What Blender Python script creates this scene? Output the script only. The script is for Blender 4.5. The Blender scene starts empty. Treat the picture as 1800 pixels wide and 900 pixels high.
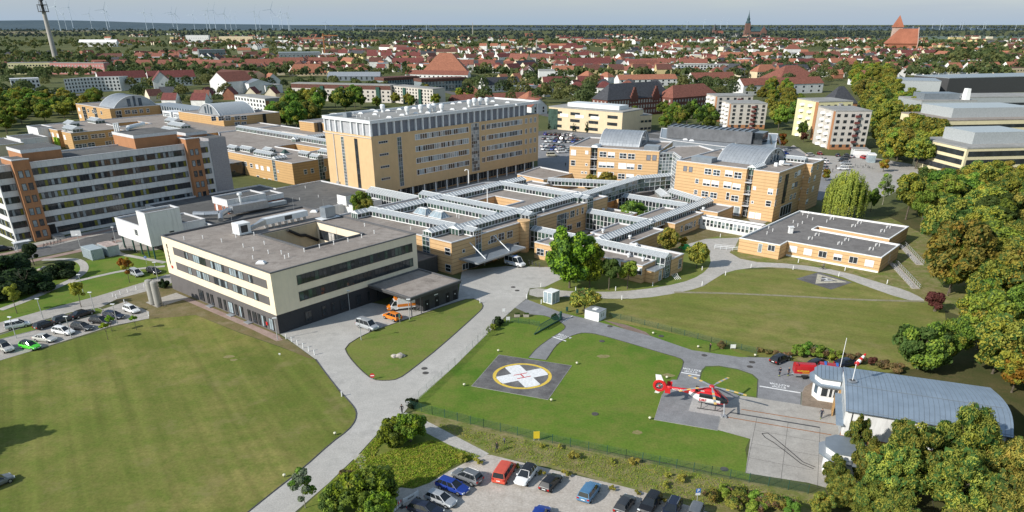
import bpy,bmesh,math,random
from mathutils import Vector,Matrix
from mathutils.geometry import tessellate_polygon
rnd=random.Random(11)
S=bpy.context.scene
COL=S.collection
# ---------------------------------------------------------------- camera (a drone 55 m up, principal point of a cropped 4:3 frame)
F,PX,PY,HZ,CH=1270.0,900.0,675.0,42.0,55.0
PIT=math.atan((PY - HZ) / F);CP,SP=math.cos(PIT),math.sin(PIT)
cd=bpy.data.cameras.new('camera');cam=bpy.data.objects.new('camera',cd);COL.objects.link(cam)
cam.location=(0,0,CH);cam.rotation_euler=(math.pi/2 - PIT,0,0)
cd.sensor_width=36;cd.lens=36*F/1800;cd.shift_y=(PY-450)/1800;cd.clip_end=60000;cd.clip_start=1
S.camera=cam
S.view_settings.view_transform='Standard';S.view_settings.look='None'
S.view_settings.exposure=0;S.view_settings.gamma=1
def ray(u,v):
    a=(u-PX)/F;b=(PY-v)/F
    return Vector((a,CP+b*SP,-SP+b*CP))
def P(u,v,z=0.0):
    "surveyed point: where the sight line of a photo position meets height z"
    d=ray(u,v);t=(z-CH)/d.z
    return Vector((d.x*t,d.y*t,z))
A50=math.radians(50);C5,S5=math.cos(A50),math.sin(A50)
def W(a,b,z=0.0):return Vector((a*C5-b*S5,a*S5+b*C5,z))      # hospital grid -> world
def AB(p):return (p.x*C5+p.y*S5,-p.x*S5+p.y*C5)
def FR(p,ang,z=None):
    return Matrix.Translation((p[0],p[1],p[2] if (z is None and len(p) > 2) else (z or 0))) @ Matrix.Rotation(ang,4,'Z')
GRID=Matrix.Rotation(A50,4,'Z')
# ---------------------------------------------------------------- materials
MT={}
def nodes_of(m):m.use_nodes=True;return m.node_tree.nodes,m.node_tree.links
def mat(name,col,rough=.85,var=.12,scale=1.5,metal=0.0,spec=.3,var2=None,obj=False,alpha=None,coat=0,detail=4):
    if name in MT:return MT[name]
    m=bpy.data.materials.new(name);N,L=nodes_of(m)
    b=N['Principled BSDF'];b.inputs['Roughness'].default_value=rough;b.inputs['Metallic'].default_value=metal
    b.inputs['Specular IOR Level'].default_value=spec
    if coat:b.inputs['Coat Weight'].default_value=coat
    geo=N.new('ShaderNodeTexCoord' if obj else 'ShaderNodeNewGeometry')
    src=geo.outputs['Object'] if obj else geo.outputs['Position']
    n=N.new('ShaderNodeTexNoise');n.inputs['Scale'].default_value=scale;n.inputs['Detail'].default_value=detail;n.inputs['Roughness'].default_value=.65
    L.new(src,n.inputs['Vector'])
    r=N.new('ShaderNodeValToRGB')
    c0=[max(0,c*(1-var*1.5)) for c in col];c1=[min(1,c*(1+var*1.5)) for c in (var2 or col)]
    r.color_ramp.elements[0].color=(*c0,1);r.color_ramp.elements[1].color=(*c1,1)
    r.color_ramp.elements[0].position=.3;r.color_ramp.elements[1].position=.7
    L.new(n.outputs['Fac'],r.inputs['Fac']);L.new(r.outputs['Color'],b.inputs['Base Color'])
    MT[name]=m;return m
def mixn(N,L,kind,fac,a,b):
    x=N.new('ShaderNodeMix');x.data_type='RGBA';x.blend_type=kind
    for sock,val in ((x.inputs[0],fac),(x.inputs[6],a),(x.inputs[7],b)):
        if hasattr(val,'is_output'):L.new(val,sock)
        elif isinstance(val,(int,float)):sock.default_value=val
        else:sock.default_value=(*val,1)
    return x.outputs[2]
def noise(N,L,src,scale,detail=4,rough=.6,lo=.35,hi=.65,stretch=None,rotz=0):
    n=N.new('ShaderNodeTexNoise');n.inputs['Scale'].default_value=scale;n.inputs['Detail'].default_value=detail;n.inputs['Roughness'].default_value=rough
    if stretch:
        mp=N.new('ShaderNodeMapping');mp.inputs['Scale'].default_value=stretch;mp.inputs['Rotation'].default_value=(0,0,rotz)
        L.new(src,mp.inputs['Vector']);src=mp.outputs['Vector']
    L.new(src,n.inputs['Vector'])
    r=N.new('ShaderNodeMapRange');r.inputs[1].default_value=lo;r.inputs[2].default_value=hi
    L.new(n.outputs['Fac'],r.inputs[0]);return r.outputs[0]
def ground_mat(name,a,b,c,big=.05,mid=.35,fine=3.0,stripe=None,rough=.95,bump=0,worn=None):
    "three-scale mottled surface: colours a/b by large patches, c by medium ones, fine grain on top"
    if name in MT:return MT[name]
    m=bpy.data.materials.new(name);N,L=nodes_of(m);bs=N['Principled BSDF']
    bs.inputs['Roughness'].default_value=rough;bs.inputs['Specular IOR Level'].default_value=.15
    g=N.new('ShaderNodeNewGeometry').outputs['Position']
    col=mixn(N,L,'MIX',noise(N,L,g,big,5,.6,.38,.62),a,b)
    f2=noise(N,L,g,mid,6,.7,.42,.72);col=mixn(N,L,'MIX',f2,col,c)
    if stripe:
        wv=N.new('ShaderNodeTexNoise');m0=N.new('ShaderNodeMapping');m0.inputs['Rotation'].default_value=(0,0,-stripe[0]);mp=N.new('ShaderNodeMapping');mp.inputs['Scale'].default_value=(.02,stripe[1],1)
        L.new(g,m0.inputs['Vector']);L.new(m0.outputs['Vector'],mp.inputs['Vector']);L.new(mp.outputs['Vector'],wv.inputs['Vector']);wv.inputs['Scale'].default_value=1;wv.inputs['Detail'].default_value=5
        rr=N.new('ShaderNodeMapRange');rr.inputs[1].default_value=.3;rr.inputs[2].default_value=.7;rr.inputs[3].default_value=1-stripe[2];rr.inputs[4].default_value=1+stripe[2]
        L.new(wv.outputs['Fac'],rr.inputs[0]);cb=N.new('ShaderNodeCombineColor')
        for i in range(3):L.new(rr.outputs[0],cb.inputs[i])
        col=mixn(N,L,'MULTIPLY',1.0,col,cb.outputs[0])
    fn=noise(N,L,g,fine,3,.75,.2,.8)
    rr=N.new('ShaderNodeMapRange');rr.inputs[3].default_value=.72;rr.inputs[4].default_value=1.28;L.new(fn,rr.inputs[0])
    cb=N.new('ShaderNodeCombineColor')
    for i in range(3):L.new(rr.outputs[0],cb.inputs[i])
    col=mixn(N,L,'MULTIPLY',1.0,col,cb.outputs[0])
    if worn:
        wn=noise(N,L,g,worn[1],7,.75,worn[2],worn[3]);col=mixn(N,L,'MIX',wn,col,worn[0])
    L.new(col,bs.inputs['Base Color'])
    if bump:
        bp=N.new('ShaderNodeBump');bp.inputs['Strength'].default_value=bump;bp.inputs['Distance'].default_value=.1
        L.new(fn,bp.inputs['Height']);L.new(bp.outputs['Normal'],bs.inputs['Normal'])
    MT[name]=m;return m
def band_mat(name,col,dark,pitch=.95,w=.13,var=.1,brick=True):
    "brick face with recessed darker courses"
    m=bpy.data.materials.new(name);N,L=nodes_of(m);bs=N['Principled BSDF'];bs.inputs['Roughness'].default_value=.9
    g=N.new('ShaderNodeNewGeometry').outputs['Position'];sp=N.new('ShaderNodeSeparateXYZ');L.new(g,sp.inputs[0])
    md=N.new('ShaderNodeMath');md.operation='FLOORED_MODULO';L.new(sp.outputs['Z'],md.inputs[0]);md.inputs[1].default_value=pitch
    lt=N.new('ShaderNodeMath');lt.operation='LESS_THAN';L.new(md.outputs[0],lt.inputs[0]);lt.inputs[1].default_value=w
    n1=noise(N,L,g,.5,5,.7,.3,.7);n2=noise(N,L,g,6,2,.8,.2,.8,stretch=(1,1,3.2))
    c=mixn(N,L,'MIX',n1,[x*(1-var) for x in col],[x*(1+var) for x in col])
    c=mixn(N,L,'MIX',n2,[x*.86 for x in col],c)
    st=noise(N,L,g,1.2,4,.6,.55,.8,stretch=(1,1,.12));c=mixn(N,L,'MULTIPLY',st,c,(.86,.84,.8))
    c=mixn(N,L,'MIX',lt.outputs[0],c,dark);L.new(c,bs.inputs['Base Color']);MT[name]=m;return m
def render_mat(name,col,streak=.12,rough=.85,scale=.5):
    "rendered or painted wall with rain streaks"
    m=bpy.data.materials.new(name);N,L=nodes_of(m);bs=N['Principled BSDF'];bs.inputs['Roughness'].default_value=rough
    g=N.new('ShaderNodeNewGeometry').outputs['Position']
    n1=noise(N,L,g,scale,5,.65,.3,.7);c=mixn(N,L,'MIX',n1,[x*.94 for x in col],[min(1,x*1.05) for x in col])
    st=noise(N,L,g,1.6,5,.65,.5,.85,stretch=(1,1,.1));c=mixn(N,L,'MIX',st,c,[x*(1-streak*2.2) for x in col])
    L.new(c,bs.inputs['Base Color']);MT[name]=m;return m
def glass_mat(name,col,rough=.06,spec=.6,var=.5,scale=.35):
    m=bpy.data.materials.new(name);N,L=nodes_of(m);bs=N['Principled BSDF'];bs.inputs['Roughness'].default_value=rough;bs.inputs['Specular IOR Level'].default_value=spec
    g=N.new('ShaderNodeNewGeometry').outputs['Position'];n1=noise(N,L,g,scale,3,.7,.3,.7)
    L.new(mixn(N,L,'MIX',n1,[x*(1-var) for x in col],[x*(1+var) for x in col]),bs.inputs['Base Color']);MT[name]=m;return m
def leaf_mat(name,a,b,c=None,cf=.0,hue=.03):
    "foliage: light and dark clumps, a second autumn tint in patches, a little light passing through"
    m=bpy.data.materials.new(name);N,L=nodes_of(m);out=N['Material Output'];bs=N['Principled BSDF']
    bs.inputs['Roughness'].default_value=.7;bs.inputs['Specular IOR Level'].default_value=.2
    g=N.new('ShaderNodeNewGeometry').outputs['Position'];oi=N.new('ShaderNodeObjectInfo')
    col=mixn(N,L,'MIX',noise(N,L,g,.9,4,.7,.3,.7),a,b)
    if c:col=mixn(N,L,'MIX',noise(N,L,g,.33,4,.7,.56-cf,.74-cf*.6),col,c)
    hs=N.new('ShaderNodeHueSaturation');mr=N.new('ShaderNodeMapRange');mr.inputs[3].default_value=.5-hue;mr.inputs[4].default_value=.5+hue
    L.new(oi.outputs['Random'],mr.inputs[0]);L.new(mr.outputs[0],hs.inputs['Hue'])
    mv=N.new('ShaderNodeMapRange');mv.inputs[3].default_value=.78;mv.inputs[4].default_value=1.25
    md=N.new('ShaderNodeMath');md.operation='FRACT';mm=N.new('ShaderNodeMath');mm.operation='MULTIPLY';mm.inputs[1].default_value=7.31
    L.new(oi.outputs['Random'],mm.inputs[0]);L.new(mm.outputs[0],md.inputs[0]);L.new(md.outputs[0],mv.inputs[0]);L.new(mv.outputs[0],hs.inputs['Value'])
    L.new(col,hs.inputs['Color']);col=hs.outputs[0];L.new(col,bs.inputs['Base Color'])
    tr=N.new('ShaderNodeBsdfTranslucent');L.new(col,tr.inputs['Color']);mx=N.new('ShaderNodeMixShader');mx.inputs[0].default_value=.4
    L.new(bs.outputs[0],mx.inputs[1]);L.new(tr.outputs[0],mx.inputs[2]);L.new(mx.outputs[0],out.inputs['Surface']);MT[name]=m;return m
# ---------------------------------------------------------------- mesh builder
class MB:
    def __init__(s):s.v=[];s.f=[];s.mi=[];s.mats=[]
    def m(s,mt):
        if isinstance(mt,str):mt=MT[mt]
        if mt not in s.mats:s.mats.append(mt)
        return s.mats.index(mt)
    def face(s,pts,mt,T=None):
        k=len(s.v)
        for p in pts:
            p=Vector((p[0],p[1],p[2]));s.v.append(T @ p if T else p)
        s.f.append(list(range(k,k+len(pts))));s.mi.append(s.m(mt))
    def box(s,x0,x1,y0,y1,z0,z1,mt,T=None,top=None,bottom=True,taper=0):
        k=len(s.v);t=taper
        for x,y,z in ((x0,y0,z0),(x1,y0,z0),(x1,y1,z0),(x0,y1,z0),(x0+t,y0+t,z1),(x1-t,y0+t,z1),(x1-t,y1-t,z1),(x0+t,y1-t,z1)):
            p=Vector((x,y,z));s.v.append(T @ p if T else p)
        i=s.m(mt);j=s.m(top) if top else i
        fs=[(4,5,6,7),(0,1,5,4),(1,2,6,5),(2,3,7,6),(3,0,4,7)] + ([(3,2,1,0)] if bottom else [])
        for q,fc in enumerate(fs):s.f.append([k+n for n in fc]);s.mi.append(j if q == 0 else i)
    def prism(s,poly,z0,z1,mt,top=None,T=None,holes=(),side=True,cap=True):
        if side:
            for pl in [poly]+list(holes):
                n=len(pl)
                for i in range(n):
                    a,b=pl[i],pl[(i+1) % n];s.face([(a[0],a[1],z0),(b[0],b[1],z0),(b[0],b[1],z1),(a[0],a[1],z1)],mt,T)
        if cap:
            loops=[[Vector((p[0],p[1],0)) for p in pl] for pl in [poly]+list(holes)]
            flat=[p for l in loops for p in l];tm=top or mt
            for tri in tessellate_polygon(loops):
                q=[flat[i] for i in tri]
                if (q[1]-q[0]).cross(q[2]-q[0]).z < 0:q.reverse()
                s.face([(p.x,p.y,z1) for p in q],tm,T)
    def tube(s,p0,p1,r0,r1=None,n=8,mt=None,cap=True,T=None):
        r1=r0 if r1 is None else r1;p0=Vector(p0);p1=Vector(p1);d=(p1-p0)
        if d.length < 1e-6:return
        q=d.to_track_quat('Z','Y');k=len(s.v);i=s.m(mt)
        for p,r in ((p0,r0),(p1,r1)):
            for j in range(n):
                a=2*math.pi*j/n;w=p + q @ Vector((r*math.cos(a),r*math.sin(a),0));s.v.append(T @ w if T else w)
        for j in range(n):s.f.append([k+j,k+(j+1) % n,k+n+(j+1) % n,k+n+j]);s.mi.append(i)
        if cap:
            s.f.append([k+n+j for j in range(n)]);s.mi.append(i);s.f.append([k+n-1-j for j in range(n)]);s.mi.append(i)
    def lathe(s,prof,n,mt,T=None,c=(0,0)):
        k=len(s.v);i=s.m(mt)
        for r,z in prof:
            for j in range(n):
                a=2*math.pi*j/n;w=Vector((c[0]+r*math.cos(a),c[1]+r*math.sin(a),z));s.v.append(T @ w if T else w)
        for q in range(len(prof)-1):
            for j in range(n):s.f.append([k+q*n+j,k+q*n+(j+1) % n,k+(q+1)*n+(j+1) % n,k+(q+1)*n+j]);s.mi.append(i)
        s.f.append([k+(len(prof)-1)*n+j for j in range(n)]);s.mi.append(i)
    def loft(s,rings,mt,cap=True,T=None,closed=True):
        k=len(s.v);n=len(rings[0])
        for r in rings:
            for p in r:p=Vector(p);s.v.append(T @ p if T else p)
        for q in range(len(rings)-1):
            for j in range(n if closed else n-1):
                mm=mt(q,j) if callable(mt) else mt
                s.f.append([k+q*n+j,k+q*n+(j+1) % n,k+(q+1)*n+(j+1) % n,k+(q+1)*n+j]);s.mi.append(s.m(mm))
        if cap:
            e=mt(0,0) if callable(mt) else mt;e2=mt(len(rings)-2,0) if callable(mt) else mt
            s.f.append([k+n-1-j for j in range(n)]);s.mi.append(s.m(e));s.f.append([k+(len(rings)-1)*n+j for j in range(n)]);s.mi.append(s.m(e2))
    def mesh(s,name,off=None,smooth=False):
        me=bpy.data.meshes.new(name);o=off or Vector((0,0,0))
        me.from_pydata([tuple(v-o) for v in s.v],[],s.f)
        for mt in s.mats:me.materials.append(mt)
        me.polygons.foreach_set('material_index',s.mi)
        if smooth:me.polygons.foreach_set('use_smooth',[True]*len(s.f))
        me.update();return me
    def build(s,name,parent=None,smooth=False,own=False):
        "own: mesh is already in the parent's local frame"
        off=Vector((0,0,0))
        if parent and not own:off=Vector(parent.location)
        me=s.mesh(name,off,smooth)
        return link(name,me,parent)
def link(name,me,parent=None,loc=None,rotz=0):
    o=bpy.data.objects.new(name,me);COL.objects.link(o)
    if parent:o.parent=parent
    if loc is not None:o.location=loc
    if rotz:o.rotation_euler=(0,0,rotz)
    return o
def thing(name,label,cat,loc=(0,0,0),rotz=0,group=None):
    o=bpy.data.objects.new(name,None);COL.objects.link(o);o.location=loc;o.rotation_euler=(0,0,rotz);o.empty_display_size=.1
    o['label']=label;o['category']=cat
    if group:o['group']=group
    return o
def tag(o,label,cat,group=None):
    o['label']=label;o['category']=cat
    if group:o['group']=group
    return o
def struct(o):o['kind']='structure';return o
KIDS={}
def kids(o):
    if o.name not in KIDS:KIDS[o.name]=[c for c in bpy.data.objects if c.parent == o]
    return KIDS[o.name]
def dup(src,loc,rotz=0,label=None,scale=None,group=None):
    r=src.copy();COL.objects.link(r);r.location=loc;r.rotation_euler=(0,0,rotz)
    if scale:r.scale=scale if hasattr(scale,'__len__') else (scale,)*3
    if label:r['label']=label
    if group:r['group']=group
    for c in kids(src):
        d=c.copy();COL.objects.link(d);d.parent=r
        for g in kids(c):e=g.copy();COL.objects.link(e);e.parent=d
    return r
def offset(poly,d):
    "inset (d>0) a counter-clockwise polygon"
    n=len(poly);out=[]
    for i in range(n):
        a,b,c=Vector(poly[i-1][:2]),Vector(poly[i][:2]),Vector(poly[(i+1) % n][:2])
        e1=(b-a).normalized();e2=(c-b).normalized();n1=Vector((-e1.y,e1.x));n2=Vector((-e2.y,e2.x))
        k=1+n1.dot(n2);mv=(n1+n2)/k if abs(k) > .2 else n1
        out.append((b.x+mv.x*d,b.y+mv.y*d))
    return out
def area(poly):return sum(poly[i-1][0]*poly[i][1]-poly[i][0]*poly[i-1][1] for i in range(len(poly)))/2
def ccw(poly):return list(poly) if area(poly) > 0 else list(poly)[::-1]
def rect(a0,a1,b0,b1):return [(a0,b0),(a1,b0),(a1,b1),(a0,b1)]
def chaikin(pts,it=2,closed=True):
    pts=[Vector(p[:2]) for p in pts]
    for _ in range(it):
        o=[];n=len(pts)
        for i in range(n if closed else n-1):
            a,b=pts[i],pts[(i+1) % n];o += [a*.75+b*.25,a*.25+b*.75]
        if not closed:o=[pts[0]]+o+[pts[-1]]
        pts=o
    return pts
SHN=[0]
def sheet(name,px,z,mt,it=0,world=False):
    SHN[0] += 1;z += SHN[0]*.00018
    pts=[Vector(p) if world else P(*p) for p in px];pts=ccw([(p[0],p[1]) for p in pts])
    if it:pts=chaikin(pts,it)
    m=MB();m.prism(pts,0,z,mt,side=False);o=m.build(name);return struct(o)
def strip(name,px,w,z,mt,it=2,world=False):
    SHN[0] += 1;z += SHN[0]*.00018
    pts=[Vector(p[:2]) if world else P(*p).to_2d() for p in px]
    if it:pts=chaikin(pts,it,False)
    m=MB();L=[];Rr=[]
    for i,p in enumerate(pts):
        d=(pts[min(i+1,len(pts)-1)]-pts[max(i-1,0)]).normalized();nn=Vector((-d.y,d.x))
        ww=w[0]+(w[1]-w[0])*i/(len(pts)-1) if hasattr(w,'__len__') else w
        L.append(p+nn*ww/2);Rr.append(p-nn*ww/2)
    for i in range(len(pts)-1):m.face([(*Rr[i],z),(*Rr[i+1],z),(*L[i+1],z),(*L[i],z)],mt)
    return struct(m.build(name))
def kerb(name,px,mt,w=.15,h=.11,it=2,closed=False,world=False):
    pts=[Vector(p[:2]) if world else P(*p).to_2d() for p in px]
    if it:pts=chaikin(pts,it,closed)
    m=MB();n=len(pts);rings=[]
    for i,p in enumerate(pts):
        if closed:d=pts[(i+1) % n]-pts[i-1]
        else:d=pts[min(i+1,n-1)]-pts[max(i-1,0)]
        d.normalize();nn=Vector((-d.y,d.x))*w/2
        rings.append([(*(p-nn),.0),(*(p+nn),.0),(*(p+nn),h),(*(p-nn),h)])
    if closed:rings.append(rings[0])
    m.loft(rings,mt,cap=not closed);return struct(m.build(name))

# ---------------------------------------------------------------- palette
GRASS=ground_mat('grass_olive',(.13,.155,.03),(.235,.212,.066),(.115,.158,.026),.045,.3,2.2,stripe=(math.radians(-58),.55,.17),worn=((.26,.215,.095),.13,.54,.8))
GRASSR=ground_mat('grass_dry_olive',(.165,.178,.04),(.24,.215,.07),(.13,.168,.03),.04,.22,2.0,stripe=(math.radians(-24),.35,.13),worn=((.27,.225,.10),.1,.54,.82))
HGRASS=ground_mat('grass_vivid',(.085,.165,.018),(.14,.205,.03),(.18,.195,.045),.05,.22,2.6,worn=((.17,.15,.06),.14,.6,.85))
IGRASS=ground_mat('grass_island',(.12,.18,.03),(.175,.205,.045),(.2,.19,.06),.09,.35,2.6,worn=((.2,.165,.07),.2,.6,.85))
VERGE=ground_mat('grass_verge',(.165,.16,.05),(.14,.18,.036),(.30,.24,.13),.15,.5,2.8,worn=((.33,.26,.15),.16,.55,.75))
BASEG=ground_mat('land_base',(.095,.11,.04),(.135,.135,.055),(.075,.095,.032),.004,.03,.4)
DIRT=ground_mat('dirt_strip',(.17,.135,.06),(.20,.16,.085),(.12,.12,.04),.12,.5,3,worn=((.29,.24,.16),.2,.5,.8))
CONC=ground_mat('road_concrete',(.44,.42,.385),(.51,.49,.455),(.395,.38,.35),.06,.5,5,worn=((.26,.25,.235),.12,.55,.8))
ASPH=ground_mat('asphalt_light',(.235,.235,.24),(.285,.285,.29),(.20,.20,.203),.09,.6,6,worn=((.12,.12,.12),.25,.6,.85))
ASPHD=ground_mat('asphalt_dark',(.12,.118,.116),(.165,.163,.16),(.10,.10,.10),.1,.6,5)
PADM=ground_mat('pad_asphalt',(.13,.125,.125),(.19,.185,.18),(.095,.09,.09),.12,.4,4,worn=((.32,.31,.30),.22,.55,.8))
SLABC=ground_mat('apron_concrete',(.38,.355,.32),(.45,.425,.385),(.32,.30,.27),.1,.5,4,worn=((.20,.19,.18),.16,.6,.8))
GRAV=ground_mat('gravel_lot',(.46,.415,.36),(.53,.485,.43),(.38,.335,.285),.08,.6,3.5,worn=((.22,.19,.13),.22,.6,.8))
PAVE=ground_mat('paving',(.38,.355,.32),(.44,.415,.38),(.33,.31,.28),.1,.6,4)
PINKP=ground_mat('brick_paving',(.33,.235,.20),(.38,.285,.245),(.28,.20,.17),.15,.7,4)
PLANT=ground_mat('gravel_bed',(.24,.185,.14),(.29,.235,.185),(.18,.145,.105),.3,1.2,6)
PATHM=ground_mat('path_gravel',(.44,.415,.375),(.51,.48,.44),(.36,.345,.31),.12,.8,4)
BROOF=ground_mat('roof_gravel',(.30,.262,.23),(.355,.315,.28),(.235,.203,.178),.09,.6,5.5,worn=((.125,.105,.09),.12,.58,.75))
DROOF=ground_mat('roof_bitumen',(.125,.124,.12),(.165,.163,.158),(.10,.10,.098),.08,.5,4)
PROOF=ground_mat('roof_dark_felt',(.20,.187,.178),(.235,.222,.21),(.155,.145,.138),.1,.5,5,worn=((.08,.075,.07),.2,.6,.8))
LROOF=ground_mat('roof_pale_felt',(.30,.30,.285),(.37,.365,.35),(.24,.235,.22),.1,.6,4)
BRICK=band_mat('brick_ochre_banded',(.67,.44,.225),(.37,.215,.105))
BRICK2=band_mat('brick_ochre_rear',(.55,.345,.155),(.34,.20,.09))
TOWERW=render_mat('render_ochre',(.62,.435,.235),.06)
CREAMW=render_mat('render_cream',(.81,.70,.53),.06)
GREYBRK=band_mat('brick_grey',(.135,.125,.125),(.09,.085,.085),.28,.05,.25)
DARKBRK=band_mat('brick_anthracite',(.045,.045,.05),(.025,.025,.028),.28,.05,.25)
REDBRK=band_mat('brick_red',(.34,.12,.065),(.22,.08,.045),.3,.05,.2)
DKREDBRK=band_mat('brick_dark_red',(.17,.065,.05),(.11,.045,.035),.3,.05,.2)
OCHBRK=band_mat('brick_terracotta',(.44,.21,.10),(.33,.15,.07),.3,.05,.2)
WHITEW=render_mat('render_white',(.72,.72,.71),.16)
SLABW=render_mat('concrete_white',(.66,.66,.65),.18)
TILEG=ground_mat('tile_grey',(.34,.33,.34),(.38,.37,.38),(.31,.30,.31),.2,1.5,4)
BEIGEW=render_mat('render_beige',(.66,.54,.36),.06)
PANELW=render_mat('panel_grey',(.56,.52,.47),.1)
YELW=render_mat('panel_yellow',(.72,.66,.38),.1)
OFFW=render_mat('office_yellow',(.74,.65,.42),.08)
PINKW=render_mat('render_pink',(.52,.22,.20),.06)
mat('white',(.80,.80,.79),.6,.05);mat('coping',(.62,.62,.63),.5,.08);mat('coping_dark',(.12,.12,.125),.5,.1)
mat('frame_white',(.76,.77,.77),.45,.04);mat('frame_dark',(.05,.05,.053),.5,.1);mat('mullion',(.58,.61,.62),.45,.05)
mat('shutter',(.82,.82,.82),.6,.05,3);mat('curtain',(.45,.43,.40),.8,.3,1.3)
glass_mat('glass',(.03,.036,.042));glass_mat('glass_blue',(.05,.075,.10));glass_mat('glass_green',(.05,.085,.07));glass_mat('glass_pale',(.24,.28,.30),.12,.5,.35,.8)
glass_mat('glass_sky',(.30,.37,.41),.15,.5,.25,.6);glass_mat('panel_olive',(.17,.165,.025),.4,.3,.2)
mat('zinc',(.36,.385,.41),.42,.07,.6,.35,.5);mat('zinc_dark',(.22,.25,.28),.45,.08,.6,.2);mat('blueroof',(.235,.295,.36),.5,.08,.4,.1,.4);mat('seam',(.15,.18,.21),.6,.05)
mat('galroof',(.42,.445,.455),.35,.1,2.0,.1,.5);mat('galrib',(.72,.74,.75),.45,.05);mat('galside',(.30,.37,.36),.2,.4,.7,0,.5)
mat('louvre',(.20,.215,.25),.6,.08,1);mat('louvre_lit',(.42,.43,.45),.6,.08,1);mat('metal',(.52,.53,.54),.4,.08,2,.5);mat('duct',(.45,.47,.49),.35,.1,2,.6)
mat('steel_dark',(.07,.07,.072),.5,.1);mat('black',(.015,.015,.016),.6,.2);mat('green_steel',(.03,.09,.07),.5,.1)
mat('pole',(.42,.43,.43),.5,.06);mat('kerb_dark',(.085,.08,.075),.9,.25,2);mat('kerb_pale',(.34,.33,.31),.9,.15,2)
mat('line_white',(.78,.78,.77),.7,.12,2.5);mat('line_yellow',(.70,.50,.08),.7,.12,2.5);mat('line_red',(.55,.05,.06),.7,.15,2.5);mat('line_worn',(.50,.46,.36),.8,.25,1.6)
mat('red',(.55,.03,.03),.4,.06);mat('orange',(.75,.18,.02),.4,.06);mat('yellow',(.75,.55,.04),.5,.06);mat('green',(.05,.25,.06),.5,.1);mat('blue',(.04,.16,.50),.5,.08)
mat('roof_red',(.22,.085,.06),.8,.22,.8);mat('roof_orange',(.34,.14,.085),.8,.18,.8);mat('roof_brown',(.13,.058,.045),.8,.2,.8);mat('roof_slate',(.06,.062,.07),.7,.2,.8);mat('roof_maroon',(.165,.052,.046),.8,.2,.8)
mat('mesh_grey',(.13,.135,.145),.6,.16,.35);mat('rust',(.30,.13,.05),.8,.2,2);mat('wood',(.42,.25,.10),.7,.12,2);mat('stone',(.42,.38,.33),.9,.2,1.2);mat('bark',(.12,.10,.075),.9,.25,3);mat('bark_pale',(.30,.28,.23),.9,.2,3)
mat('soil',(.12,.09,.06),.95,.2,2)

# ---------------------------------------------------------------- daylight
SAZ,SEL=math.radians(31),math.radians(31)
w=bpy.data.worlds.new('World');S.world=w;w.use_nodes=True
N,L=w.node_tree.nodes,w.node_tree.links;bg=N['Background'];bg.inputs['Strength'].default_value=.145
sky=N.new('ShaderNodeTexSky');sky.sky_type='NISHITA';sky.sun_disc=False;sky.sun_elevation=SEL
sky.sun_rotation=math.atan2(-math.cos(SAZ),-math.sin(SAZ)) % (2*math.pi);sky.altitude=60;sky.air_density=1.3;sky.dust_density=.6;sky.ozone_density=2.6
tc=N.new('ShaderNodeTexCoord')
cl=noise(N,L,tc.outputs['Generated'],3.5,6,.6,.42,.72,stretch=(1,1,11))
hz=N.new('ShaderNodeSeparateXYZ');L.new(tc.outputs['Generated'],hz.inputs[0])
mr=N.new('ShaderNodeMapRange');mr.inputs[1].default_value=0;mr.inputs[2].default_value=.10;mr.inputs[3].default_value=.9;mr.inputs[4].default_value=.0;L.new(hz.outputs['Z'],mr.inputs[0])
tint=mixn(N,L,'MULTIPLY',1.0,sky.outputs[0],(1.02,.98,.90))
hazec=mixn(N,L,'MIX',mr.outputs[0],tint,(2.5,3.45,4.6))
mul=N.new('ShaderNodeMath');mul.operation='MULTIPLY';mul.inputs[1].default_value=.62;L.new(cl,mul.inputs[0])
cloudy=mixn(N,L,'MIX',mul.outputs[0],hazec,(3.05,3.55,4.25))
L.new(cloudy,bg.inputs['Color'])
sd=bpy.data.lights.new('sun','SUN');sd.energy=5.0;sd.angle=math.radians(.53);sd.color=(1.0,.955,.88)
so=bpy.data.objects.new('sun',sd);COL.objects.link(so)
so.rotation_euler=Vector((math.cos(SAZ)*math.cos(SEL),math.sin(SAZ)*math.cos(SEL),-math.sin(SEL))).to_track_quat('-Z','Y').to_euler();so.location=(-200,-100,300)
# ---------------------------------------------------------------- terrain and lawns
m=MB();m.face([(-30000,-300,0),(30000,-300,0),(30000,45000,0),(-30000,45000,0)],BASEG);struct(m.build('ground'))
Z1,Z2,Z3,Z4,Z5=.02,.03,.04,.05,.06
sheet('lawn',[(-60,640),(60,618),(130,597),(200,575),(262,560),(345,554),(420,585),(500,613),(553,632),(575,660),(597,690),(616,708),(627,722),(624,740),(612,757),(582,778),(531,824),(460,880),(400,930),(-120,960)],Z1,GRASS)
sheet('lawn',[(-40,500),(0,492),(60,470),(215,450),(330,430),(330,500),(280,498),(205,520),(130,547),(0,584),(-60,600)],Z1,HGRASS)
sheet('lawn',[(925,527),(1120,525),(1240,492),(1300,474),(1400,472),(1480,486),(1590,526),(1660,540),(1670,640),(1560,655),(1352,629),(1217,616),(1144,592),(989,551)],Z1,GRASSR)
sheet('lawn',[(883,562),(993,548),(1250,600),(1345,640),(1345,705),(1310,790),(1320,845),(1180,815),(940,770),(735,728),(720,712)],Z1,HGRASS)
sheet('lawn',[(930,505),(985,470),(1240,400),(1310,440),(1310,480),(1250,480),(1140,520),(990,514)],Z1,IGRASS)
sheet('lawn',[(1300,468),(1480,480),(1700,560),(1740,470),(1560,380),(1250,400)],Z1,VERGE)
sheet('meadow',[(722,722),(850,750),(1310,845),(1440,870),(1440,930),(1240,898),(1160,874),(1000,830),(900,808),(845,803),(740,745)],Z1,VERGE)
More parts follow.
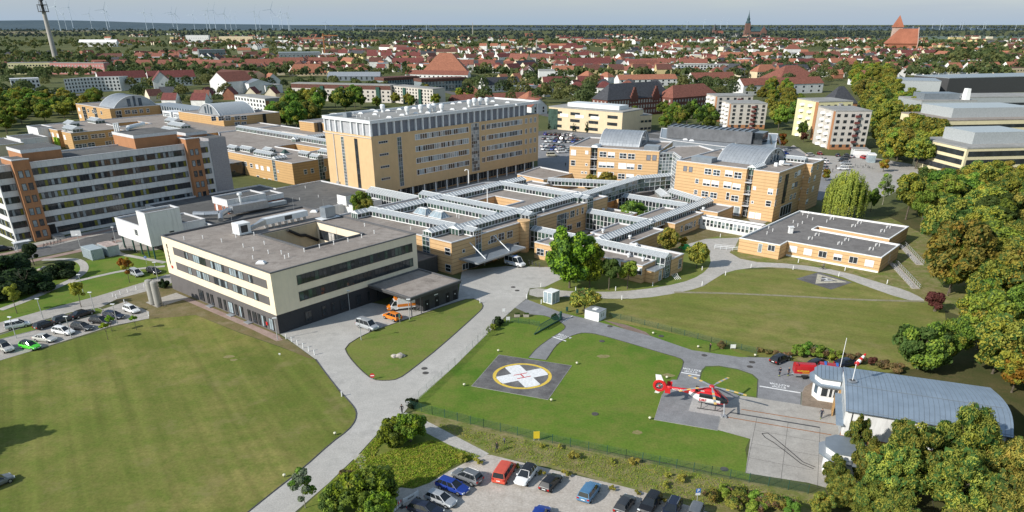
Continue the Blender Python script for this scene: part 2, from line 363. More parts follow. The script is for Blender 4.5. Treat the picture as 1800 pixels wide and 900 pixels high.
sheet('meadow',[(712,730),(740,755),(792,778),(844,805),(800,818),(736,861),(690,862),(640,905),(520,905),(575,852),(632,800),(672,755)],Z1,ground_mat('grass_rough',(.14,.18,.03),(.20,.205,.05),(.11,.165,.026),.2,.7,3))
sheet('dirt_strip',[(200,528),(262,506),(330,500),(492,590),(520,607),(553,632),(540,629),(500,612),(420,584),(345,554),(262,561)],Z2,DIRT)
sheet('brick_path',[(318,518),(490,590),(497,598),(486,600),(440,578),(312,523)],Z3,PINKP)
# ---------------------------------------------------------------- roads and paved yards
ROAD_L=[(360,960),(400,930),(460,881),(531,825),(582,779),(612,757),(625,740),(627,723),(616,708),(597,688),(575,660),(555,632)]
ISL=[(605,610),(640,588),(684,572),(742,552),(790,535),(828,523.5),(846,531),(850,540),(840,551),(774,610),(724,650),(700,667),(678,670),(655,668),(633,650),(612,626)]
sheet('road',ROAD_L + [(503,594),(490,586),(640,530),(745,548),(805,522),(812,476),(890,468),(968,470),(992,488),(957,505),(931,507),(925,525),(905,541),(880,564),(800,643),(720,713),(707,729),(672,753),(631,798),(577,850),(519,900),(470,945)],Z2,CONC)
isl=sheet('lawn',ISL,Z3,IGRASS,it=1)
kerb('kerb',ISL,'kerb_dark',it=1,closed=True);kerb('kerb',ROAD_L,'kerb_dark',it=1)
sheet('path',[(931,505),(983,511),(1054,514),(1126,510),(1197,498),(1232,484),(1250,466),(1247,445),(1235,425),(1262,425),(1275,440),(1310,460),(1397,464),(1482,477),(1555,499.6),(1592,510),(1624,525.5),(1624,531.6),(1586,525.6),(1516,501),(1470,483),(1397,472),(1335,469),(1278,477),(1250,494),(1232,506),(1161,521),(1095,526.5),(990,521),(930,523)],Z2,PATHM,it=1)
sheet('path',[(1200,432),(1240,420),(1300,418),(1292,434),(1280,446),(1230,448)],Z2,PATHM)
strip('path',[(1185,514),(1260,515),(1400,521),(1500,527),(1624,530)],1.1,Z3,ground_mat('path_worn',(.26,.235,.16),(.31,.28,.2),(.2,.19,.09),.3,1,5),1)
sheet('taxiway',[(905,541),(925,526),(989,550.6),(1040,563),(1144,591),(1217,616),(1300,628),(1352,629),(1420,640),(1500,650),(1500,690),(1430,680),(1408,690),(1407,716),(1331,703),(1333,667),(1323,658),(1297,649),(1263,643),(1240,644),(1232,652),(1229,668),(1190,668),(1202.8,637),(1197,630),(1161,620),(1105,603),(1047,586.7),(1022,585),(1000,592),(978,606),(960,633),(929,629),(944,611.7),(967,595),(991.7,580),(994.4,572.8),(978,561.7),(955.6,554.7),(930,552.5)],Z3,ASPH)
kerb('kerb',[(1190,668),(1202.8,637),(1197,630),(1161,620),(1105,603),(1047,586.7),(1022,585),(1000,592),(978,606),(960,633)],'kerb_dark',w=.12,h=.07,it=1)
kerb('kerb',[(929,629),(944,611.7),(967,595),(991.7,580),(994.4,572.8),(978,561.7),(955.6,554.7)],'kerb_dark',w=.12,h=.07,it=1)
sheet('dirt_strip',[(1058,562),(1100,571),(1135,584),(1144,591),(1100,579)],Z4,ground_mat('red_gravel',(.23,.16,.13),(.27,.2,.17),(.18,.125,.1),.4,1.5,6))
ISL2=[(1230,668),(1233,655),(1240,645.5),(1263,644),(1297,650),(1322,658.5),(1332,668),(1330,699),(1285,690)]
sheet('lawn',ISL2,Z4,HGRASS);kerb('kerb',ISL2,'kerb_dark',w=.12,h=.07,it=0,closed=True)
BED=[(1409,713),(1410,690),(1415,680),(1427,673),(1500,690),(1478,708),(1469,722)]
sheet('gravel_bed',BED,Z5,PLANT);kerb('kerb',BED,'kerb_pale',w=.12,h=.05,it=0,closed=True)
sheet('apron',[(1272,712),(1299,695.6),(1331,700),(1408,712),(1470,722),(1486,733),(1520,800),(1500,850),(1460,860),(1420,849),(1310,832),(1319,772),(1261,756)],Z4,SLABC)
# apron slab joints
m=MB();T=FR(P(1310,832),math.radians(-22))
for i in range(6):m.box(i*4.6,i*4.6+.05,.1,17,Z4,Z4+.008,'kerb_dark',T,bottom=False)
for j in range(4):m.box(0,24,j*4.2,j*4.2+.05,Z4,Z4+.006,'kerb_dark',T,bottom=False)
struct(m.build('slab_joints'))
sheet('helicopter_stand',[(1164,694),(1180,668),(1229,668),(1299,695.6),(1272,712),(1261,757),(1150,738)],Z4,ASPH)
sheet('stand_panel',[(1219,696),(1210,723),(1267,733),(1276,707)],Z5,ground_mat('stand_concrete',(.42,.40,.385),(.47,.45,.43),(.36,.34,.33),.3,1,5))
kerb('kerb',[(1164,694),(1150,738),(1261,757),(1272,712)],'kerb_pale',w=.1,h=.07,it=0)
for nm,a,b,mt,wd in (('rail',(1303,720),(1470,747),'rust',.09),('rail',(1274,733),(1461,765),'rust',.09),('drain_slot',(1283,725.5),(1441,752),'steel_dark',.16)):
    p,q=P(*a),P(*b);m=MB();T=FR(p,math.atan2(q.y-p.y,q.x-p.x));m.box(0,(q-p).length,-wd,wd,Z4,Z4+.03,mt,T);struct(m.build(nm))
# helipad with circle, cross and H
PADC=P(918,661);PT=FR(PADC,math.radians(-21))
sheet('helipad',[(829,679),(963,703),(1005,643),(877,624)],Z4,PADM);kerb('kerb',[(829,679),(963,703),(1005,643),(877,624)],'kerb_pale',w=.1,h=.06,it=0,closed=True)
m=MB();n=72
for j in range(n):
    a0,a1=2*math.pi*j/n,2*math.pi*(j+1)/n
    for r0,r1,mt in ((4.55,5.15,'line_yellow'),):
        m.face([(r0*math.cos(a0),r0*math.sin(a0),Z5),(r1*math.cos(a0),r1*math.sin(a0),Z5),(r1*math.cos(a1),r1*math.sin(a1),Z5),(r0*math.cos(a1),r0*math.sin(a1),Z5)],mt,PT)
XT=PT @ Matrix.Rotation(math.radians(45),4,'Z')
for x0,x1,y0,y1 in ((-4.5,4.5,-1.45,1.45),(-1.45,1.45,1.45,4.5),(-1.45,1.45,-4.5,-1.45)):m.face([(x0,y0,Z5),(x1,y0,Z5),(x1,y1,Z5),(x0,y1,Z5)],'line_white',XT)
for x0,x1,y0,y1 in ((-1.3,1.3,.62,.85),(-1.3,1.3,-.85,-.62),(-.12,.12,-.62,.62)):m.face([(x0,y0,Z5+.01),(x1,y0,Z5+.01),(x1,y1,Z5+.01),(x0,y1,Z5+.01)],'line_red',XT)
struct(m.build('helipad_marking'))
sheet('training_pad',[(1399,490.3),(1438.7,478.7),(1498,496.7),(1460.7,509.3)],Z3,PADM)
m=MB();o3=[P(1437,481.5),P(1433.3,498.7),P(1489,496.4)];i3=[P(1444.5,486),P(1442.5,495.3),P(1473,494.6)]
for i in range(3):
    j=(i+1) % 3;m.face([(*q.to_2d(),Z4) for q in (o3[i],o3[j],i3[j],i3[i])],'line_worn')
T=FR(P(1453,491.5),math.radians(12))
for x0,x1,y0,y1 in ((-1.1,1.1,.5,.85),(-1.1,1.1,-.85,-.5),(-.18,.18,-.5,.5)):m.face([(x0,y0,Z4),(x1,y0,Z4),(x1,y1,Z4),(x0,y1,Z4)],'line_white',T)
struct(m.build('training_pad_marking'))
# stop bars and painted words
def text_mesh(txt,size,mt,ext=0.0,align='CENTER'):
    c=bpy.data.curves.new('t','FONT');c.body=txt;c.size=size;c.extrude=ext;c.align_x=align;c.align_y='CENTER';c.resolution_u=3;c.offset=size*.018
    o=bpy.data.objects.new('t',c);COL.objects.link(o);bpy.context.view_layer.update()
    me=bpy.data.meshes.new_from_object(o.evaluated_get(bpy.context.evaluated_depsgraph_get()));bpy.data.objects.remove(o);bpy.data.curves.remove(c)
    me.materials.clear();me.materials.append(MT[mt]);return me
for (a,b) in (((1197.5,655),(1230.5,660.5)),((1335,679),(1407,691)),((971,592),(995,600))):
    p,q=P(*a),P(*b);an=math.atan2(q.y-p.y,q.x-p.x);ln=(q-p).length;m=MB();T=FR(p,an)
    m.box(0,ln,-.16,.16,Z3+.002,Z4+.006,'line_white',T);struct(m.build('stop_line'))
    for i,wd in enumerate(('STOP','ROTOR')):
        o=link('road_lettering',text_mesh(wd,.95,'line_white'));struct(o)
        pt=p+(q-p)*.47+Vector((-math.sin(an),math.cos(an),0))*(.95+i*.95);o.location=(pt.x,pt.y,Z4+.004);o.rotation_euler=(0,0,an+math.pi)
# a bar across the taxiway at the gate
p,q=P(988,567),P(1006.5,555.5);m=MB();m.box(0,(q-p).length,-.1,.1,Z3+.002,Z4,'line_white',FR(p,math.atan2(q.y-p.y,q.x-p.x)));struct(m.build('stop_line'))
# gravel car park and the path to it
sheet('gravel_lot',[(844,805),(853,797.5),(900,809),(1011,835.6),(1100,856),(1167,876),(1233,896),(1330,930),(1300,990),(640,990),(692,873),(694.5,856),(736,861),(808,817)],Z2,GRAV,it=1)
strip('path',[(703,731),(739,745),(792,773),(850,803)],(2.6,2.2),Z3,PATHM,1)
strip('path',[(628,800),(638,815),(662,850)],1.6,Z3,PATHM,1)
# west side: access lane, parking lane, street by the slab block, garden paths
sheet('road',[(-80,587),(0,567),(97,540),(167,522),(250,497),(292,483),(340,480),(285,505),(205,526),(178,540),(125,549),(75,563),(0,586),(-80,610)],Z2,PAVE)
sheet('parking_lane',[(-80,615),(0,596),(64,580.5),(178,552),(180,544),(222,530),(262,548),(262,560),(194,574),(125,596),(60,616),(0,634),(-80,650)],Z3,PAVE)
ISL3=[(-60,606),(0,589),(75,566),(125,552),(172,541.5),(181,545),(179,551),(150,557),(110,569),(66,580),(0,597),(-60,614)]
sheet('lawn',ISL3,Z4,HGRASS);kerb('kerb',ISL3,'kerb_pale',it=0,closed=True)
sheet('street',[(-60,466),(17,450),(111,428),(208,405.5),(330,378),(340,385),(211,419),(133,439),(30.5,460),(-60,482)],Z3,ASPHD)
strip('pavement',[(-60,460),(17,445),(111,423),(208,401)],2.4,Z3,PINKP,0);strip('pavement',[(-60,488),(32,464),(134,442.5),(212,423)],2.4,Z3,PINKP,0)
strip('path',[(213,425),(200,445),(240,452),(290,462)],1.6,Z3,PATHM);strip('path',[(0,545),(50,527),(110,500),(135,488),(150,475),(146,462),(130,455),(75,457)],1.9,Z3,PATHM);strip('path',[(120,498),(170,486),(220,475),(290,468)],1.5,Z3,PATHM)
# paved yards behind
sheet('car_park',[(945,236),(1000,228),(1160,232),(1200,252),(1100,300),(1000,318),(945,300)],Z2,ASPH)
sheet('street',[(930,233),(1000,224),(1110,232),(1190,240),(1190,246),(1000,232),(940,240)],Z3,ASPHD)
sheet('car_park',[(1370,268),(1395,255),(1420,272),(1540,278),(1610,290),(1620,312),(1560,345),(1440,345),(1390,320)],Z2,PAVE)
strip('street',[(1380,262),(1400,272),(1440,300),(1440,330),(1420,350)],9,Z3,ASPH)
sheet('courtyard',[(800,480),(968,470),(1010,420),(1200,330),(1260,330),(1330,400),(1240,420),(1180,450)],Z1,DIRT)
sheet('courtyard',[(0,440),(330,370),(700,330),(960,290),(1440,300),(1440,340),(1330,400),(1000,420),(700,480),(330,440)],Z1-.008,PAVE)
ground_mat('worn_turf',(.24,.21,.095),(.30,.25,.13),(.19,.19,.06),.6,1.6,5)
for u,v in ((1162,591),(1238,625),(1318,645),(1322,637),(902,505),(909,511),(746,648),(748,656),(864,575),(1072,574),(1058,600),(1046,728),(1273,825)):
    p=P(u,v);m=MB();m.lathe([(.55,.0),(.55,Z5+.012),(.34,Z5+.014),(0,Z5+.014)],16,'kerb_dark');struct(m.build('manhole_cover')).location=p
for i,(u,v,s_) in enumerate(((403,627,1.1),(411,633,.8),(828,548,1.5),(1420,632,2.2),(1120,760,1.0),(1060,627,1.4),(1175,660,1.2))):
    p=P(u,v);r=random.Random(i);m=MB();n=14;q=[(p.x+s_*r.uniform(.6,1.1)*math.cos(6.283*k/n),p.y+s_*.7*r.uniform(.6,1.1)*math.sin(6.283*k/n)) for k in range(n)];m.prism(q,0,Z1+.012+i*.0004,'worn_turf',side=False);struct(m.build('bare_patch'))
sheet('forest_floor',[(1425,872),(1500,850),(1500,745),(1480,690),(1520,655),(1650,640),(1655,560),(1650,480),(1560,380),(1640,340),(1800,330),(2400,500),(2400,1100),(1300,1000)],.012,ground_mat('leaf_litter',(.075,.08,.028),(.12,.10,.045),(.055,.075,.022),.2,.8,3))

# ---------------------------------------------------------------- building kit
class Wall:
    "vertical wall plane: s runs left to right seen from outside, h is height above ground"
    def __init__(s,p0,ang):s.p=Vector((p0[0],p0[1],0));s.a=ang;s.d=Vector((math.cos(ang),math.sin(ang),0));s.n=Vector((math.sin(ang),-math.cos(ang),0))
    def px(s,u,v):
        d=ray(u,v);o=Vector((0,0,CH));t=(s.p-o).dot(s.n)/d.dot(s.n);q=o+d*t
        return ((q-s.p).dot(s.d),q.z)
    def pt(s,x,z,out=0.0):return s.p+s.d*x+s.n*out+Vector((0,0,z))
def RW(b,a0):return Wall(W(a0,b),A50)                    # wall facing the car park side
def LW(a,b1):return Wall(W(a,b1),A50-math.pi/2)          # wall facing the sun
WMESH={}
def win_mesh(w,h,cols=1,rows=1,fr='frame_white',gl=('glass',),fw=.09,proud=.07,seed=0,blind=0.0,rounded=False):
    key=(round(w,2),round(h,2),cols,rows,fr,gl,fw,seed,blind)
    if key in WMESH:return WMESH[key]
    m=MB();r=random.Random(seed*7919+int(w*100))
    if cols*rows == 1 and w < fw*2.5:fw=w/5
    xs=[fw+(w-2*fw)*i/cols for i in range(cols+1)];zs=[fw+(h-2*fw)*i/rows for i in range(rows+1)]
    for i in range(cols):
        for j in range(rows):
            m.face([(xs[i],-.025,zs[j]),(xs[i+1],-.025,zs[j]),(xs[i+1],-.025,zs[j+1]),(xs[i],-.025,zs[j+1])],r.choice(gl))
    m.box(0,w,-proud,0,0,fw,fr);m.box(0,w,-proud,0,h-fw,h,fr);m.box(0,fw,-proud,0,fw,h-fw,fr);m.box(w-fw,w,-proud,0,fw,h-fw,fr)
    t=fw*.42
    for i in range(1,cols):m.box(xs[i]-t,xs[i]+t,-proud*.8,0,fw,h-fw,fr)
    for j in range(1,rows):m.box(fw,w-fw,-proud*.7,0,zs[j]-t,zs[j]+t,fr)
    if blind:m.box(fw,w-fw,-proud*.9,-.03,h-fw-(h-2*fw)*blind,h-fw,'shutter')
    WMESH[key]=m.mesh('window');return WMESH[key]
def win(root,wl,s,h,w,hh,name='window',out=0.0,**k):
    return link(name,win_mesh(w,hh,**k),root,wl.pt(s,h,out)-root.location,wl.a)
def pxwin(root,wl,u,v,w,hh,name='window',out=0.0,**k):
    "window of known size whose centre is seen at photo position (u, v)"
    s,h=wl.px(u,v);return win(root,wl,s-w/2,h-hh/2,w,hh,name,out,**k)
def flat(root,poly,z1,wm,rm,z0=0.0,holes=(),par=.32,cop='coping',cw=.34,grid=True,hz0=0.0,roofname='roof'):
    "flat-roofed volume: walls, sunken roof deck, coping"
    T=GRID if grid else None;poly=ccw(poly);holes=[ccw(h)[::-1] for h in holes]
    m=MB();m.prism(poly,z0,z1,wm,T=T,cap=False)
    for h in holes:m.prism(h,hz0,z1,wm,T=T,cap=False)
    wo=m.build('wall',root)
    ins=offset(poly,cw*.9);m=MB();m.prism(ins,0,z1-par,rm,T=T,side=False,holes=holes);m.build(roofname,root)
    m=MB()
    def ring(o,i,z,zin):
        n=len(o)
        for k in range(n):
            j=(k+1) % n
            m.face([(*o[k],z+.1),(*o[j],z+.1),(*i[j],z+.1),(*i[k],z+.1)],cop,T);m.face([(*o[k],z-.12),(*o[j],z-.12),(*o[j],z+.1),(*o[k],z+.1)],cop,T)
            m.face([(*i[j],zin),(*i[k],zin),(*i[k],z+.1),(*i[j],z+.1)],cop,T)
    ring(offset(poly,-.06),ins,z1,z1-par-.02)
    for h in holes:ring(offset(h,-.06),offset(h,cw),z1,z1-par-.02)
    m.build('coping',root)
    return wo
def gallery(root,p,q,w=3.4,z0=8.0,ze=9.3,zr=10.2,gl=('glass','glass_green'),name='glass_gallery',step=1.25,gable=(True,True),roof='galroof'):
    "pitched glazed roof lantern running from p to q (hospital grid)"
    P0,P1=W(*p),W(*q);d=P1-P0;ln=d.length;T=FR(P0,math.atan2(d.y,d.x));m=MB();n=max(2,round(ln/step));st=ln/n;r=random.Random(int(p[0]*10+q[1]))
    for sg in (-1,1):
        y=sg*w/2
        m.box(0,ln,min(y,y-sg*.12),max(y,y-sg*.12),z0,z0+.25,'frame_white',T);m.box(0,ln,min(y,y-sg*.12),max(y,y-sg*.12),ze-.12,ze,'frame_white',T)
        rows=max(1,round((ze-z0-.3)/1.3));zz=[z0+.25+(ze-.12-z0-.25)*k/rows for k in range(rows+1)]
        for i in range(n):
            for k in range(rows):
                f=[(i*st,y-sg*.05,zz[k]),((i+1)*st,y-sg*.05,zz[k]),((i+1)*st,y-sg*.05,zz[k+1]),(i*st,y-sg*.05,zz[k+1])]
                m.face(f if sg < 0 else f[::-1],r.choice(gl),T)
        for i in range(n+1):m.box(i*st-.08,i*st+.08,min(y,y-sg*.1),max(y,y-sg*.1),z0+.25,ze-.12,'frame_white',T)
        for k in range(1,rows):m.box(0,ln,min(y,y-sg*.09),max(y,y-sg*.09),zz[k]-.05,zz[k]+.05,'frame_white',T)
        ye=sg*(w/2+.18)
        f=[(0,ye,ze),(ln,ye,ze),(ln,0,zr),(0,0,zr)];m.face(f if sg < 0 else f[::-1],roof,T)
        for i in range(n+1):
            a,b=Vector((i*st,ye,ze+.03)),Vector((i*st,0,zr+.03));m.tube(a,b,.07,n=4,mt='galrib',T=T)
    m.tube((0,0,zr+.04),(ln,0,zr+.04),.09,n=4,mt='galrib',T=T)
    for e,x in enumerate((0,ln)):
        if gable[e]:
            m.face([(x,-w/2,ze),(x,w/2,ze),(x,0,zr)] if x else [(x,w/2,ze),(x,-w/2,ze),(x,0,zr)],'frame_white',T)
            f=[(x,-w/2,z0),(x,w/2,z0),(x,w/2,ze),(x,-w/2,ze)];m.face(f if x else f[::-1],'glass_green',T)
            for yy in (-w/2,-w/6,w/6,w/2-.12):m.box(x-.06,x+.06,yy,yy+.12,z0,ze,'frame_white',T)
    return m.build(name,root)
def glassbay(root,wl,s,w,z0,z1,cols,rows,gl=('glass_blue','glass','glass_green'),fr='mullion',out=.03,name='glass_bay',seed=3):
    return win(root,wl,s,z0,w,z1-z0,name,out,cols=cols,rows=rows,gl=gl,fr=fr,fw=.1,seed=seed)
def vents(root,pts,z,kind='pipe'):
    "small roof outlets, each a part"
    for p in pts:
        key=('v',kind)
        if key not in WMESH:
            m=MB()
            if kind == 'pipe':m.tube((0,0,0),(0,0,.7),.09,n=6,mt='white');m.tube((0,0,.7),(0,0,.82),.15,.1,6,'white');nm='vent_pipe'
            elif kind == 'fan':m.tube((0,0,0),(0,0,.6),.3,n=10,mt='galrib');m.tube((0,0,.6),(0,0,1.0),.5,.42,10,'galrib');nm='roof_fan'
            elif kind == 'dome':m.box(-.9,.9,-.7,.7,0,.25,'white');m.box(-.8,.8,-.6,.6,.25,.55,'shutter',taper=.3);nm='roof_dome'
            elif kind == 'big':m.lathe([(.55,0),(.5,.6),(.85,1.3),(.95,2.2),(.7,2.6),(0.1,2.75)],12,'galrib');nm='ventilator'
            elif kind == 'tri':
                for i in range(3):m.tube((i*.5-.5,(i % 2)*.4,0),(i*.5-.5,(i % 2)*.4,.75),.1,n=6,mt='white')
                nm='vent_cluster'
            WMESH[key]=m.mesh(nm)
        me=WMESH[key];link(me.name.split('.')[0],me,([c for c in bpy.data.objects if c.parent == root and 'roof' in c.name] or [root])[0],Vector((p[0],p[1],z))-root.location)
def barrel(root,T,L0,L1,w,z0,rise,mt='zinc',seam=1.2,name='barrel_roof',win_=True):
    "segmental vault along local x, with glazed end walls"
    m=MB();Rr=(w*w/4+rise*rise)/(2*rise);th=math.asin(w/2/Rr);n=18;pr=[]
    for i in range(n+1):
        a=-th+2*th*i/n;pr.append((Rr*math.sin(a),z0+Rr*math.cos(a)-(Rr-rise)))
    for i in range(n):m.face([(L0,*pr[i]),(L1,*pr[i]),(L1,*pr[i+1]),(L0,*pr[i+1])][::-1],mt,T)
    k=int((L1-L0)/seam)
    for j in range(k+1):
        x=L0+(L1-L0)*j/k
        for i in range(n):m.tube((x,pr[i][0],pr[i][1]+.02),(x,pr[i+1][0],pr[i+1][1]+.02),.05 if 0 < j < k else .16,n=4,mt='zinc' if 0 < j < k else 'galrib',cap=False,T=T)
    for x in (L0+.15,L1-.15):m.face([(x,*p) for p in pr] if x < (L0+L1)/2 else [(x,*p) for p in pr][::-1],'zinc',T)
    o=m.build(name,root)
    m=MB()
    for x,sg in ((L0+.15,-1),(L1-.15,1)):
        for y0,y1,zt in ((-w*.17,-w*.09,.74),(w*.09,w*.17,.74),(-.7,.7,.93)):
            f=[(x+sg*.04,y0,z0+.3),(x+sg*.04,y1,z0+.3),(x+sg*.04,y1,z0+rise*zt),(x+sg*.04,y0,z0+rise*zt)];m.face(f if sg > 0 else f[::-1],'glass_blue',T)
    m.build('end_glazing',root);return o
def letters(root,wl,s,h,txt,size,mt,out=.05,name='lettering',rot=0):
    o=link(name,text_mesh(txt,size,mt,.02),root);o.matrix_local=Matrix.Translation(wl.pt(s,h,out)-root.location) @ Matrix.Rotation(wl.a,4,'Z') @ Matrix.Rotation(math.pi/2,4,'X') @ Matrix.Rotation(rot,4,'Z');return o
# ================================================================ 1 emergency department, cream render on dark brick
B=thing('emergency_building','cream rendered three storey block on a dark brick base with an inner court','building',W(90,140))
fp=rect(71.8,109.6,120.3,163.0);HO=rect(86.6,102,129.8,146.9)
flat(B,fp,12.55,CREAMW,BROOF,z0=3.95,holes=[HO],cop='coping_dark',hz0=3.95)
m=MB();T=GRID;bp=offset(fp,.08);m.prism(bp,0,3.95,DARKBRK,T=T,cap=False)
for i in (3,):
    a,b=bp[i],bp[0];m.face([(a[0]-.02,a[1],0),(b[0]-.02,b[1],0),(b[0]-.02,b[1],3.95),(a[0]-.02,a[1],3.95)],GREYBRK,T)
m.build('base_course',B);m=MB();m.prism(rect(72,109,120.6,162.6),0,3.9,DROOF,T=T,side=False);m.build('court_floor',B)
L1,R1=LW(71.8,163.0),RW(120.3,71.8)
# sunny face: two recessed brick bands with windows, ground-floor doors
for (z,hh,u0) in ((9.05,1.75,0),(5.65,1.75,1)):
    b=MB();T=FR(L1.pt(0,0),L1.a);b.box(4.6,41.0,-.06,.0,z,z+hh,GREYBRK,T);b.build('brick_band',B)
    for s,w_,c,g in ((9.6,1.5,2,1),(13.2,5.2,6,2),(20.4,5.2,6,3),(27.6,5.2,6,4),(34.6 if z > 8 else 35.4,1.5,2,5)):
        win(B,L1,s+u0*.3,z+.02,w_,hh-.04,'window',.07,cols=c,rows=1,fr='frame_dark',gl=('glass','glass_sky','glass_pale','glass'),fw=.07,seed=g+u0*10)
for i,(s,w_) in enumerate(((12.6,1.9),(16.0,.8),(17.6,.9),(20.6,1.1),(22.9,.7),(24.6,1.8),(27.3,.8),(28.9,1.3),(32.1,.9),(33.8,1.3),(35.7,.7),(37.0,1.4),(39.6,1.5))):
    win(B,L1,s,.35,w_,2.45,'french_window',.03,cols=2 if w_ > 1 else 1,rows=1,fr='frame_dark',gl=('glass','glass_sky'),fw=.07,seed=i)
m=MB();T=FR(L1.pt(0,0),L1.a);m.box(38.55,39.05,-.13,-.05,1.0,1.7,'red',T);m.build('wall_sign',B)
for s in (16.6,25.0,31.6):m=MB();m.box(s,s+1.8,-1.1,-.05,.05,.2,'zinc',T);m.build('door_step',B)
for i,ch in enumerate('NOTAUFNAHME'[:11]):letters(B,L1,1.9,10.75-i*.43,ch,.62,'black',name='letter')
m=MB();zc=5.75
for dx,dz in ((-.17,.12),(.17,.12),(0,-.12)):m.lathe([(.24,0),(.24,.06),(0,.06)],14,'red',T=Matrix.Translation(L1.pt(2.45+dx,zc+dz,.03)) @ Matrix.Rotation(L1.a,4,'Z') @ Matrix.Rotation(math.pi/2,4,'X'))
m.build('emblem',B)
# shaded face: two continuous ribbons
for z in (8.75,5.35):
    s0,s1=5.6,36.4
    win(B,R1,s0,z,s1-s0,1.95,'window_ribbon',.0,cols=30,rows=1,fr='frame_dark',gl=('glass','glass','glass','frame_dark','glass_green'),fw=.13,seed=int(z))
for i,(s,w_) in enumerate(((6.4,1.6),(10.6,.9),(13,.8),(15.2,1.6),(19.4,1.4),(22.5,.8),(25,.8),(28,.9),(31,1.6),(35,.9))):
    win(B,R1,s,.7,w_,2.2,'window',.0,cols=2 if w_ > 1 else 1,fr='frame_dark',gl=('glass',),fw=.08)
# court glazing and roof kit
CW_=Wall(W(86.6,146.9-.02),A50+math.pi);CR=LW(101.98,146.9)
win(B,LW(101.95,146.6),.6,8.5,12.5,2.3,'window_ribbon',cols=11,fr='frame_dark',gl=('glass','curtain','glass'),seed=2)
m=MB();m.box(86.65,101.9,146.8,146.88,4,12.3,render_mat('render_court_shade',(.40,.35,.25),.1),GRID);m.build('court_shade_sheet',B)  # thin sheet over the court wall, shade put into its darker render colour
m=MB();q=Wall(W(102,129.8),A50+math.pi)
pt=[W(93.6,146.4,12.2),W(96.8,146.4,10.3),W(98.2,146.4,10.1),W(101.5,146.4,8.2)]
for a,b in zip(pt,pt[1:]):m.tube(a,b,.38,n=6,mt='black')
m.build('escape_stair',B)
zr=12.25
def rp(u,v,z):p=P(u,v,z);return (p.x,p.y)
m=MB();T=FR(W(83.5,151.3),A50);m.box(0,3.0,-1.3,1.5,zr+.3,zr+2.6,'white',T);m.box(3.01,3.05,-1.1,1.2,zr+.6,zr+2.3,'steel_dark',T);m.box(.5,2.2,-1.34,-1.3,zr+.6,zr+2.2,'frame_dark',T)
m.box(-.2,3.2,-1.5,1.7,zr+.1,zr+.3,'metal',T);m.build('air_handler',B)
m=MB();T=FR(W(91.0,151.6),A50)
m.box(0,11.5,-.9,.9,zr+1.0,zr+2.3,'galrib',T);m.box(5,7,-.94,-.9,zr+1.2,zr+2.1,'steel_dark',T)
for i in range(7):m.box(.3+i*1.75,.45+i*1.75,-.8,.8,zr,zr+1,'metal',T)
m.loft([[(0,-.9,zr+1),(0,.9,zr+1),(0,.9,zr+2.3),(0,-.9,zr+2.3)],[(-2,-.6,zr+.8),(-2,.3,zr+.8),(-2,.3,zr+1.7),(-2,-.6,zr+1.7)],[(-4,-.9,zr+.5),(-4,-.1,zr+.5),(-4,-.1,zr+1.3),(-4,-.9,zr+1.3)]],'duct',T=T)
m.build('air_duct',B)
m=MB();T=FR(W(105.2,148.4),A50);m.box(0,2.9,-1.1,1.1,zr+.5,zr+2.9,'zinc_dark',T);m.box(.1,2.8,-1.14,-1.1,zr+.6,zr+2.8,'zinc',T);m.box(-1.5,4.2,-1.5,1.5,zr+.2,zr+.32,'galrib',T);m.build('chiller',B)
vents(B,[rp(u,v,zr) for u,v in ((324,422),(357,420),(390,426),(415,418),(447,414),(428,435),(446,441),(465,430),(472,446),(495,447),(508,452),(445,456),(501,455),(535,443),(562,436),(587,430),(612,425),(636,418),(658,411),(641,398))],zr)
vents(B,[rp(459,463,zr),rp(552,373,zr)],zr,'dome')
m=MB()
for u,v in ((411,407),(517,371),(570,375),(593,422)):a=P(u,v,zr);m.tube(a,a+Vector((0,0,3.5)),.03,n=4,mt='metal')
m.build('lightning_rod',B)
# ambulance canopy with service rooms
B=thing('ambulance_canopy','low dark canopy with gravel roof and black service rooms in front of the cream block','canopy',W(102,113))
flat(B,rect(94.7,109.8,106.8,120.2),4.35,'steel_dark',BROOF,z0=3.75,cop='coping_dark',par=.2)
m=MB();m.prism(rect(95.2,109.4,107.2,120),0,3.76,'steel_dark',T=GRID,side=False);m.build('soffit',B)
m=MB();m.prism(rect(98.8,109.6,107.6,113.4),0,3.74,'frame_dark',T=GRID,cap=False);m.build('service_room',B)
R2=RW(107.6,98.8)
for s in (.7,3.6,6.9,9.2):
    d=MB();T=FR(R2.pt(0,0),R2.a);d.box(s,s+1.1,-.05,0,.1,2.3,'black',T);o=d.build('door',B);d=MB();d.box(s+.4,s+.62,-.07,-.05,1.35,1.6,'white',T);d.build('door_sign',B)
m=MB();m.box(3.4,4.5,-.05,0,2.75,2.95,'white',FR(R2.pt(0,0),R2.a));m.build('wall_sign',B)
for a,b in ((97.9,107.3),(95.2,107.3)):m=MB();p=W(a,b);m.tube(p,p+Vector((0,0,3.75)),.12,n=8,mt='coping_dark');m.build('column',B)
B=thing('connecting_block','small black cube linking the cream block and the ochre brick building','annex',W(115,128))
flat(B,rect(109.75,120.5,125,133),4.1,'steel_dark',DROOF,cop='coping_dark')
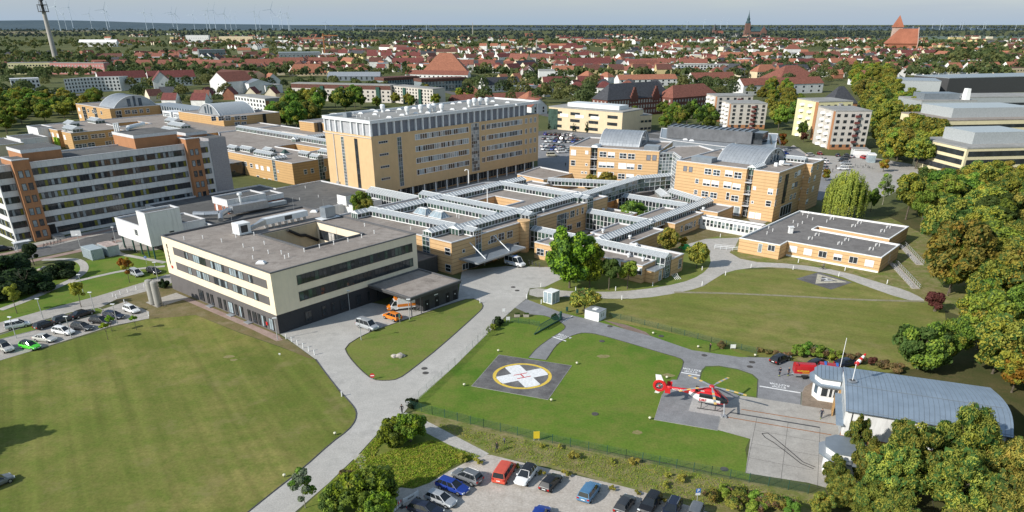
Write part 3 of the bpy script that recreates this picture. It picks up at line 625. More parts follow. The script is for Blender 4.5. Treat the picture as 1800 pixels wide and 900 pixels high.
# ================================================================ 2 central two-storey brick treatment building
B=thing('treatment_building','two storey ochre brick building crossed by glazed roof galleries, with an entrance canopy','building',W(150,140))
NO=rect(158,167.5,136.3,147.4)
flat(B,[(121,120.5),(189,120.5),(189,158.5),(181,164),(121,164)],8.0,BRICK,BROOF,holes=[NO])
for p,q,kw in (((129.8,127.5),(128.2,158.5),{}),((127.5,126.0),(181,126.0),{}),((145.5,127.5),(145.5,153.5),{}),((152.2,123.2),(152.2,163),{}),((178.5,123.0),(178.5,155),{}),((128,154.8),(189,154.2),{}),
                 ((121.6,129.3),(127.7,129.3),dict(w=3.0)),((130.5,120.7),(130.5,124.2),dict(w=3.0)),((152.4,120.7),(152.4,124.2),dict(w=3.4)),((179.4,120.7),(179.4,124.2),dict(w=3.4)),((122.5,158.5),(126.5,158.5),dict(w=2.6))):
    gallery(B,p,q,z0=7.8,ze=9.2 if kw == {} else 9.05,zr=9.95 if kw == {} else 9.75,**kw)
R3,L3=RW(120.5,121),LW(121,164)
glassbay(B,L3,164-130.6,2.6,.6,8.4,2,6);glassbay(B,R3,8.4,2.2,3.0,8.6,2,4);glassbay(B,R3,29.8,3.2,.2,8.9,3,6);glassbay(B,R3,57.0,3.0,.2,8.9,3,6)
glassbay(B,R3,42.2,4.6,.5,7.0,5,4)
W22=dict(cols=2,rows=2,gl=('glass','glass_blue','glass'));BL=dict(cols=2,rows=1,gl=('glass',))
for u,v,w_,h_,k in ((867.5,420,2.4,1.9,W22),(881,416,2.4,1.9,W22),(896,412,2.3,1.8,W22),(917,405,.9,1.9,dict(cols=1,rows=2)),(907,434,2.4,2.3,dict(cols=2,rows=3)),(917,430,.9,2.4,dict(cols=1,rows=3)),(896,440,2.2,1.8,BL),
                        (860,426,.9,.9,dict(cols=1,rows=1)),(815,441,.9,.9,dict(cols=1,rows=1)),(818,468,2.2,1.6,BL),(998,379,.9,1.9,dict(cols=1,rows=2)),(1006,376,2.2,2.0,W22),(1015,373,.9,1.9,dict(cols=1,rows=2)),(1024,370,1.0,1.9,dict(cols=1,rows=2)),(985,405,2.4,1.6,BL),(1001,400,2.4,1.6,BL),(1017,395,2,1.6,BL)):
    pxwin(B,R3,u,v,w_,h_,**k)
for u,v in ((787,442),(788,471)):pxwin(B,L3,u,v,1.9,1.8,cols=1,rows=2)
m=MB();c=W(148.2,120.3);m.lathe([(1.45,0),(1.45,8.2),(1.7,8.2),(1.7,8.45),(0,8.5)],20,BRICK,T=Matrix.Translation((c.x,c.y,0)));m.build('stair_turret',B)
for s in (2.6,3.6,4.6):pass
m=MB();T=FR(R3.pt(0,0),R3.a)                                 # entrance canopy hung on two struts
m.box(2.6,20.5,-6.2,.0,3.35,3.55,'zinc_dark',T);m.box(2.5,20.6,-6.35,-6.2,3.25,3.65,'zinc',T);m.box(2.4,2.6,-6.2,0,3.25,3.65,'zinc',T);m.box(20.5,20.7,-6.2,0,3.25,3.65,'zinc',T)
for s in (6.4,15.4):m.tube((s,-5.2,3.6),(s,0,6.7),.13,n=6,mt='galrib',T=T)
m.build('entrance_canopy',B)
win(B,R3,5.2,.1,9.5,2.7,'entrance_door',cols=6,rows=1,fr='frame_dark',gl=('glass','glass_blue'));win(B,R3,16,.2,4,2.5,'entrance_door',cols=3,gl=('glass_pale','glass'))
for s0,s1,t0,t1 in ((138.2,141.9,145.9,150.9),(138.2,141.9,139.8,144.8)):
    m=MB();T=GRID;x0,x1,y0,y1=136.8,140.2,t0,t1
    for f in ([(x0,y0,7.75),(x1,y0,7.75),(x1-1.2,y0+.9,9.2),(x0+1.2,y0+.9,9.2)],[(x1,y1,7.75),(x0,y1,7.75),(x0+1.2,y1-.9,9.2),(x1-1.2,y1-.9,9.2)],[(x0,y1,7.75),(x0,y0,7.75),(x0+1.2,y0+.9,9.2),(x0+1.2,y1-.9,9.2)],[(x1,y0,7.75),(x1,y1,7.75),(x1-1.2,y1-.9,9.2),(x1-1.2,y0+.9,9.2)],[(x0+1.2,y0+.9,9.2),(x1-1.2,y0+.9,9.2),(x1-1.2,y1-.9,9.2),(x0+1.2,y1-.9,9.2)]):
        m.face(f,'glass_sky',T)
        for a,b in zip(f,f[1:]+f[:1]):m.tube(a,b,.1,n=4,mt='frame_white',T=T)
        for k in (.33,.66):m.tube(Vector(f[0]).lerp(Vector(f[1]),k),Vector(f[3]).lerp(Vector(f[2]),k),.06,n=4,mt='frame_white',T=T)
    m.build('roof_lantern',B)
zr=7.7
vents(B,[rp(792,372,zr),rp(955,373,zr),rp(941,371,zr)],zr,'fan');vents(B,[rp(635,377,zr)],zr,'dome')
vents(B,[rp(u,v,zr) for u,v in ((763,362),(778,375),(803,382),(807,384),(929,338),(951,343),(972,360),(1001,353),(902,386),(722,404))],zr)
m=MB()
for u,v in ((824,322),(857,358)):
    a=P(u,v,7.7);m.tube(a,a+Vector((0,0,4.2)),.16,n=8,mt='white');m.tube(a+Vector((0,0,4.2)),a+Vector((-.9,-.2,4.5)),.16,n=8,mt='white');m.tube(a+Vector((-.9,-.2,4.5)),a+Vector((-1.2,-.3,4.0)),.16,n=8,mt='white')
m.build('goose_neck_vent',B)
# ================================================================ 3 tower block
B=thing('bed_tower','tall ochre hospital block with grey louvred top storey, ribbon windows and white roof ventilators','building',W(200,205))
TA0,TA1,TB0,TB1,TZ=159.0,247.2,193.2,217.6,27.0
m=MB();m.prism(rect(TA0,TA1,TB0,TB1),3.7,22.2,TOWERW,top=LROOF,T=GRID);m.prism(rect(TA0+.6,TA1-.4,TB0+3.2,TB1-.6),0,3.7,BRICK,T=GRID,cap=False);m.prism(rect(TA0+.1,TA0+10,TB0+.1,TB1),0,3.69,BRICK,T=GRID,cap=False);m.prism(rect(TA0,TA1,TB0,TB1)[::-1],0,3.695,TOWERW,T=GRID,side=False);m.build('wall',B)
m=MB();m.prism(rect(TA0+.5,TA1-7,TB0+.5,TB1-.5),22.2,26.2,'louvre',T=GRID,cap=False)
m.face([(TA0+.47,TB1-.5,22.2),(TA0+.47,TB0+.5,22.2),(TA0+.47,TB0+.5,26.2),(TA0+.47,TB1-.5,26.2)],'louvre_lit',GRID);m.build('plant_storey',B)  # sun-facing end gets a paler louvre colour, sunlight painted in
flat(B,rect(TA0-.3,TA1+.6,TB0-.3,TB1+.3),TZ,'galrib',LROOF,z0=26.1,cop='galrib',par=.5,cw=.5)
m=MB();m.prism(rect(TA0-.3,TA1+.6,TB0-.3,TB1+.3)[::-1],0,26.1,'galrib',T=GRID,side=False);m.build('roof_soffit',B)
R4,L4=RW(TB0,TA0),LW(TA0,TB1)
m=MB();T=FR(R4.pt(0,0),R4.a)
for i in range(25):s=.35+i*3.28;m.box(s-.28,s+.28,-.1,.55,22.2,26.15,'galrib',T)
m.box(87.2,87.8,.0,.6,22.2,26.15,'galrib',T);T=FR(L4.pt(0,0),L4.a)
for s in (.3,3.2,6.2,9.2,14.4,17.6,20.6,24.1):m.box(s-.25,s+.25,-.1,.5,22.2,26.15,'galrib',T)
m.build('fins',B)
ROWS=[19.05,15.1,11.15,7.2]
for j,z in enumerate(ROWS):
    sa,sb=19.2,46.2
    win(B,R4,sa,z,sb-sa,1.95,'window_ribbon',cols=24,rows=1,fr='frame_white',gl=('glass','glass','glass_pale','glass_sky','curtain'),fw=.16,seed=j+1)
    win(B,R4,53.3,z,1.9,1.9,cols=2,gl=('glass','glass_pale'),fw=.12)
    win(B,R4,56.0,z,21.6,1.95,'window_ribbon',cols=22,rows=1,fr='frame_white',gl=('glass','glass','glass_pale','glass_sky','curtain'),fw=.16,seed=j+7)
    for s in (79.4,82.4,85.2):win(B,R4,s,z,1.35,2.0,cols=2,gl=('glass','glass_pale'),fw=.12,seed=j)
    win(B,R4,2.9,z+.55,4.0,.8,cols=4,fr='mullion',gl=('glass',),fw=.1)
glassbay(B,R4,11.0,1.9,4.6,20.9,2,12,seed=5);glassbay(B,R4,47.6,4.3,4.6,21.9,4,14,gl=('glass','glass_blue','curtain','glass_pale'),seed=8)
glassbay(B,L4,11.0-2.5,1.5,4.4,21.0,2,16,fr='frame_white',seed=2);glassbay(B,L4,15.6,1.6,4.6,20.9,1,10,gl=('black','glass'),fr='frame_dark',seed=6)
m=MB();T=FR(L4.pt(0,0),L4.a);m.tube((4.7,-.15,4.0),(4.7,-.15,21.6),.14,n=6,mt='coping',T=T);m.tube((-.3,-.2,21.6),(24.5,-.2,21.6),.09,n=6,mt='coping',T=T);m.box(4.2,5.6,-.6,0,4.1,5.6,'metal',T);m.build('service_pipe',B)
m=MB();T=FR(R4.pt(0,0),R4.a);m.box(10.2,87.8,3.0,3.15,.4,3.6,'glass',T)
for i in range(14):s=11.5+i*5.7;m.tube((s,.5,0),(s,.5,3.7),.28,n=10,mt='white',T=T)
for i in range(40):m.box(10.4+i*1.95,10.5+i*1.95,2.93,3.0,.4,3.6,'mullion',T)
m.build('colonnade',B)
zr=26.5
vents(B,[rp(u,v,zr) for u,v in ((673,197),(716,201),(740,197.5),(755,196.5),(763,195.5),(776.5,196))],zr,'big');vents(B,[rp(u,v,zr) for u,v in ((825,188),(834,185),(844,184),(856,184))],zr,'big')
vents(B,[rp(u,v,zr) for u,v in ((634,200),(659,202),(682,195),(707,203),(728,191),(731,200),(752,199),(772,198),(795,193),(796,183),(817,192),(808,181),(866,179),(873,186),(892,181),(905,185),(702,193),(684,207),(661,197))],zr,'dome')
vents(B,[rp(u,v,zr) for u,v in ((621,202),(634,206),(642,210),(649,211),(627,207),(667,206),(697,199))],zr)
m=MB();T=FR(W(163,210,zr),A50);m.box(0,2.2,0,2,0,1.6,'zinc_dark',T);m.build('roof_unit',B)
B=thing('glass_link','white latticed glazed bridge between the tall ochre block and the two storey brick building','link',W(158,178))
gallery(B,(157,193),(157,164.5),w=4.6,z0=.5,ze=5.2,zr=6.6,name='gallery')
# ================================================================ 4 single-storey south wing with galleries
B=thing('south_wing','single storey ochre brick wing with crossing glazed corridors behind the large green tree','building',W(165,100))
for pl in ([(145,81.8),(151.2,81.8),(151.2,114),(145,114)],[(154.2,79.2),(160.3,79.2),(160.3,94.3),(178,94.3),(178,99.2),(154.2,99.2)],[(154.2,101.4),(162.2,101.4),(162.2,107.2),(154.2,107.2)],[(162.4,101.4),(176.6,101.4),(176.6,108.4),(162.4,108.4)],[(180.5,101.6),(202.4,101.6),(202.4,108.4),(180.5,108.4)],[(185.7,95.4),(203.2,95.4),(203.2,99.3),(185.7,99.3)],[(206.0,92.2),(217,92.2),(217,100.2),(206,100.2)],[(206,103),(221,103),(221,112),(206,112)],[(206,114.6),(219.5,114.6),(224,131),(206,131)],[(180.5,110.5),(190,110.5),(190,124),(180.5,124)]):
    flat(B,pl,4.3,BRICK,BROOF)
for p,q,kw in (((154,100.3),(216,100.3),dict(z0=3.6,ze=5.3,zr=6.2)),((152.7,79.3),(152.7,120.2),dict(z0=.4,ze=5.2,zr=6.1)),((179,99),(179,120.2),dict(z0=.4,ze=5.2,zr=6.1)),((204.2,101.5),(204.2,125),dict(z0=.4,ze=5.2,zr=6.1)),((214,101.5),(220.5,116),dict(z0=3.6,ze=5.2,zr=6.1)),((213,113.4),(223.5,123.5),dict(z0=3.6,ze=5.0,zr=5.9))):
    gallery(B,p,q,w=3.3,**kw)
L5,L5b,R5,R6=LW(145,114),LW(154.2,99.2),RW(79.2,154.2),RW(95.4,185.7)
pxwin(B,L5,950,443,2.4,1.8,**W22);pxwin(B,L5,1083,463,2.6,2.0,cols=1,blind=.9);pxwin(B,L5,962,446,1.2,1.6);pxwin(B,L5,1120,475,2.6,1.9,cols=1,blind=.5)
pxwin(B,R5,1195,463,1.5,2.4,cols=2,rows=2)
for u,v,w_ in ((1198,402,1.2),(1207,399,2.4),(1214,396,2.2),(1221,393,1.0),(1229,389,1.0)):pxwin(B,R6,u,v,w_,1.8,cols=2,rows=2 if w_ < 2 else 1)
m=MB();m.prism(rect(146.6,150.8,79.4,81.75),0,3.0,BRICK,T=GRID,cap=False);m.prism(rect(146.3,151,79.1,81.7),3.0,3.25,'zinc',T=GRID);m.build('porch',B)
d=Wall(W(146.6,79.4),A50);win(B,d,2.2,.2,1.3,2.4,'door',.02,cols=1,gl=('glass_pale',));glassbay(B,RW(79.25,152.0),-.4,1.9,.2,4.4,2,4)
vents(B,[rp(u,v,4) for u,v in ((1060,409),(1107,420),(1105,452),(1118,434),(1130,459),(1236,370),(1060,372))],4,'fan');vents(B,[rp(u,v,4) for u,v in ((1131,459),(1140,446),(1073,352))],4)
m=MB();T=FR(W(198.5,76),A50-math.pi/2)
B2=thing('white_corridor','white glazed ground level corridor between the brick wing and the brick pavilion','corridor',W(201,86))
flat(B2,rect(201.3,204.3,76.5,95.3),3.5,WHITEW,DROOF,cop='white')
L6=LW(201.3,95.3)
for i in range(15):win(B2,L6,.8+i*1.22,1.0,1.05,2.0,cols=1,rows=2,gl=('glass_green','glass','glass_pale'),fw=.1,seed=i)
# raised glass bridge
B=thing('glass_bridge','raised glazed bridge climbing from the two storey brick building to the glass stairwell','bridge',W(205,122))
def bridge(p,q,z0,z1,w=3.2,hh=4.2):
    P0,P1=W(*p),W(*q);d=P1-P0;ln=d.length;T=FR(P0,math.atan2(d.y,d.x));m=MB();n=int(ln/1.8)
    def zz(x):return z0+(z1-z0)*x/ln
    for sg in (-1,1):
        y=sg*w/2
        for i in range(n):
            x0,x1=ln*i/n,ln*(i+1)/n
            for k in range(3):
                f=[(x0,y,zz(x0)+hh*k/3),(x1,y,zz(x1)+hh*k/3),(x1,y,zz(x1)+hh*(k+1)/3),(x0,y,zz(x0)+hh*(k+1)/3)];m.face(f if sg < 0 else f[::-1],('glass','glass_green','glass_pale')[k % 3 if i % 4 else 1],T)
        for i in range(n+1):
            x=ln*i/n;m.tube((x,y+sg*.04,zz(x)),(x,y+sg*.04,zz(x)+hh),.07,n=4,mt='mullion',T=T)
        for k in range(4):m.tube((0,y+sg*.05,z0+hh*k/3),(ln,y+sg*.05,z1+hh*k/3),.07,n=4,mt='mullion',T=T)
        f=[(0,sg*(w/2+.2),z0+hh),(ln,sg*(w/2+.2),z1+hh),(ln,0,z1+hh+.7),(0,0,z0+hh+.7)];m.face(f if sg < 0 else f[::-1],'galroof',T)
        for i in range(2*n+1):x=ln*i/n/2;m.tube((x,sg*(w/2+.2),zz(x)+hh+.03),(x,0,zz(x)+hh+.73),.05,n=4,mt='galrib',T=T)
    m.face([(0,-w/2,z0),(0,w/2,z0),(ln,w/2,z1),(ln,-w/2,z1)],'white',T);return m
bridge((182,126),(213.5,125.3),4.6,5.2).build('bridge_span',B);bridge((213.5,125.3),(224.5,119.6),5.2,5.3).build('bridge_span',B)

# ================================================================ 5 ward blocks with vaulted roof rooms
BLD=('curtain','glass','glass')
def ward_windows(root,wl,lst):
    for u,v,w_,h_,kind in lst:
        if kind == 'x':pxwin(root,wl,u,v,w_,h_,cols=2,rows=2,gl=('glass','glass_blue','glass'),fw=.16)
        elif kind == 'b':pxwin(root,wl,u,v,w_,h_,cols=2,rows=1,gl=('glass','glass_blue'),fw=.16,blind=.62)
        elif kind == 'B':pxwin(root,wl,u,v,w_,h_,cols=1,rows=1,gl=('shutter',),fw=.12,blind=.95)
        elif kind == 's':pxwin(root,wl,u,v,w_,h_,cols=1,rows=2,gl=('glass','glass_blue'),fw=.14)
        elif kind == 'd':pxwin(root,wl,u,v,w_,h_,cols=1,rows=1,gl=('louvre',),fr='coping_dark',fw=.12)
        elif kind == 'o':pxwin(root,wl,u,v,w_,h_,cols=1,rows=1,gl=('glass',),fw=.2)
def zB_(x,y):return 1190+x/6.923,230+y/6.923
def zB2(x,y):return 1190+x/6.923,310+y/6.923
def zA_(x,y):return 990+x/6.923,210+y/6.923
B=thing('ward_block','four storey banded ochre block nearest the brick pavilion, with a grey vaulted roof','building',W(235,95))
flat(B,[(222.4,91.8),(222.4,116),(255,116),(255,79.4),(244.2,79.4),(244.2,81.6),(222.4,81.6),(222.4,89.6),(224.4,89.6),(224.4,91.8)],14.95,BRICK,BROOF)
LB,RB,RB2=LW(222.4,116),RW(81.6,222.4),RW(79.4,244.2)
ward_windows(B,LB,[(*zB_(x,y),w_,h_,k) for x,y,w_,h_,k in ((100,460,1.3,1.7,'d'),(168,470,1.3,1.7,'d'),(378,495,2.5,1.9,'x'),(483,510,2.5,1.9,'x'),(632,522,2.6,2.0,'b'),(742,542,2.6,2.0,'x'),(243,612,1.3,1.5,'s'),(360,632,2.6,2.0,'b'),(464,645,2.6,2.0,'b'),(614,660,2.7,2.0,'b'),(724,682,2.7,2.0,'b'),(228,745,1.3,1.5,'s'),(340,768,2.5,1.9,'x'),(445,785,2.5,1.9,'x'),(618,795,1.2,2.4,'s'),(702,822,2.6,1.9,'x'),(944,698,1.0,1.1,'B'),(1137,740,1.7,1.8,'b'),(918,868,.9,.9,'o'),(1112,885,1.8,1.8,'s'))])
ward_windows(B,LB,[(*zB2(x,y),w_,h_,'B') for x,y,w_,h_ in ((908,470,1.9,1.9),(985,482,1.9,1.9))])
glassbay(B,LB,24.2,2.2,.2,14.6,2,9,gl=('glass','black','glass_green'),out=-1.3,seed=9)
for z in (3.6,7.2,10.8):m=MB();T=FR(LB.pt(0,0),LB.a);m.box(24.2,26.4,-.5,1.5,z,z+.18,'coping',T);m.tube((24.2,-.45,z+1.1),(26.4,-.45,z+1.1),.05,n=4,mt='metal',T=T);m.build('balcony',B)
win(B,LB,16.2,.2,7.6,3.0,'porch_glazing',.02,cols=4,rows=1,fr='frame_white',gl=('black','glass','glass_pale'),fw=.25,seed=4)
ward_windows(B,RB,[(*zB_(x,y),w_,h_,k) for x,y,w_,h_,k in ((1257,592,1.8,1.8,'x'),(1445,535,2.0,1.7,'x'),(1485,510,2.4,1.6,'B'),(1218,742,1.2,1.9,'s'),(1412,672,1.9,1.7,'b'),(1450,650,2.2,1.6,'d'),(1385,808,2.0,1.7,'x'),(1430,790,2.0,1.7,'x'),(1197,880,1.2,1.9,'s'),(1536,562,.7,.7,'o'),(1510,698,.7,.7,'o'),(1486,832,.7,.7,'o'))])
glassbay(B,RB,5.6,2.6,4.6,13.6,2,5,gl=('black','glass'),fr='frame_dark',seed=3);win(B,RB,5.6,.2,9.5,3.6,'porch_glazing',.02,cols=4,fr='coping',gl=('black','glass'),fw=.3)
ward_windows(B,RB2,[(*zB_(x,y),w_,h_,k) for x,y,w_,h_,k in ((1640,470,1.6,1.8,'b'),(1610,600,1.3,1.7,'s'),(1675,575,1.4,1.8,'b'),(1587,735,1.3,1.7,'s'),(1652,705,1.4,1.8,'b'),(1580,860,2.0,1.5,'b'),(1712,440,1.2,1.6,'s'))])
barrel(B,FR(W(241.5,90.8,0),A50+math.pi/2),0,15.6,19.4,14.6,4.3)
for a,b,w_,d_,h_,mt in ((226,105.5,4.2,7.2,1.5,'zinc_dark'),):
    m=MB();m.box(a,a+w_,b,b+d_,14.6,14.6+h_,mt,GRID,top='zinc');m.build('plant_box',B)
gallery(B,(223.2,90.7),(230.5,90.7),w=2.6,z0=14.6,ze=15.3,zr=16.1,name='roof_light');gallery(B,(247,82.6),(247,89.5),w=3,z0=14.6,ze=15.6,zr=16.3,name='roof_light')
m=MB();m.box(236.5,238.8,84,86.8,15,15.3,'metal',GRID);m.box(237,238.2,86.2,87.6,14.6,16,'white',GRID);m.box(234,235,87,88,14.6,15.7,'white',GRID);m.build('roof_unit',B)
vents(B,[rp(1242,281,14.6)],14.6,'dome')
AA=math.radians(-22.1);A0=Vector((21.2,276.1,0))
B=thing('ward_block','banded ochre block left of the glass stairwell, with a grey vaulted roof','building',(35,285,0))
TA=FR(A0,AA);tl=lambda pts:[tuple((TA @ Vector((x,y,0))).to_2d()) for x,y in pts]
flat(B,tl([(0,0),(8,0),(8,2),(10.6,2),(10.6,0),(33,0),(33,25),(0,25)]),14.95,BRICK,BROOF,grid=False)
LA=Wall(A0,AA)
ward_windows(B,LA,[(*zA_(x,y),w_,h_,k) for x,y,w_,h_,k in ((125,403,2.0,2.0,'B'),(287,402,1.2,1.3,'B'),(485,425,2.7,2.0,'x'),(585,433,2.7,2.0,'b'),(728,443,2.7,2.0,'x'),(830,450,2.7,2.0,'x'),(1038,465,1.5,1.9,'d'),(1110,467,1.5,1.9,'d'),(120,528,1.8,2.0,'s'),(282,550,.9,.9,'o'),(477,552,2.9,2.0,'b'),(574,556,2.9,2.0,'b'),(718,566,2.9,2.1,'B'),(818,573,2.9,2.0,'b'),(932,580,1.6,1.8,'s'),(232,645,.9,.9,'o'),(276,648,.9,.9,'o'),(462,675,2.7,2.0,'B'),(570,672,2.7,2.0,'x'),(708,692,2.7,2.0,'x'),(812,697,2.9,2.0,'b'),(920,705,1.6,1.8,'s'))])
glassbay(B,LA,8.05,2.5,.2,14.7,2,9,gl=('glass','black','glass_green'),out=-1.3,seed=9)
for z in (3.6,7.2,10.8):m=MB();m.box(8.05,10.55,-.4,1.5,z,z+.18,'coping',TA);m.tube((8.05,-.35,z+1.1),(10.5,-.35,z+1.1),.05,n=4,mt='metal',T=TA);m.build('balcony',B)
barrel(B,TA @ Matrix.Translation((8.8,16.5,0)),0,15,16.5,14.6,4.8)
m=MB();m.box(27.2,33-.6,1.2,6,14.6,16.3,'zinc_dark',TA,top='zinc');m.build('plant_box',B)
m=MB();m.box(8.2,10.6,-.1,5.5,14.9,15.6,'frame_white',TA,top='galroof',taper=.3);m.build('roof_light',B)
B=thing('glass_stairwell','tall white gridded glass stairwell joining the two vaulted ward blocks','stairwell',(60,265,0))
jp=[(51.9,264.0),(57.1,265.3),(57.4,254.2),(54.4,245.4),(66,254),(74,265),(70,281),(60,279)]
flat(B,jp,14.4,'glass_green',BROOF,grid=False)
for p,q,n_ in ((jp[0],jp[1],4),(jp[1],jp[2],7),(jp[2],jp[3],6)):
    p,q=Vector(p),Vector(q);d=q-p;wl=Wall((p.x,p.y),math.atan2(d.y,d.x));win(B,wl,.05,.3,d.length-.1,13.8,'glazed_front',.03,cols=n_,rows=12,gl=('glass_pale','glass','glass_green','glass_pale'),fr='frame_white',fw=.2,seed=n_)
B=thing('lecture_theatre','dark grey mesh clad hall standing on a wide pale metal roof behind the ward blocks','building',(85,315,0))
flat(B,[(62.5,320),(66.7,311),(83,294.5),(95,288.5),(100.5,287),(116.5,332),(69,351)],12.0,'zinc_dark','zinc',grid=False,par=.15)
bd=Vector((30.1,-19)).normalized();bt=math.atan2(bd.y,bd.x);T=FR((65.3,320,0),bt)
m=MB();m.box(0,35.6,0,9.5,12,16.6,'mesh_grey',T,top='zinc_dark')
for i in range(15):m.box(i*2.5,i*2.5+.25,-.12,9.7,16.6,16.95,'steel_dark',T)
m.box(35.6,39.5,1.5,9.5,12,16.2,'glass',T,top='zinc_dark');m.build('mesh_hall',B)
m=MB()
for sx in (0,3):m.box(101.5+sx*.35,102.3+sx*.35,0,1,0,0,'steel_dark')
m=MB();p0,p1=Vector((104,302,12.1)),Vector((111,326,12.1))
for o_ in (0,3.2):m.tube(p0+Vector((o_,-o_*.3,0)),p1+Vector((o_,-o_*.3,0)),.35,n=4,mt='steel_dark')
m.build('gutter',B);vents(B,[(74,311),(72,314),(93,292.5),(91,305)],11.85,'dome')
# ================================================================ 6 brick pavilion
B=thing('brick_pavilion','low U shaped ochre brick pavilion with dark felt roof beside the curving path','building',W(205,58))
flat(B,[(184.6,75.6),(184.6,64.5),(189.6,64.5),(189.6,41.2),(205.2,41.0),(206.8,64.0),(210.6,63.9),(209.2,44.6),(226.8,44.2),(226.4,75)],3.85,BRICK,PROOF,cop='white')
LP,LP2=LW(184.6,75.6),LW(189.6,64.5)
for u,v,w_,k in ((1356,436,1.9,dict(cols=2)),):pxwin(B,LP,u,v,w_,1.6,**k)
pxwin(B,LP,1336,436,1.1,2.3,'door',cols=1,gl=('glass','glass_pale'))
for i,(u,v,k) in enumerate(((1394,438,1),(1420,443,1),(1446,447,0),(1472.5,452.5,2),(1500,457,0),(1528,463,1))):pxwin(B,LP2,u,v,2.1,1.7,cols=1 if k == 1 else 2,blind=(0,.96,.45)[k],gl=('glass',))
m=MB();T=GRID;m.box(189.5,189.6,41.3,64.3,0,.45,'white',T);m.build('plinth',B)
pxwin(B,RW(41.15,189.6),1563,455,.9,2.1,'door',cols=1,gl=('shutter',))
zr=3.55
vents(B,[rp(u,v,zr) for u,v in ((1411,378),(1421,376),(1419,383),(1428,387),(1394,392),(1410,393.5),(1402,398),(1351,402),(1358,407),(1348,412),(1394,402),(1453,391))],zr)
vents(B,[rp(u,v,zr) for u,v in ((1462,386),(1500,399),(1510,393.5),(1551,408),(1561,401.5),(1424,421),(1436,414.5),(1476,430),(1488,423.5),(1531,440),(1542,433))],zr,'tri')
m=MB();p=P(1389,410,3.5);m.box(p.x-.5,p.x+.5,p.y-.5,p.y+.5,3.5,5.2,'white');m.box(p.x-.7,p.x+.7,p.y-.7,p.y+.7,5.2,5.35,'white');m.build('chimney',B)
# ================================================================ 7 low dark roofs, rooftop house and stilted wing
B=thing('service_building','sprawling low building with dark bitumen roof between the white slab block and the ochre tower','building',W(128,205))
flat(B,[(99.6,190),(104,190),(104,186),(148,186),(148,193),(158.6,193.6),(158.6,222.5),(140,222.5),(140,232.4),(99.6,232.4)],4.75,WHITEW,DROOF)
flat(B,rect(140.2,152,182,189.5),4.7,WHITEW,DROOF,roofname='annex_roof')
pl=LW(99.5,232)
for i in range(9):win(B,pl,30+i*1.25,1.8,1.0,1.5,cols=1,gl=('glass',))
m=MB();m.box(139.5,143.5,184,188.4,4.5,7.4,WHITEW,GRID,top=DROOF);m.build('roof_house',B)
m=MB();T=FR(W(103.5,199.5,0),A50-.04)
m.box(6,17.5,-1.3,1.3,5.3,7.5,'duct',T)
for a,b in (((6,0,6.4),(1.5,-1.2,6.2)),((1.5,-1.2,6.2),(-1.5,1.0,6.2)),((-1.5,1.0,6.2),(-3.8,3.2,6.3)),((4,-1,6.4),(1.2,-3,6.2)),((1.2,-3,6.2),(.2,-4.6,5.2))):m.tube(a,b,.75,n=8,mt='duct',T=T)
m.box(17.5,24,-.8,.8,5.3,6.3,'galroof',T);m.build('air_duct',B)
vents(B,[rp(537,331,4.4),rp(560,347,4.4),rp(527,352,4.4)],4.4)
for p_ in ((300,330),(405,360)):pass
B2=thing('rooftop_house','small red brick and white rooftop storey on the dark bitumen roof','roof building',W(117,207))
flat(B2,rect(110.4,123,202.2,210.2),6.6,REDBRK,DROOF,z0=4.4,par=.1);flat(B2,rect(110.2,123.2,202,210.4),8.5,WHITEW,DROOF,z0=6.6,roofname='upper_roof');flat(B2,rect(123.3,130,203.4,210.2),5.9,REDBRK,DROOF,z0=4.4,par=.1);flat(B2,rect(123.3,130.2,203.2,210.4),7.3,WHITEW,DROOF,z0=5.9,roofname='upper_roof')
d=LW(110.4,210.2)
win(B2,d,1.0,4.6,1.1,1.8,'door',.03,cols=1,gl=('shutter',))
for s in (4.6,6.4):win(B2,d,s,4.8,.9,1.6,cols=1)
m=MB();p=W(114.2,201.4,4.4);m.tube(p,p+Vector((0,0,5.2)),.35,n=8,mt='galrib');m.tube(p+Vector((0,0,5.2)),p+Vector((0,0,5.8)),.8,.7,10,'galrib');m.build('flue',B2)
B=thing('stilted_wing','windowless white concrete wing raised on dark green columns beside the cream block','building',W(86,197))
flat(B,rect(80.2,91,193.5,207.6),8.1,WHITEW,DROOF,z0=3.4);flat(B,rect(80.2,89.4,188.7,193.4),12.0,WHITEW,DROOF,z0=3.4,roofname='tower_roof');flat(B,rect(91,99.5,196,207.6),6.0,WHITEW,DROOF,z0=0,roofname='link_roof')
m=MB();m.prism(rect(80.2,91,188.7,207.6)[::-1],0,3.4,'coping_dark',T=GRID,side=False);m.build('soffit',B)
ls=LW(80.2,207.6);win(B,ls,10.9,5.2,1.6,1.7,cols=2,fr='frame_white',gl=('glass',))
for u,v in ((220,401),(233,406)):pxwin(B,ls,u,v,1.6,1.5,cols=1,blind=.95,gl=('shutter',))
pxwin(B,RW(188.7,80.2),302,407,1.2,.35,cols=1,fr='frame_dark')
for b in (189.0,192.2,196,200.5,206.4):
    m=MB()
    for a in (80.6,87.5):p=W(a,b);m.tube(p,p+Vector((0,0,3.4)),.22,n=8,mt='green_steel')
    m.build('column',B)
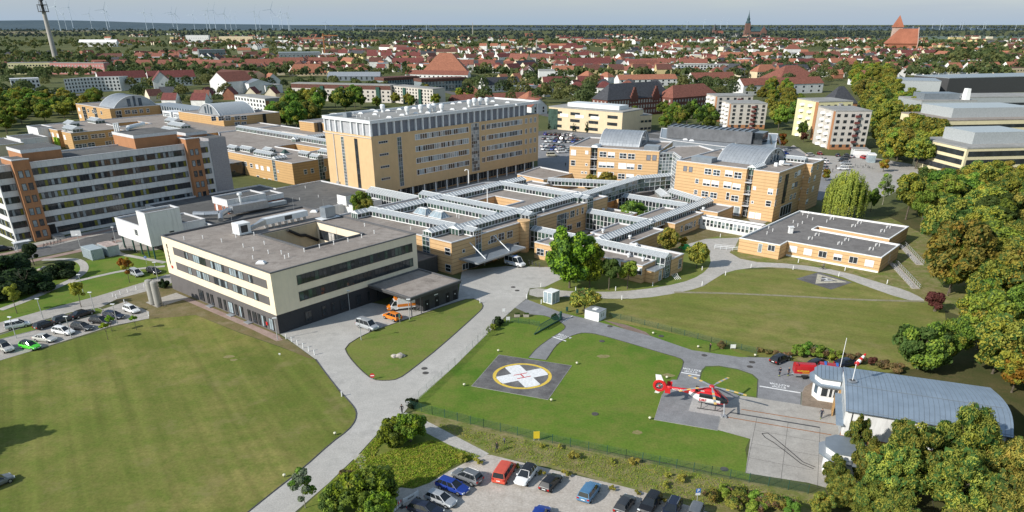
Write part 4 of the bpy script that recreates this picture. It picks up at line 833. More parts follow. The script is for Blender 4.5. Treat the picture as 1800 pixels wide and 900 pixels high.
# ================================================================ 8 white slab block
B=thing('white_slab_block','long white concrete block with olive panelled window ribbons and brown brick stair shafts','building',W(96,240))
flat(B,rect(63,130.5,233.4,249),20.9,SLABW,DROOF,cop='coping')
RS,LS=RW(233.4,63),LW(63,249)
OL=('glass','panel_olive','glass','glass','glass_pale')
for j,z in enumerate((17.5,14.15,10.8,7.45,4.1,.9)):
    win(B,RS,8.4,z,44.4,1.75,'window_ribbon',cols=52,fr='frame_dark',gl=OL,fw=.1,seed=j+1)
    win(B,RS,.25,z,3.6,1.75,'window_ribbon',cols=5,fr='frame_dark',gl=OL,fw=.1,seed=j+3);win(B,LS,2,z,12.5,1.75,'window_ribbon',cols=14,fr='frame_dark',gl=OL,fw=.1,seed=j+9)
    if z > 4:win(B,RS,57.9,z,3.0,1.75,'window_ribbon',cols=4,fr='frame_dark',gl=OL,fw=.1,seed=j+5)
for a0,a1,b0,zt in ((67.0,71.2,231.6,22.0),(116.2,120.7,231.8,22.4)):
    m=MB();m.box(a0,a1,b0,240,0,zt,OCHBRK,GRID,top=DROOF);m.box(a0-.1,a1+.1,b0-.1,b0+.5,zt,zt+.25,'coping',GRID);m.box(a0-.1,a0+.4,b0+.5,240,zt,zt+.25,'coping',GRID);m.build('stair_shaft',B)
    rs=RW(b0,a0)
    for z in (17.4,14,10.7,7.3,4.0,1.0):
        for s in (.7,2.4):win(B,rs,s,z,1.15,1.9,cols=1,fr='frame_dark',gl=('glass','glass_pale'),fw=.1,seed=int(z+s))
m=MB();m.box(124.6,130.6,233.2,249,0,21.7,TILEG,GRID,top=DROOF);m.build('tiled_end',B)
for a0,a1,b0,b1,zt in ((71.3,81.5,236.5,247,23.9),(102.5,116.1,236.5,251,24.6),(120.8,128,240,252,23.2)):
    m=MB();m.box(a0,a1,b0,b1,20.5,zt-.9,OCHBRK,GRID);m.box(a0-.1,a1+.1,b0-.1,b1+.1,zt-.9,zt,'coping',GRID,top=DROOF);m.build('penthouse',B)
m=MB();T=FR(W(104,246,24.6),A50+.5)
for i in range(3):m.tube((i*.9,3,0),(i*.9,3,2.6),.25,n=8,mt='galrib',T=T)
m.tube((5,2,.8),(14,3,.8),.7,n=8,mt='galrib',T=T);m.tube((3,1,.5),(5,2,.8),.5,n=8,mt='galrib',T=T);m.build('roof_duct',B)
# entrance porch and steps at the foot
m=MB();T=FR(RS.pt(0,0),RS.a);m.box(8.6,10.6,-.15,0,.9,3.6,'black',T);m.box(7.9,8.6,-1.2,0,0,3.6,OCHBRK,T);m.box(8.4,11.2,-3.4,0,0,.9,'kerb_pale',T)
for i in range(4):m.box(8.6,11,-3.4-i*.4,-3.0-i*.4,0,.72-i*.18,'kerb_pale',T)
m.build('entrance',B)
# ================================================================ 9 rear ochre wings and vaulted ward blocks
B=thing('rear_wing','two storey ochre rear wing with many white roof lanterns left of the tower','building',W(195,290))
flat(B,[(161.5,243.6),(225,243.6),(225,345),(190,345),(161.5,292)],8.0,BRICK2,BROOF,holes=[rect(182,192,262,285),rect(205,212,300,325)])
LR,RR=LW(161.5,292),RW(243.6,161.5)
for u,v,k in ((413,284.5,'x'),(421,286,'s'),(432,288,'s'),(442,291,'s'),(452,293,'B'),(461,295.5,'B'),(472,297,'B'),(414,303,'B'),(454,312,'s'),(465,317,'B'),(475,318,'x'),(489,301,'o'),(492,322,'o')):ward_windows(B,LR,[(u,v,1.9 if k != 'o' else 1,1.7 if k != 'o' else 1,k)])
for u,v in ((537,302),(549,300),(571,297)):ward_windows(B,RR,[(u,v,1.5,1.8,'s')])
glassbay(B,LR,35.2,2.0,.2,8.4,2,7);glassbay(B,RR,11.8,2.6,.2,8.4,2,6)
for a,b,ln_ in ((163,256.8,4),(165,246.5,3)):pass
gallery(B,(161.7,255.8),(167,255.8),w=2.4,z0=7.8,ze=8.5,zr=9.2,name='roof_light');gallery(B,(174.6,243.8),(174.6,249),w=2.6,z0=7.8,ze=8.8,zr=9.6,name='roof_light')
for a,b,l_,ax in ((166,262,12,1),(168,280,8,1),(176,252,6,1),(172,272,5,1),(196,292,16,0),(184,250,6,1),(166,288,6,1),(214,258,5,1)):
    gallery(B,(a,b),(a,b+l_) if ax else (a+l_,b),w=3,z0=7.7,ze=8.9,zr=9.7,name='roof_lantern')
for a,b in ((196,262),(190,256),(172,264)):
    m=MB();m.box(a,a+3,b,b+3,7.7,8.2,'white',GRID);m.box(a+.1,a+2.9,b+.1,b+2.9,8.2,9.6,'glass_green',GRID,taper=1.2);m.build('pyramid_light',B)
gallery(B,(198.5,246),(201,345),w=3,z0=7.9,ze=9.6,zr=10.3)
m=MB();m.box(150,161.4,277,291,0,5.2,'glass',GRID,top='zinc_dark')
for i in range(8):m.box(149.9,150,277+i*1.95,277.15+i*1.95,0,5.2,'coping_dark',GRID)
m.box(149.88,150,277,291,2.5,2.7,'coping_dark',GRID);m.build('glazed_annex',B)
B=thing('rear_wing','two storey ochre brick wing behind the white slab block, with green panels at its corner','building',W(165,400))
flat(B,[(143,443),(143,413),(145,413),(145,408),(143,408),(143,397),(164,397),(164,371),(164,346),(225,346),(225,443)],8.0,BRICK2,BROOF,holes=[rect(170,186,405,420)])
LQ,LQ2,RQ=LW(143,443),LW(164,397),RW(397,143)
for x,y in ((535,245),(665,272),(700,278),(765,292),(855,312)):ward_windows(B,LQ,[(x/7.5,200+y/7.5,2.2,2.2,'B')])
for x,y,w_ in ((1015,322,3.2),(1113,310,3.2),(1245,296,3.2),(1342,288,3.2),(1455,275,1.8),(1040,430,3.2),(1115,422,2),(1205,408,3.5),(1430,385,3),(1515,376,1.8)):ward_windows(B,RQ,[(x/7.5,200+y/7.5,w_,2.0,'x')])
for x,y in ((1610,295),(1705,320),(1745,330)):ward_windows(B,LQ2,[(x/7.5,200+y/7.5,2,3,'B')])
for s in (25.6,28.9):m=MB();m.box(s,s+.9,-1.2,-.2,.3,4.5,ground_mat('lime',(.25,.50,.04),(.3,.55,.06),(.2,.4,.03)),FR(LQ.pt(0,0),LQ.a));m.build('green_panel',B)
for a,b,l_ in ((148,401,12),(156,425,8),(170,428,10),(188,372,14),(196,395,10),(176,352,18)):gallery(B,(a,b),(a,b+l_),w=5,z0=7.7,ze=9.0,zr=10.3,name='roof_lantern')
B=thing('white_pavilion','flat roofed white pavilion with slanted parapets at the edge of the wood','building',W(130,418))
flat(B,rect(124,136,407,425),6.2,WHITEW,DROOF);flat(B,rect(138,145,424,438),8.6,WHITEW,DROOF,roofname='upper_roof');flat(B,rect(100,123,400,425),5.5,BEIGEW,DROOF,roofname='side_roof')
lw=RW(400,100);win(B,lw,3,1.5,8,2.6,cols=3,gl=('curtain',),fr='coping');win(B,lw,16,2.2,4.5,1.8,cols=1,gl=('glass_green',))
def ward(label,c0,a1,b1,z,bar,name='ward_block'):
    a0,b0=c0;b=thing(name,label,'building',W((a0+a1)/2,(b0+b1)/2));flat(b,rect(a0,a1,b0,b1),z,BRICK2,BROOF);return b
B=ward('ochre ward block at the far left with a silver barrel roof and arched end',(187,454),216,500,12.0,None)
RA,LA_=RW(454,187),LW(187,500)
T=FR(W(187,500),A50)
for x,y,w_ in ((1175,775,3),(1262,770,3.2),(1330,768,3.2),(1397,760,2.2),(1462,755,1.8)):ward_windows(B,RA,[(x/5.625,60+y/5.625,w_,2.2,'x')])
for x,y,w_ in ((783,745,2.5),(873,757,2.2),(920,765,2.2),(942,768,2.2),(1003,778,2),(797,812,2.5),(888,832,2.2),(930,838,2.2),(960,842,2.2)):ward_windows(B,LA_,[(x/5.625,60+y/5.625,w_,2.0,'B' if w_ > 2.3 else 's')])
glassbay(B,LA_,8,5,.3,11,2,5,gl=('black','glass'));glassbay(B,LA_,24,4,.3,11.4,2,4,gl=('black',));glassbay(B,RA,2.6,3.4,.3,10.5,2,4,gl=('black','glass'))
barrel(B,FR(W(203.5,458),A50+math.pi/2),0,19,25,11.7,6.2,mt='zinc')
B=ward('ochre brick ward block behind the white slab, with a pale ribbed barrel roof',(205.5,366),239,412,12.0,None)
RC,LC=RW(366,205.5),LW(205.5,412)
m=MB();T=GRID;m.box(228.4,230.4,365.9,366.2,0,11.9,'black',T);m.build('stair_slot',B)
for x,y,w_ in ((425,835,2.6),(500,833,3.2),(566,830,3.2),(658,827,3.2),(724,825,3.2),(660,890,3),(725,888,3)):ward_windows(B,RC,[(300+x/5.625,60+y/5.625,w_,2.2,'x')])
barrel(B,FR(W(210,388),A50),0,21,22,11.7,5.2,mt='galroof',seam=1.8)
m=MB();m.box(216,230,413,470,0,11.5,'glass_blue',GRID,top='zinc')
for i in range(20):m.box(215.85,216,413+i*3,413.4+i*3,0,11.5,'mullion',GRID)
for i in range(8):m.box(216+i*2,216.25+i*2,412.8,413,0,11.5,'mullion',GRID)
for k in range(4):m.box(215.85,216,413,470,k*3,k*3+.25,'mullion',GRID)
m.build('glass_hall',B)
for b0 in (414,426):m=MB();m.box(208,215.8,b0,b0+9.5,0,10.5,'frame_white',GRID);m.build('bay',B);win(B,LW(208,b0+9.5),.6,6,8.3,4,cols=6,rows=4,gl=('glass_sky','glass_blue'),fr='frame_white',fw=.25)
B=ward('ochre brick ward block half hidden behind the tall tower, with a rounded zinc roof',(222,312),255,324,12.0,None)
flat(B,rect(225,255,296,309.5),12.0,BRICK2,BROOF,roofname='side_roof');m=MB();m.box(224,227,309.4,312.1,0,11.6,'black',GRID);m.build('stair_slot',B)
LD=LW(225,309.5);win(B,LD,2,7.6,3.2,2.2,cols=2,rows=2);win(B,LD,7,7.6,3.2,2.2,cols=2,rows=2);win(B,LD,2,3.8,3.2,2.2,cols=2,rows=2)
barrel(B,FR(W(230,305),A50),0,24,20,11.7,4.4)
B=thing('brick_annex','flat roofed ochre annex at the foot of the tower, beside the glass galleries','building',W(215,168))
flat(B,[(209.4,161),(226,160),(229,178),(211,174.5)],5.2,BRICK,BROOF)
flat(B,rect(190.5,209,158,166),4.3,BRICK,BROOF,roofname='low_roof')
gallery(B,(193,139.5),(193,157.5),w=3.3,z0=3.4,ze=5.2,zr=6.2);gallery(B,(193,158),(201,168),w=3.3,z0=3.4,ze=5.0,zr=5.8);gallery(B,(211,160),(224,134),w=3.2,z0=3.4,ze=4.9,zr=5.7)
flat(B,rect(194.8,222,128.6,139),4.2,BRICK,BROOF,roofname='court_roof')

# ---------------------------------------------------------------- vehicles
def paint(name,col,metal=.0):return mat('paint_'+name,col,.4,.06,.8,metal,.45,obj=True,coat=.35)
for n_,c_ in dict(white=(.78,.78,.77),silver=(.42,.44,.46),grey=(.17,.18,.19),black=(.012,.012,.014),blue=(.01,.04,.26),navy=(.012,.018,.04),red=(.42,.012,.016),tomato=(.62,.09,.05),orange=(.75,.22,.02),lime=(.08,.62,.03),skyblue=(.10,.24,.40),anthracite=(.05,.053,.058),pearl=(.56,.55,.51),darkred=(.20,.01,.015),cream=(.62,.58,.45)).items():paint(n_,c_,.25 if n_ in ('silver','grey','anthracite','pearl','skyblue') else 0)
mat('tyre',(.018,.018,.018),.9,.1,obj=True);mat('rim',(.42,.43,.44),.35,.1,obj=True,metal=.6);mat('lamp_clear',(.62,.66,.68),.15,.1,obj=True);mat('lamp_red',(.40,.015,.012),.25,.1,obj=True)
mat('car_glass',(.018,.022,.026),.05,.15,.8,0,.7,obj=True);mat('plate',(.75,.75,.74),.6,.05,obj=True);mat('trim',(.03,.03,.032),.6,.1,obj=True)
# profiles: station x (front = +), half width, sill z, belt z ; cabin: base x range, roof x range, roof z, roof half width
CARS=dict(
 hatch=dict(L=4.2,w=.88,st=[(-2.08,.74,.42,.80),(-2.0,.84,.30,.92),(-1.2,.88,.22,.97),(.75,.88,.22,.93),(1.25,.87,.24,.84),(1.95,.80,.30,.68),(2.1,.66,.40,.56)],cab=(-1.98,1.12,-1.6,.25,1.48,.62),wh=(-1.28,1.32,.31)),
 estate=dict(L=4.65,w=.9,st=[(-2.3,.76,.42,.82),(-2.22,.86,.30,.92),(-1.3,.9,.22,.97),(.8,.9,.22,.92),(1.35,.89,.24,.85),(2.15,.82,.30,.68),(2.32,.66,.40,.56)],cab=(-2.2,1.15,-1.75,.25,1.48,.62),wh=(-1.42,1.42,.32)),
 suv=dict(L=4.45,w=.93,st=[(-2.2,.80,.48,.95),(-2.12,.89,.36,1.05),(-1.3,.93,.28,1.08),(.8,.93,.28,1.05),(1.35,.92,.30,1.0),(2.05,.86,.36,.84),(2.22,.72,.46,.66)],cab=(-2.1,1.15,-1.7,.3,1.66,.67),wh=(-1.36,1.36,.36)),
 saloon=dict(L=4.7,w=.9,st=[(-2.35,.76,.42,.86),(-2.25,.86,.30,.95),(-1.3,.9,.22,.97),(.7,.9,.22,.92),(1.3,.89,.24,.85),(2.15,.82,.30,.68),(2.35,.66,.40,.56)],cab=(-1.75,1.1,-1.05,.2,1.43,.61),wh=(-1.42,1.42,.32)),
 van=dict(L=5.0,w=.98,st=[(-2.48,.90,.42,1.1),(-2.42,.97,.30,1.15),(-1.3,.98,.26,1.15),(1.0,.98,.26,1.12),(1.6,.96,.28,1.05),(2.35,.88,.32,.86),(2.5,.74,.42,.66)],cab=(-2.44,1.55,-2.3,.85,1.95,.80),wh=(-1.5,1.5,.34)),
 mpv=dict(L=4.5,w=.92,st=[(-2.24,.82,.42,.96),(-2.18,.90,.30,1.02),(-1.2,.92,.24,1.03),(.9,.92,.24,.98),(1.4,.9,.26,.90),(2.1,.83,.32,.74),(2.26,.68,.42,.6)],cab=(-2.18,1.35,-1.95,.45,1.66,.68),wh=(-1.36,1.36,.32)),
 high=dict(L=5.6,w=1.0,st=[(-2.78,.94,.45,1.2),(-2.72,1.0,.32,1.25),(-1.3,1.0,.28,1.25),(1.3,1.0,.28,1.22),(1.9,.98,.30,1.12),(2.65,.9,.34,.92),(2.8,.76,.44,.72)],cab=(-2.74,1.95,-2.68,1.15,2.45,.84),wh=(-1.75,1.75,.36)))
VM={}
def car_meshes(kind,col,opts=''):
    key=(kind,col,opts)
    if key in VM:return VM[key]
    c=CARS[kind];pm='paint_'+col;st=c['st'];m=MB();rings=[]
    for x,hw,z0,z1 in st:
        h=z1-z0;rings.append([(x,-hw*.86,z0),(x,-hw,z0+h*.25),(x,-hw,z0+h*.68),(x,-hw*.92,z1),(x,0,z1+.03),(x,hw*.92,z1),(x,hw,z0+h*.68),(x,hw,z0+h*.25),(x,hw*.86,z0)])
    m.loft(rings,lambda q,j:('trim' if j in (8,) else pm))
    b0,b1,r0,r1,rz,rw=c['cab']
    def belt(x):
        for (xa,wa,_,za),(xb,wb,_,zb) in zip(st,st[1:]):
            if xa <= x <= xb:t=(x-xa)/(xb-xa);return wa+(wb-wa)*t,za+(zb-za)*t
        return st[0][1],st[0][3]
    n=7;bx=[b0+(b1-b0)*i/(n-1) for i in range(n)]
    rt=.06;roof=[(r0,rw*.92),(r0+.25,rw),(r1-.3,rw),(r1,rw*.9)]
    # roof slab with crowned centre
    top=[[(x,-y,rz-rt),(x,-y*.8,rz),(x,0,rz+.03),(x,y*.8,rz),(x,y,rz-rt)] for x,y in roof]
    m.loft(top,pm if 'darkroof' not in opts else 'paint_black',closed=False,cap=False)
    m.face([(r0,-rw*.92,rz-rt),(r0,rw*.92,rz-rt),(r0,rw*.74,rz),(r0,0,rz+.03),(r0,-rw*.74,rz)],pm);m.face([(r1,rw*.9,rz-rt),(r1,-rw*.9,rz-rt),(r1,-rw*.72,rz),(r1,0,rz+.03),(r1,rw*.72,rz)],pm)
    w0,z0=belt(b0+.05);w1,z1=belt(b1)
    w0 *= .9;w1 *= .88
    # pillars
    mids=[b0+(b1-b0)*.30,b0+(b1-b0)*.60]
    for sg in (-1,1):
        for (xa,ya,za),(xb,yb,zb) in (((b0,w0,z0-.02),(r0,rw*.92,rz-rt)),((b1,w1,z1-.02),(r1,rw*.9,rz-rt))):m.tube((xa,sg*ya,za),(xb,sg*yb,zb),.05,n=4,mt=pm)
        for xm in mids:
            wm,zm=belt(xm);t=(xm-b0)/(b1-b0);xr=r0+(r1-r0)*min(1,max(0,t*1.05));m.tube((xm,sg*wm*.9,zm-.02),(xr,sg*rw,rz-rt),.035,n=4,mt=pm)
    if 'panel' in opts:
        for sg in (-1,1):
            f=[(b0,sg*(w0+.01),z0),(mids[1],sg*(belt(mids[1])[0]*.9+.012),belt(mids[1])[1]),(r1-.35,sg*(rw+.012),rz-rt),(r0,sg*(rw*.92+.01),rz-rt)];m.face(f if sg < 0 else f[::-1],pm)
    body=m.mesh('body')
    g=MB()
    for sg in (-1,1):
        pts=[(b0,sg*w0,z0)]+[(x,sg*belt(x)[0]*.9,belt(x)[1]) for x in bx[1:-1]]+[(b1,sg*w1,z1)]+[(r1,sg*rw*.9,rz-rt),(r1-.3,sg*rw,rz-rt),(r0+.25,sg*rw,rz-rt),(r0,sg*rw*.92,rz-rt)]
        g.face(pts if sg < 0 else pts[::-1],'car_glass')
    side=g.mesh('side_window');g=MB();g.face([(b1,-w1,z1),(b1,w1,z1),(r1,rw*.9,rz-rt),(r1,-rw*.9,rz-rt)],'car_glass');ws=g.mesh('windscreen')
    g=MB();g.face([(b0,w0,z0),(b0,-w0,z0),(r0,-rw*.92,rz-rt),(r0,rw*.92,rz-rt)],'car_glass');rw_=g.mesh('rear_window')
    x0,x1,r=c['wh'];w_=MB();T=Matrix.Rotation(math.pi/2,4,'X');w_.lathe([(r*.6,-.11),(r,-.09),(r,.09),(r*.62,.11)],16,'tyre',T=T);wheel=w_.mesh('wheel');w_=MB();w_.lathe([(0.001,-.125),(r*.6,-.118),(r*.64,-.05),(r*.64,.05),(r*.6,.118),(0,.125)],14,'rim',T=T);VM['rim',kind]=w_.mesh('rim')
    fx,fw,fz0,fz1=st[-2];l=MB();l.box(-.12,.16,-.2,.2,-.08,.08,'lamp_clear',taper=.03);hl=l.mesh('headlight')
    l=MB();l.box(-.05,.05,-.14,.14,-.11,.11,'lamp_red');tl_=l.mesh('tail_light')
    l=MB();l.box(-.02,.02,-.26,.26,-.06,.06,'plate');pl=l.mesh('number_plate')
    sx=st[0]
    parts=[('body',body,(0,0,0),0),('side_window',side,(0,0,0),0),('windscreen',ws,(0,0,0),0),('rear_window',rw_,(0,0,0),0)]
    for x in (x0,x1):
        for sg in (-1,1):parts.append(('wheel',wheel,(x,sg*(c['w']-.09),r),0))
    for sg in (-1,1):parts += [('headlight',hl,(fx-.02,sg*fw*.78,fz1-.1),sg*.35),('tail_light',tl_,(sx[0]+.0,sg*sx[1]*.86,sx[3]-.12),0)]
    parts += [('number_plate',pl,(sx[0]-.01,0,(sx[2]+sx[3])/2),0),('number_plate',pl,(st[-1][0]+.01,0,st[-1][2]+.05),0)]
    l=MB()
    for sg in (-1,1):l.box(b1-.35,b1-.2,sg*(w1+.02),sg*(w1+.2),z1+.02,z1+.16,pm) if sg > 0 else l.box(b1-.35,b1-.2,-(w1+.2),-(w1+.02),z1+.02,z1+.16,pm)
    mir=None
    for sg in (-1,1):
        q=MB();y0,y1=sorted((sg*(w1+.0),sg*(w1+.2)));q.box(b1-.38,b1-.22,y0,y1,z1+.0,z1+.15,pm);parts.append(('wing_mirror',q.mesh('wing_mirror'),(0,0,0),0))
    if 'rails' in opts:
        for sg in (-1,1):q=MB();q.tube((r0+.2,sg*rw*.9,rz+.05),(r1-.2,sg*rw*.9,rz+.05),.03,n=4,mt='rim');parts.append(('roof_rail',q.mesh('roof_rail'),(0,0,0),0))
    VM[key]=parts;return parts
def car(kind,col,label,loc,rot,cat='car',name='parked_car',group=None,opts=''):
    t=thing(name,label,cat,(loc[0],loc[1],.03),rot,group)
    for nm,me,lc,rz in car_meshes(kind,col,opts):
        o=link(nm,me,t,lc,rz)
        if nm == 'wheel':link('rim',VM['rim',kind],o)
    return t
def pcar(kind,col,label,a,b,**k):
    "a, b: ground points under the tail and the nose"
    p,q=P(*a),P(*b);d=q-p;return car(kind,col,label,(p+q)/2,math.atan2(d.y,d.x),**k)
G1='cars parked on the gravel lot'
pcar('suv','grey','dark grey car with roof rails, topmost of the left row on the gravel lot',(838,851),(805,838),group=G1,opts='rails')
pcar('estate','blue','bright blue car between two grey cars on the gravel lot',(774,853),(818,869),group=G1)
pcar('hatch','silver','silver hatchback nosing right beside the blue car on the gravel lot',(755,876),(796,891),group=G1)
pcar('estate','navy','navy car beside the white barrier at the corner of the gravel lot',(726,896),(772,908),group=G1)
pcar('van','tomato','faded red van with a white roof hatch on the gravel lot',(876,854),(897,821),name='parked_van',cat='van',group=G1)
pcar('suv','white','white car with a black roof facing the camera on the gravel lot',(936,827),(912,859),group=G1,opts='darkroof')
pcar('hatch','black','glossy black car showing red tail lights on the gravel lot',(955,868),(981,840),group=G1)
pcar('mpv','skyblue','small light blue car standing alone in the middle of the gravel lot',(1026,884),(1045,858),group=G1)
pcar('hatch','anthracite','dark grey hatchback left of the black estate car on the gravel lot',(1088,906),(1107,879),group=G1)
pcar('suv','black','black off road car with a large windscreen, third from the right on the gravel lot',(1153,877),(1131,908),group=G1)
pcar('estate','navy','dark blue estate car left of the blue parking sign',(1188,886),(1172,917),group=G1,opts='rails')
pcar('mpv','grey','grey blue car under the blue parking sign at the frame edge',(1225,900),(1212,932),group=G1)
pcar('mpv','blue','blue car roof just entering the bottom edge of the photo',(940,928),(955,902),group=G1)
G2='cars parked by the western lawn'
pcar('suv','pearl','silver car with a dark sunroof, leftmost beside the western lawn',(-4,608),(26,624),group=G2,opts='darkroof')
pcar('hatch','lime','bright green car with a black roof beside the western lawn',(41,610),(68,615),group=G2,opts='darkroof')
pcar('saloon','pearl','pale silver saloon between the green car and the white estate',(61,597),(100,602),group=G2)
pcar('estate','white','white estate car with dark windows beside the lamp post by the western lawn',(92,583),(134,590),group=G2)
pcar('estate','anthracite','dark grey estate car behind the white estate by the western lawn',(126,576),(166,582),group=G2)
pcar('estate','black','black car beneath two saplings by the western lawn',(160,566),(196,571),group=G2)
pcar('estate','navy','dark blue car next to the white car by the western lawn',(181,556),(222,562),group=G2)
pcar('hatch','white','white hatchback parked at the end of the row near the two tanks',(219,544),(246,553),group=G2)
pcar('mpv','white','white people carrier standing alone on the access lane',(11,580),(53,572),group=G2)
pcar('hatch','black','black hatchback, leftmost of three dark cars on the narrow island',(67,580),(93,571),group=G2)
pcar('hatch','anthracite','grey car between two black cars on the narrow island',(99,569),(128,561),group=G2)
pcar('saloon','black','black saloon, rightmost of three dark cars on the narrow island',(132,560),(161,551),group=G2)
pcar('mpv','silver','silver people carrier parked under the orange maple by the cream block',(230,480),(252,489),group=G2)
pcar('hatch','black','black car parked beside the corner of the cream block',(261,477),(281,483),group=G2)
pcar('estate','black','black car by the bus shelter at the left edge',(-6,443),(19,439),group=G2)
pcar('hatch','grey','grey car partly cut by the left edge of the photo',(-14,858),(4,850),group=G2)
pcar('van','silver','silver minibus with tinted windows on the yard before the dark canopy',(632,573),(661,582),name='minibus',cat='van',opts='rails')
pcar('suv','orange','bright orange car on the yard beside the silver minibus',(703,566),(677,557))
t=pcar('high','white','white van with blue roof lights waiting at the entrance canopy',(893,464),(918,470),name='patient_transport_van',cat='van')
m=MB();m.box(-.2,.1,-.8,.8,2.45,2.6,'blue');m.box(-2.5,-2.3,-.8,.8,2.45,2.56,'blue');link('light_bar',m.mesh('light_bar'),t)
m=MB()
for sg in (-1,1):m.box(-2.6,.3,sg*.995-.01,sg*.995+.01,.95,1.1,'blue')
link('stripe',m.mesh('stripe'),t)
# ambulance under the canopy
p,q=P(722,542),P(686,546);t=thing('ambulance','orange and white ambulance backed under the dark canopy','ambulance',((p+q)/2).to_tuple(),math.atan2((q-p).y,(q-p).x))
t.location.z=.03
m=MB();m.box(-3.1,.7,-1.05,1.05,.55,2.75,'paint_white',taper=.04);m.box(-3.12,.72,-1.07,1.07,.95,1.55,'paint_orange');link('box_body',m.mesh('box_body'),t)
m=MB()
rings=[[(x,-hw,.4),(x,hw,.4),(x,hw,z1),(x,hw*.84,z2),(x,-hw*.84,z2),(x,-hw,z1)] for x,hw,z1,z2 in ((.7,.98,1.3,2.35),(1.3,.98,1.3,2.35),(2.2,.95,1.15,1.25),(2.9,.85,.95,1.0))]
m.loft(rings,lambda q,j:'paint_orange' if q > 1 or j in (0,) else 'paint_white');link('cab',m.mesh('cab'),t)
m=MB();m.face([(2.22,-.8,1.26),(2.22,.8,1.26),(1.34,.78,2.3),(1.34,-.78,2.3)],'car_glass');link('windscreen',m.mesh('windscreen'),t)
m=MB()
for sg in (-1,1):
    f=[(.85,sg*.99,1.32),(2.0,sg*.97,1.28),(1.4,sg*.86,2.2),(.85,sg*.86,2.25)];m.face(f if sg < 0 else f[::-1],'car_glass')
link('side_window',m.mesh('side_window'),t)
m=MB();m.box(.5,1.2,-.85,.85,2.5,2.85,'paint_orange',taper=.1);link('light_bar',m.mesh('light_bar'),t)
for nm,me,lc,rz in car_meshes('high','white'):
    if nm == 'wheel':link(nm,me,t,lc,rz)
    if nm == 'headlight':link(nm,me,t,(2.75,lc[1],.85),rz)
# firefighters' cars and trailer by the hangar
G3='vehicles parked by the hangar'
pcar('estate','black','black estate car parked alone by the hedge near the hangar',(1358,641),(1383,630),group=G3)
pcar('estate','black','black car coupled behind the red trailer by the hangar',(1420,650),(1450,638),group=G3)
pcar('saloon','navy','dark car hidden behind the red van by the hangar hedge',(1475,645),(1500,640),group=G3)
t=pcar('van','red','red fire service van with white stripe beside the bay roofed annex',(1441,656),(1484,662),name='fire_van',cat='van',group=G3)
m=MB()
for sg in (-1,1):m.box(-2.4,2.0,sg*.985-.012,sg*.985+.012,.98,1.1,'line_white')
m.box(-1.6,-1.2,-.7,.7,1.98,2.08,'blue');m.box(.3,.7,-.7,.7,1.98,2.08,'blue');link('stripe',m.mesh('stripe'),t)
p,q=P(1392,661.5),P(1430,663.5);an=math.atan2((q-p).y,(q-p).x);t=thing('fire_trailer','red tarpaulin covered fire service trailer with yellow lettering','trailer',((p+q)/2+Vector((0,0,.03))).to_tuple(),an,G3)
m=MB();m.loft([[(x,-.85,.95),(x,.85,.95),(x,.8,2.3),(x,.45,2.55),(x,-.45,2.55),(x,-.8,2.3)] for x in (-1.75,1.75)],'paint_red');m.box(-1.78,-1.2,-.84,.2,2.45,2.75,'paint_red',taper=.1);link('tarpaulin',m.mesh('tarpaulin'),t)
m=MB();m.box(-1.78,1.78,-.9,.9,.5,.95,'rim');m.tube((-1.7,0,.5),(-3.0,0,.45),.06,n=6,mt='rim');link('chassis',m.mesh('chassis'),t)
m=MB();m.box(-.55,.55,-1.12,-.9,.55,.75,'trim');link('mudguard',m.mesh('mudguard'),t)
wm=[me for nm,me,lc,rz in car_meshes('van','red') if nm == 'wheel'][0]
for sg in (-1,1):link('wheel',wm,t,(0,sg*1.0,.34))
for i,(tx,sz,z,x) in enumerate((('FEUERWEHR',.36,1.45,-.35),('LINE',.3,1.45,1.1),('GREIFSWALD',.26,1.12,.3))):
    if tx == 'LINE':continue
    o=link('lettering',text_mesh(tx,sz,'yellow'),t);o.matrix_local=Matrix.Translation((x,-.875,z)) @ Matrix.Rotation(math.pi/2,4,'X')
# ---------------------------------------------------------------- rescue helicopter
NOSE,TAIL=P(1275,718),P(1170,703)
hd=NOSE-TAIL;HA=math.atan2(hd.y,hd.x)
hp=P(1245,716)
H=thing('rescue_helicopter','red and white five bladed rescue helicopter standing on its concrete pad','helicopter',(hp.x,hp.y,.07),HA)
mat('heli_red',(.58,.02,.025),.3,.03,obj=True,coat=.5);mat('heli_white',(.80,.80,.79),.3,.03,obj=True,coat=.5);mat('blade_grey',(.33,.36,.38),.5,.1,obj=True);mat('blade_yellow',(.78,.52,.16),.5,.08,obj=True)
def ring_(x,yc,zc,hw,hh,n=20,flat_=1.0):
    o=[]
    for i in range(n):
        a=2*math.pi*i/n;c,s=math.cos(a),math.sin(a);e=.75
        o.append((x,yc+hw*math.copysign(abs(c)**e,c),zc+hh*math.copysign(abs(s)**e,s)))
    return o
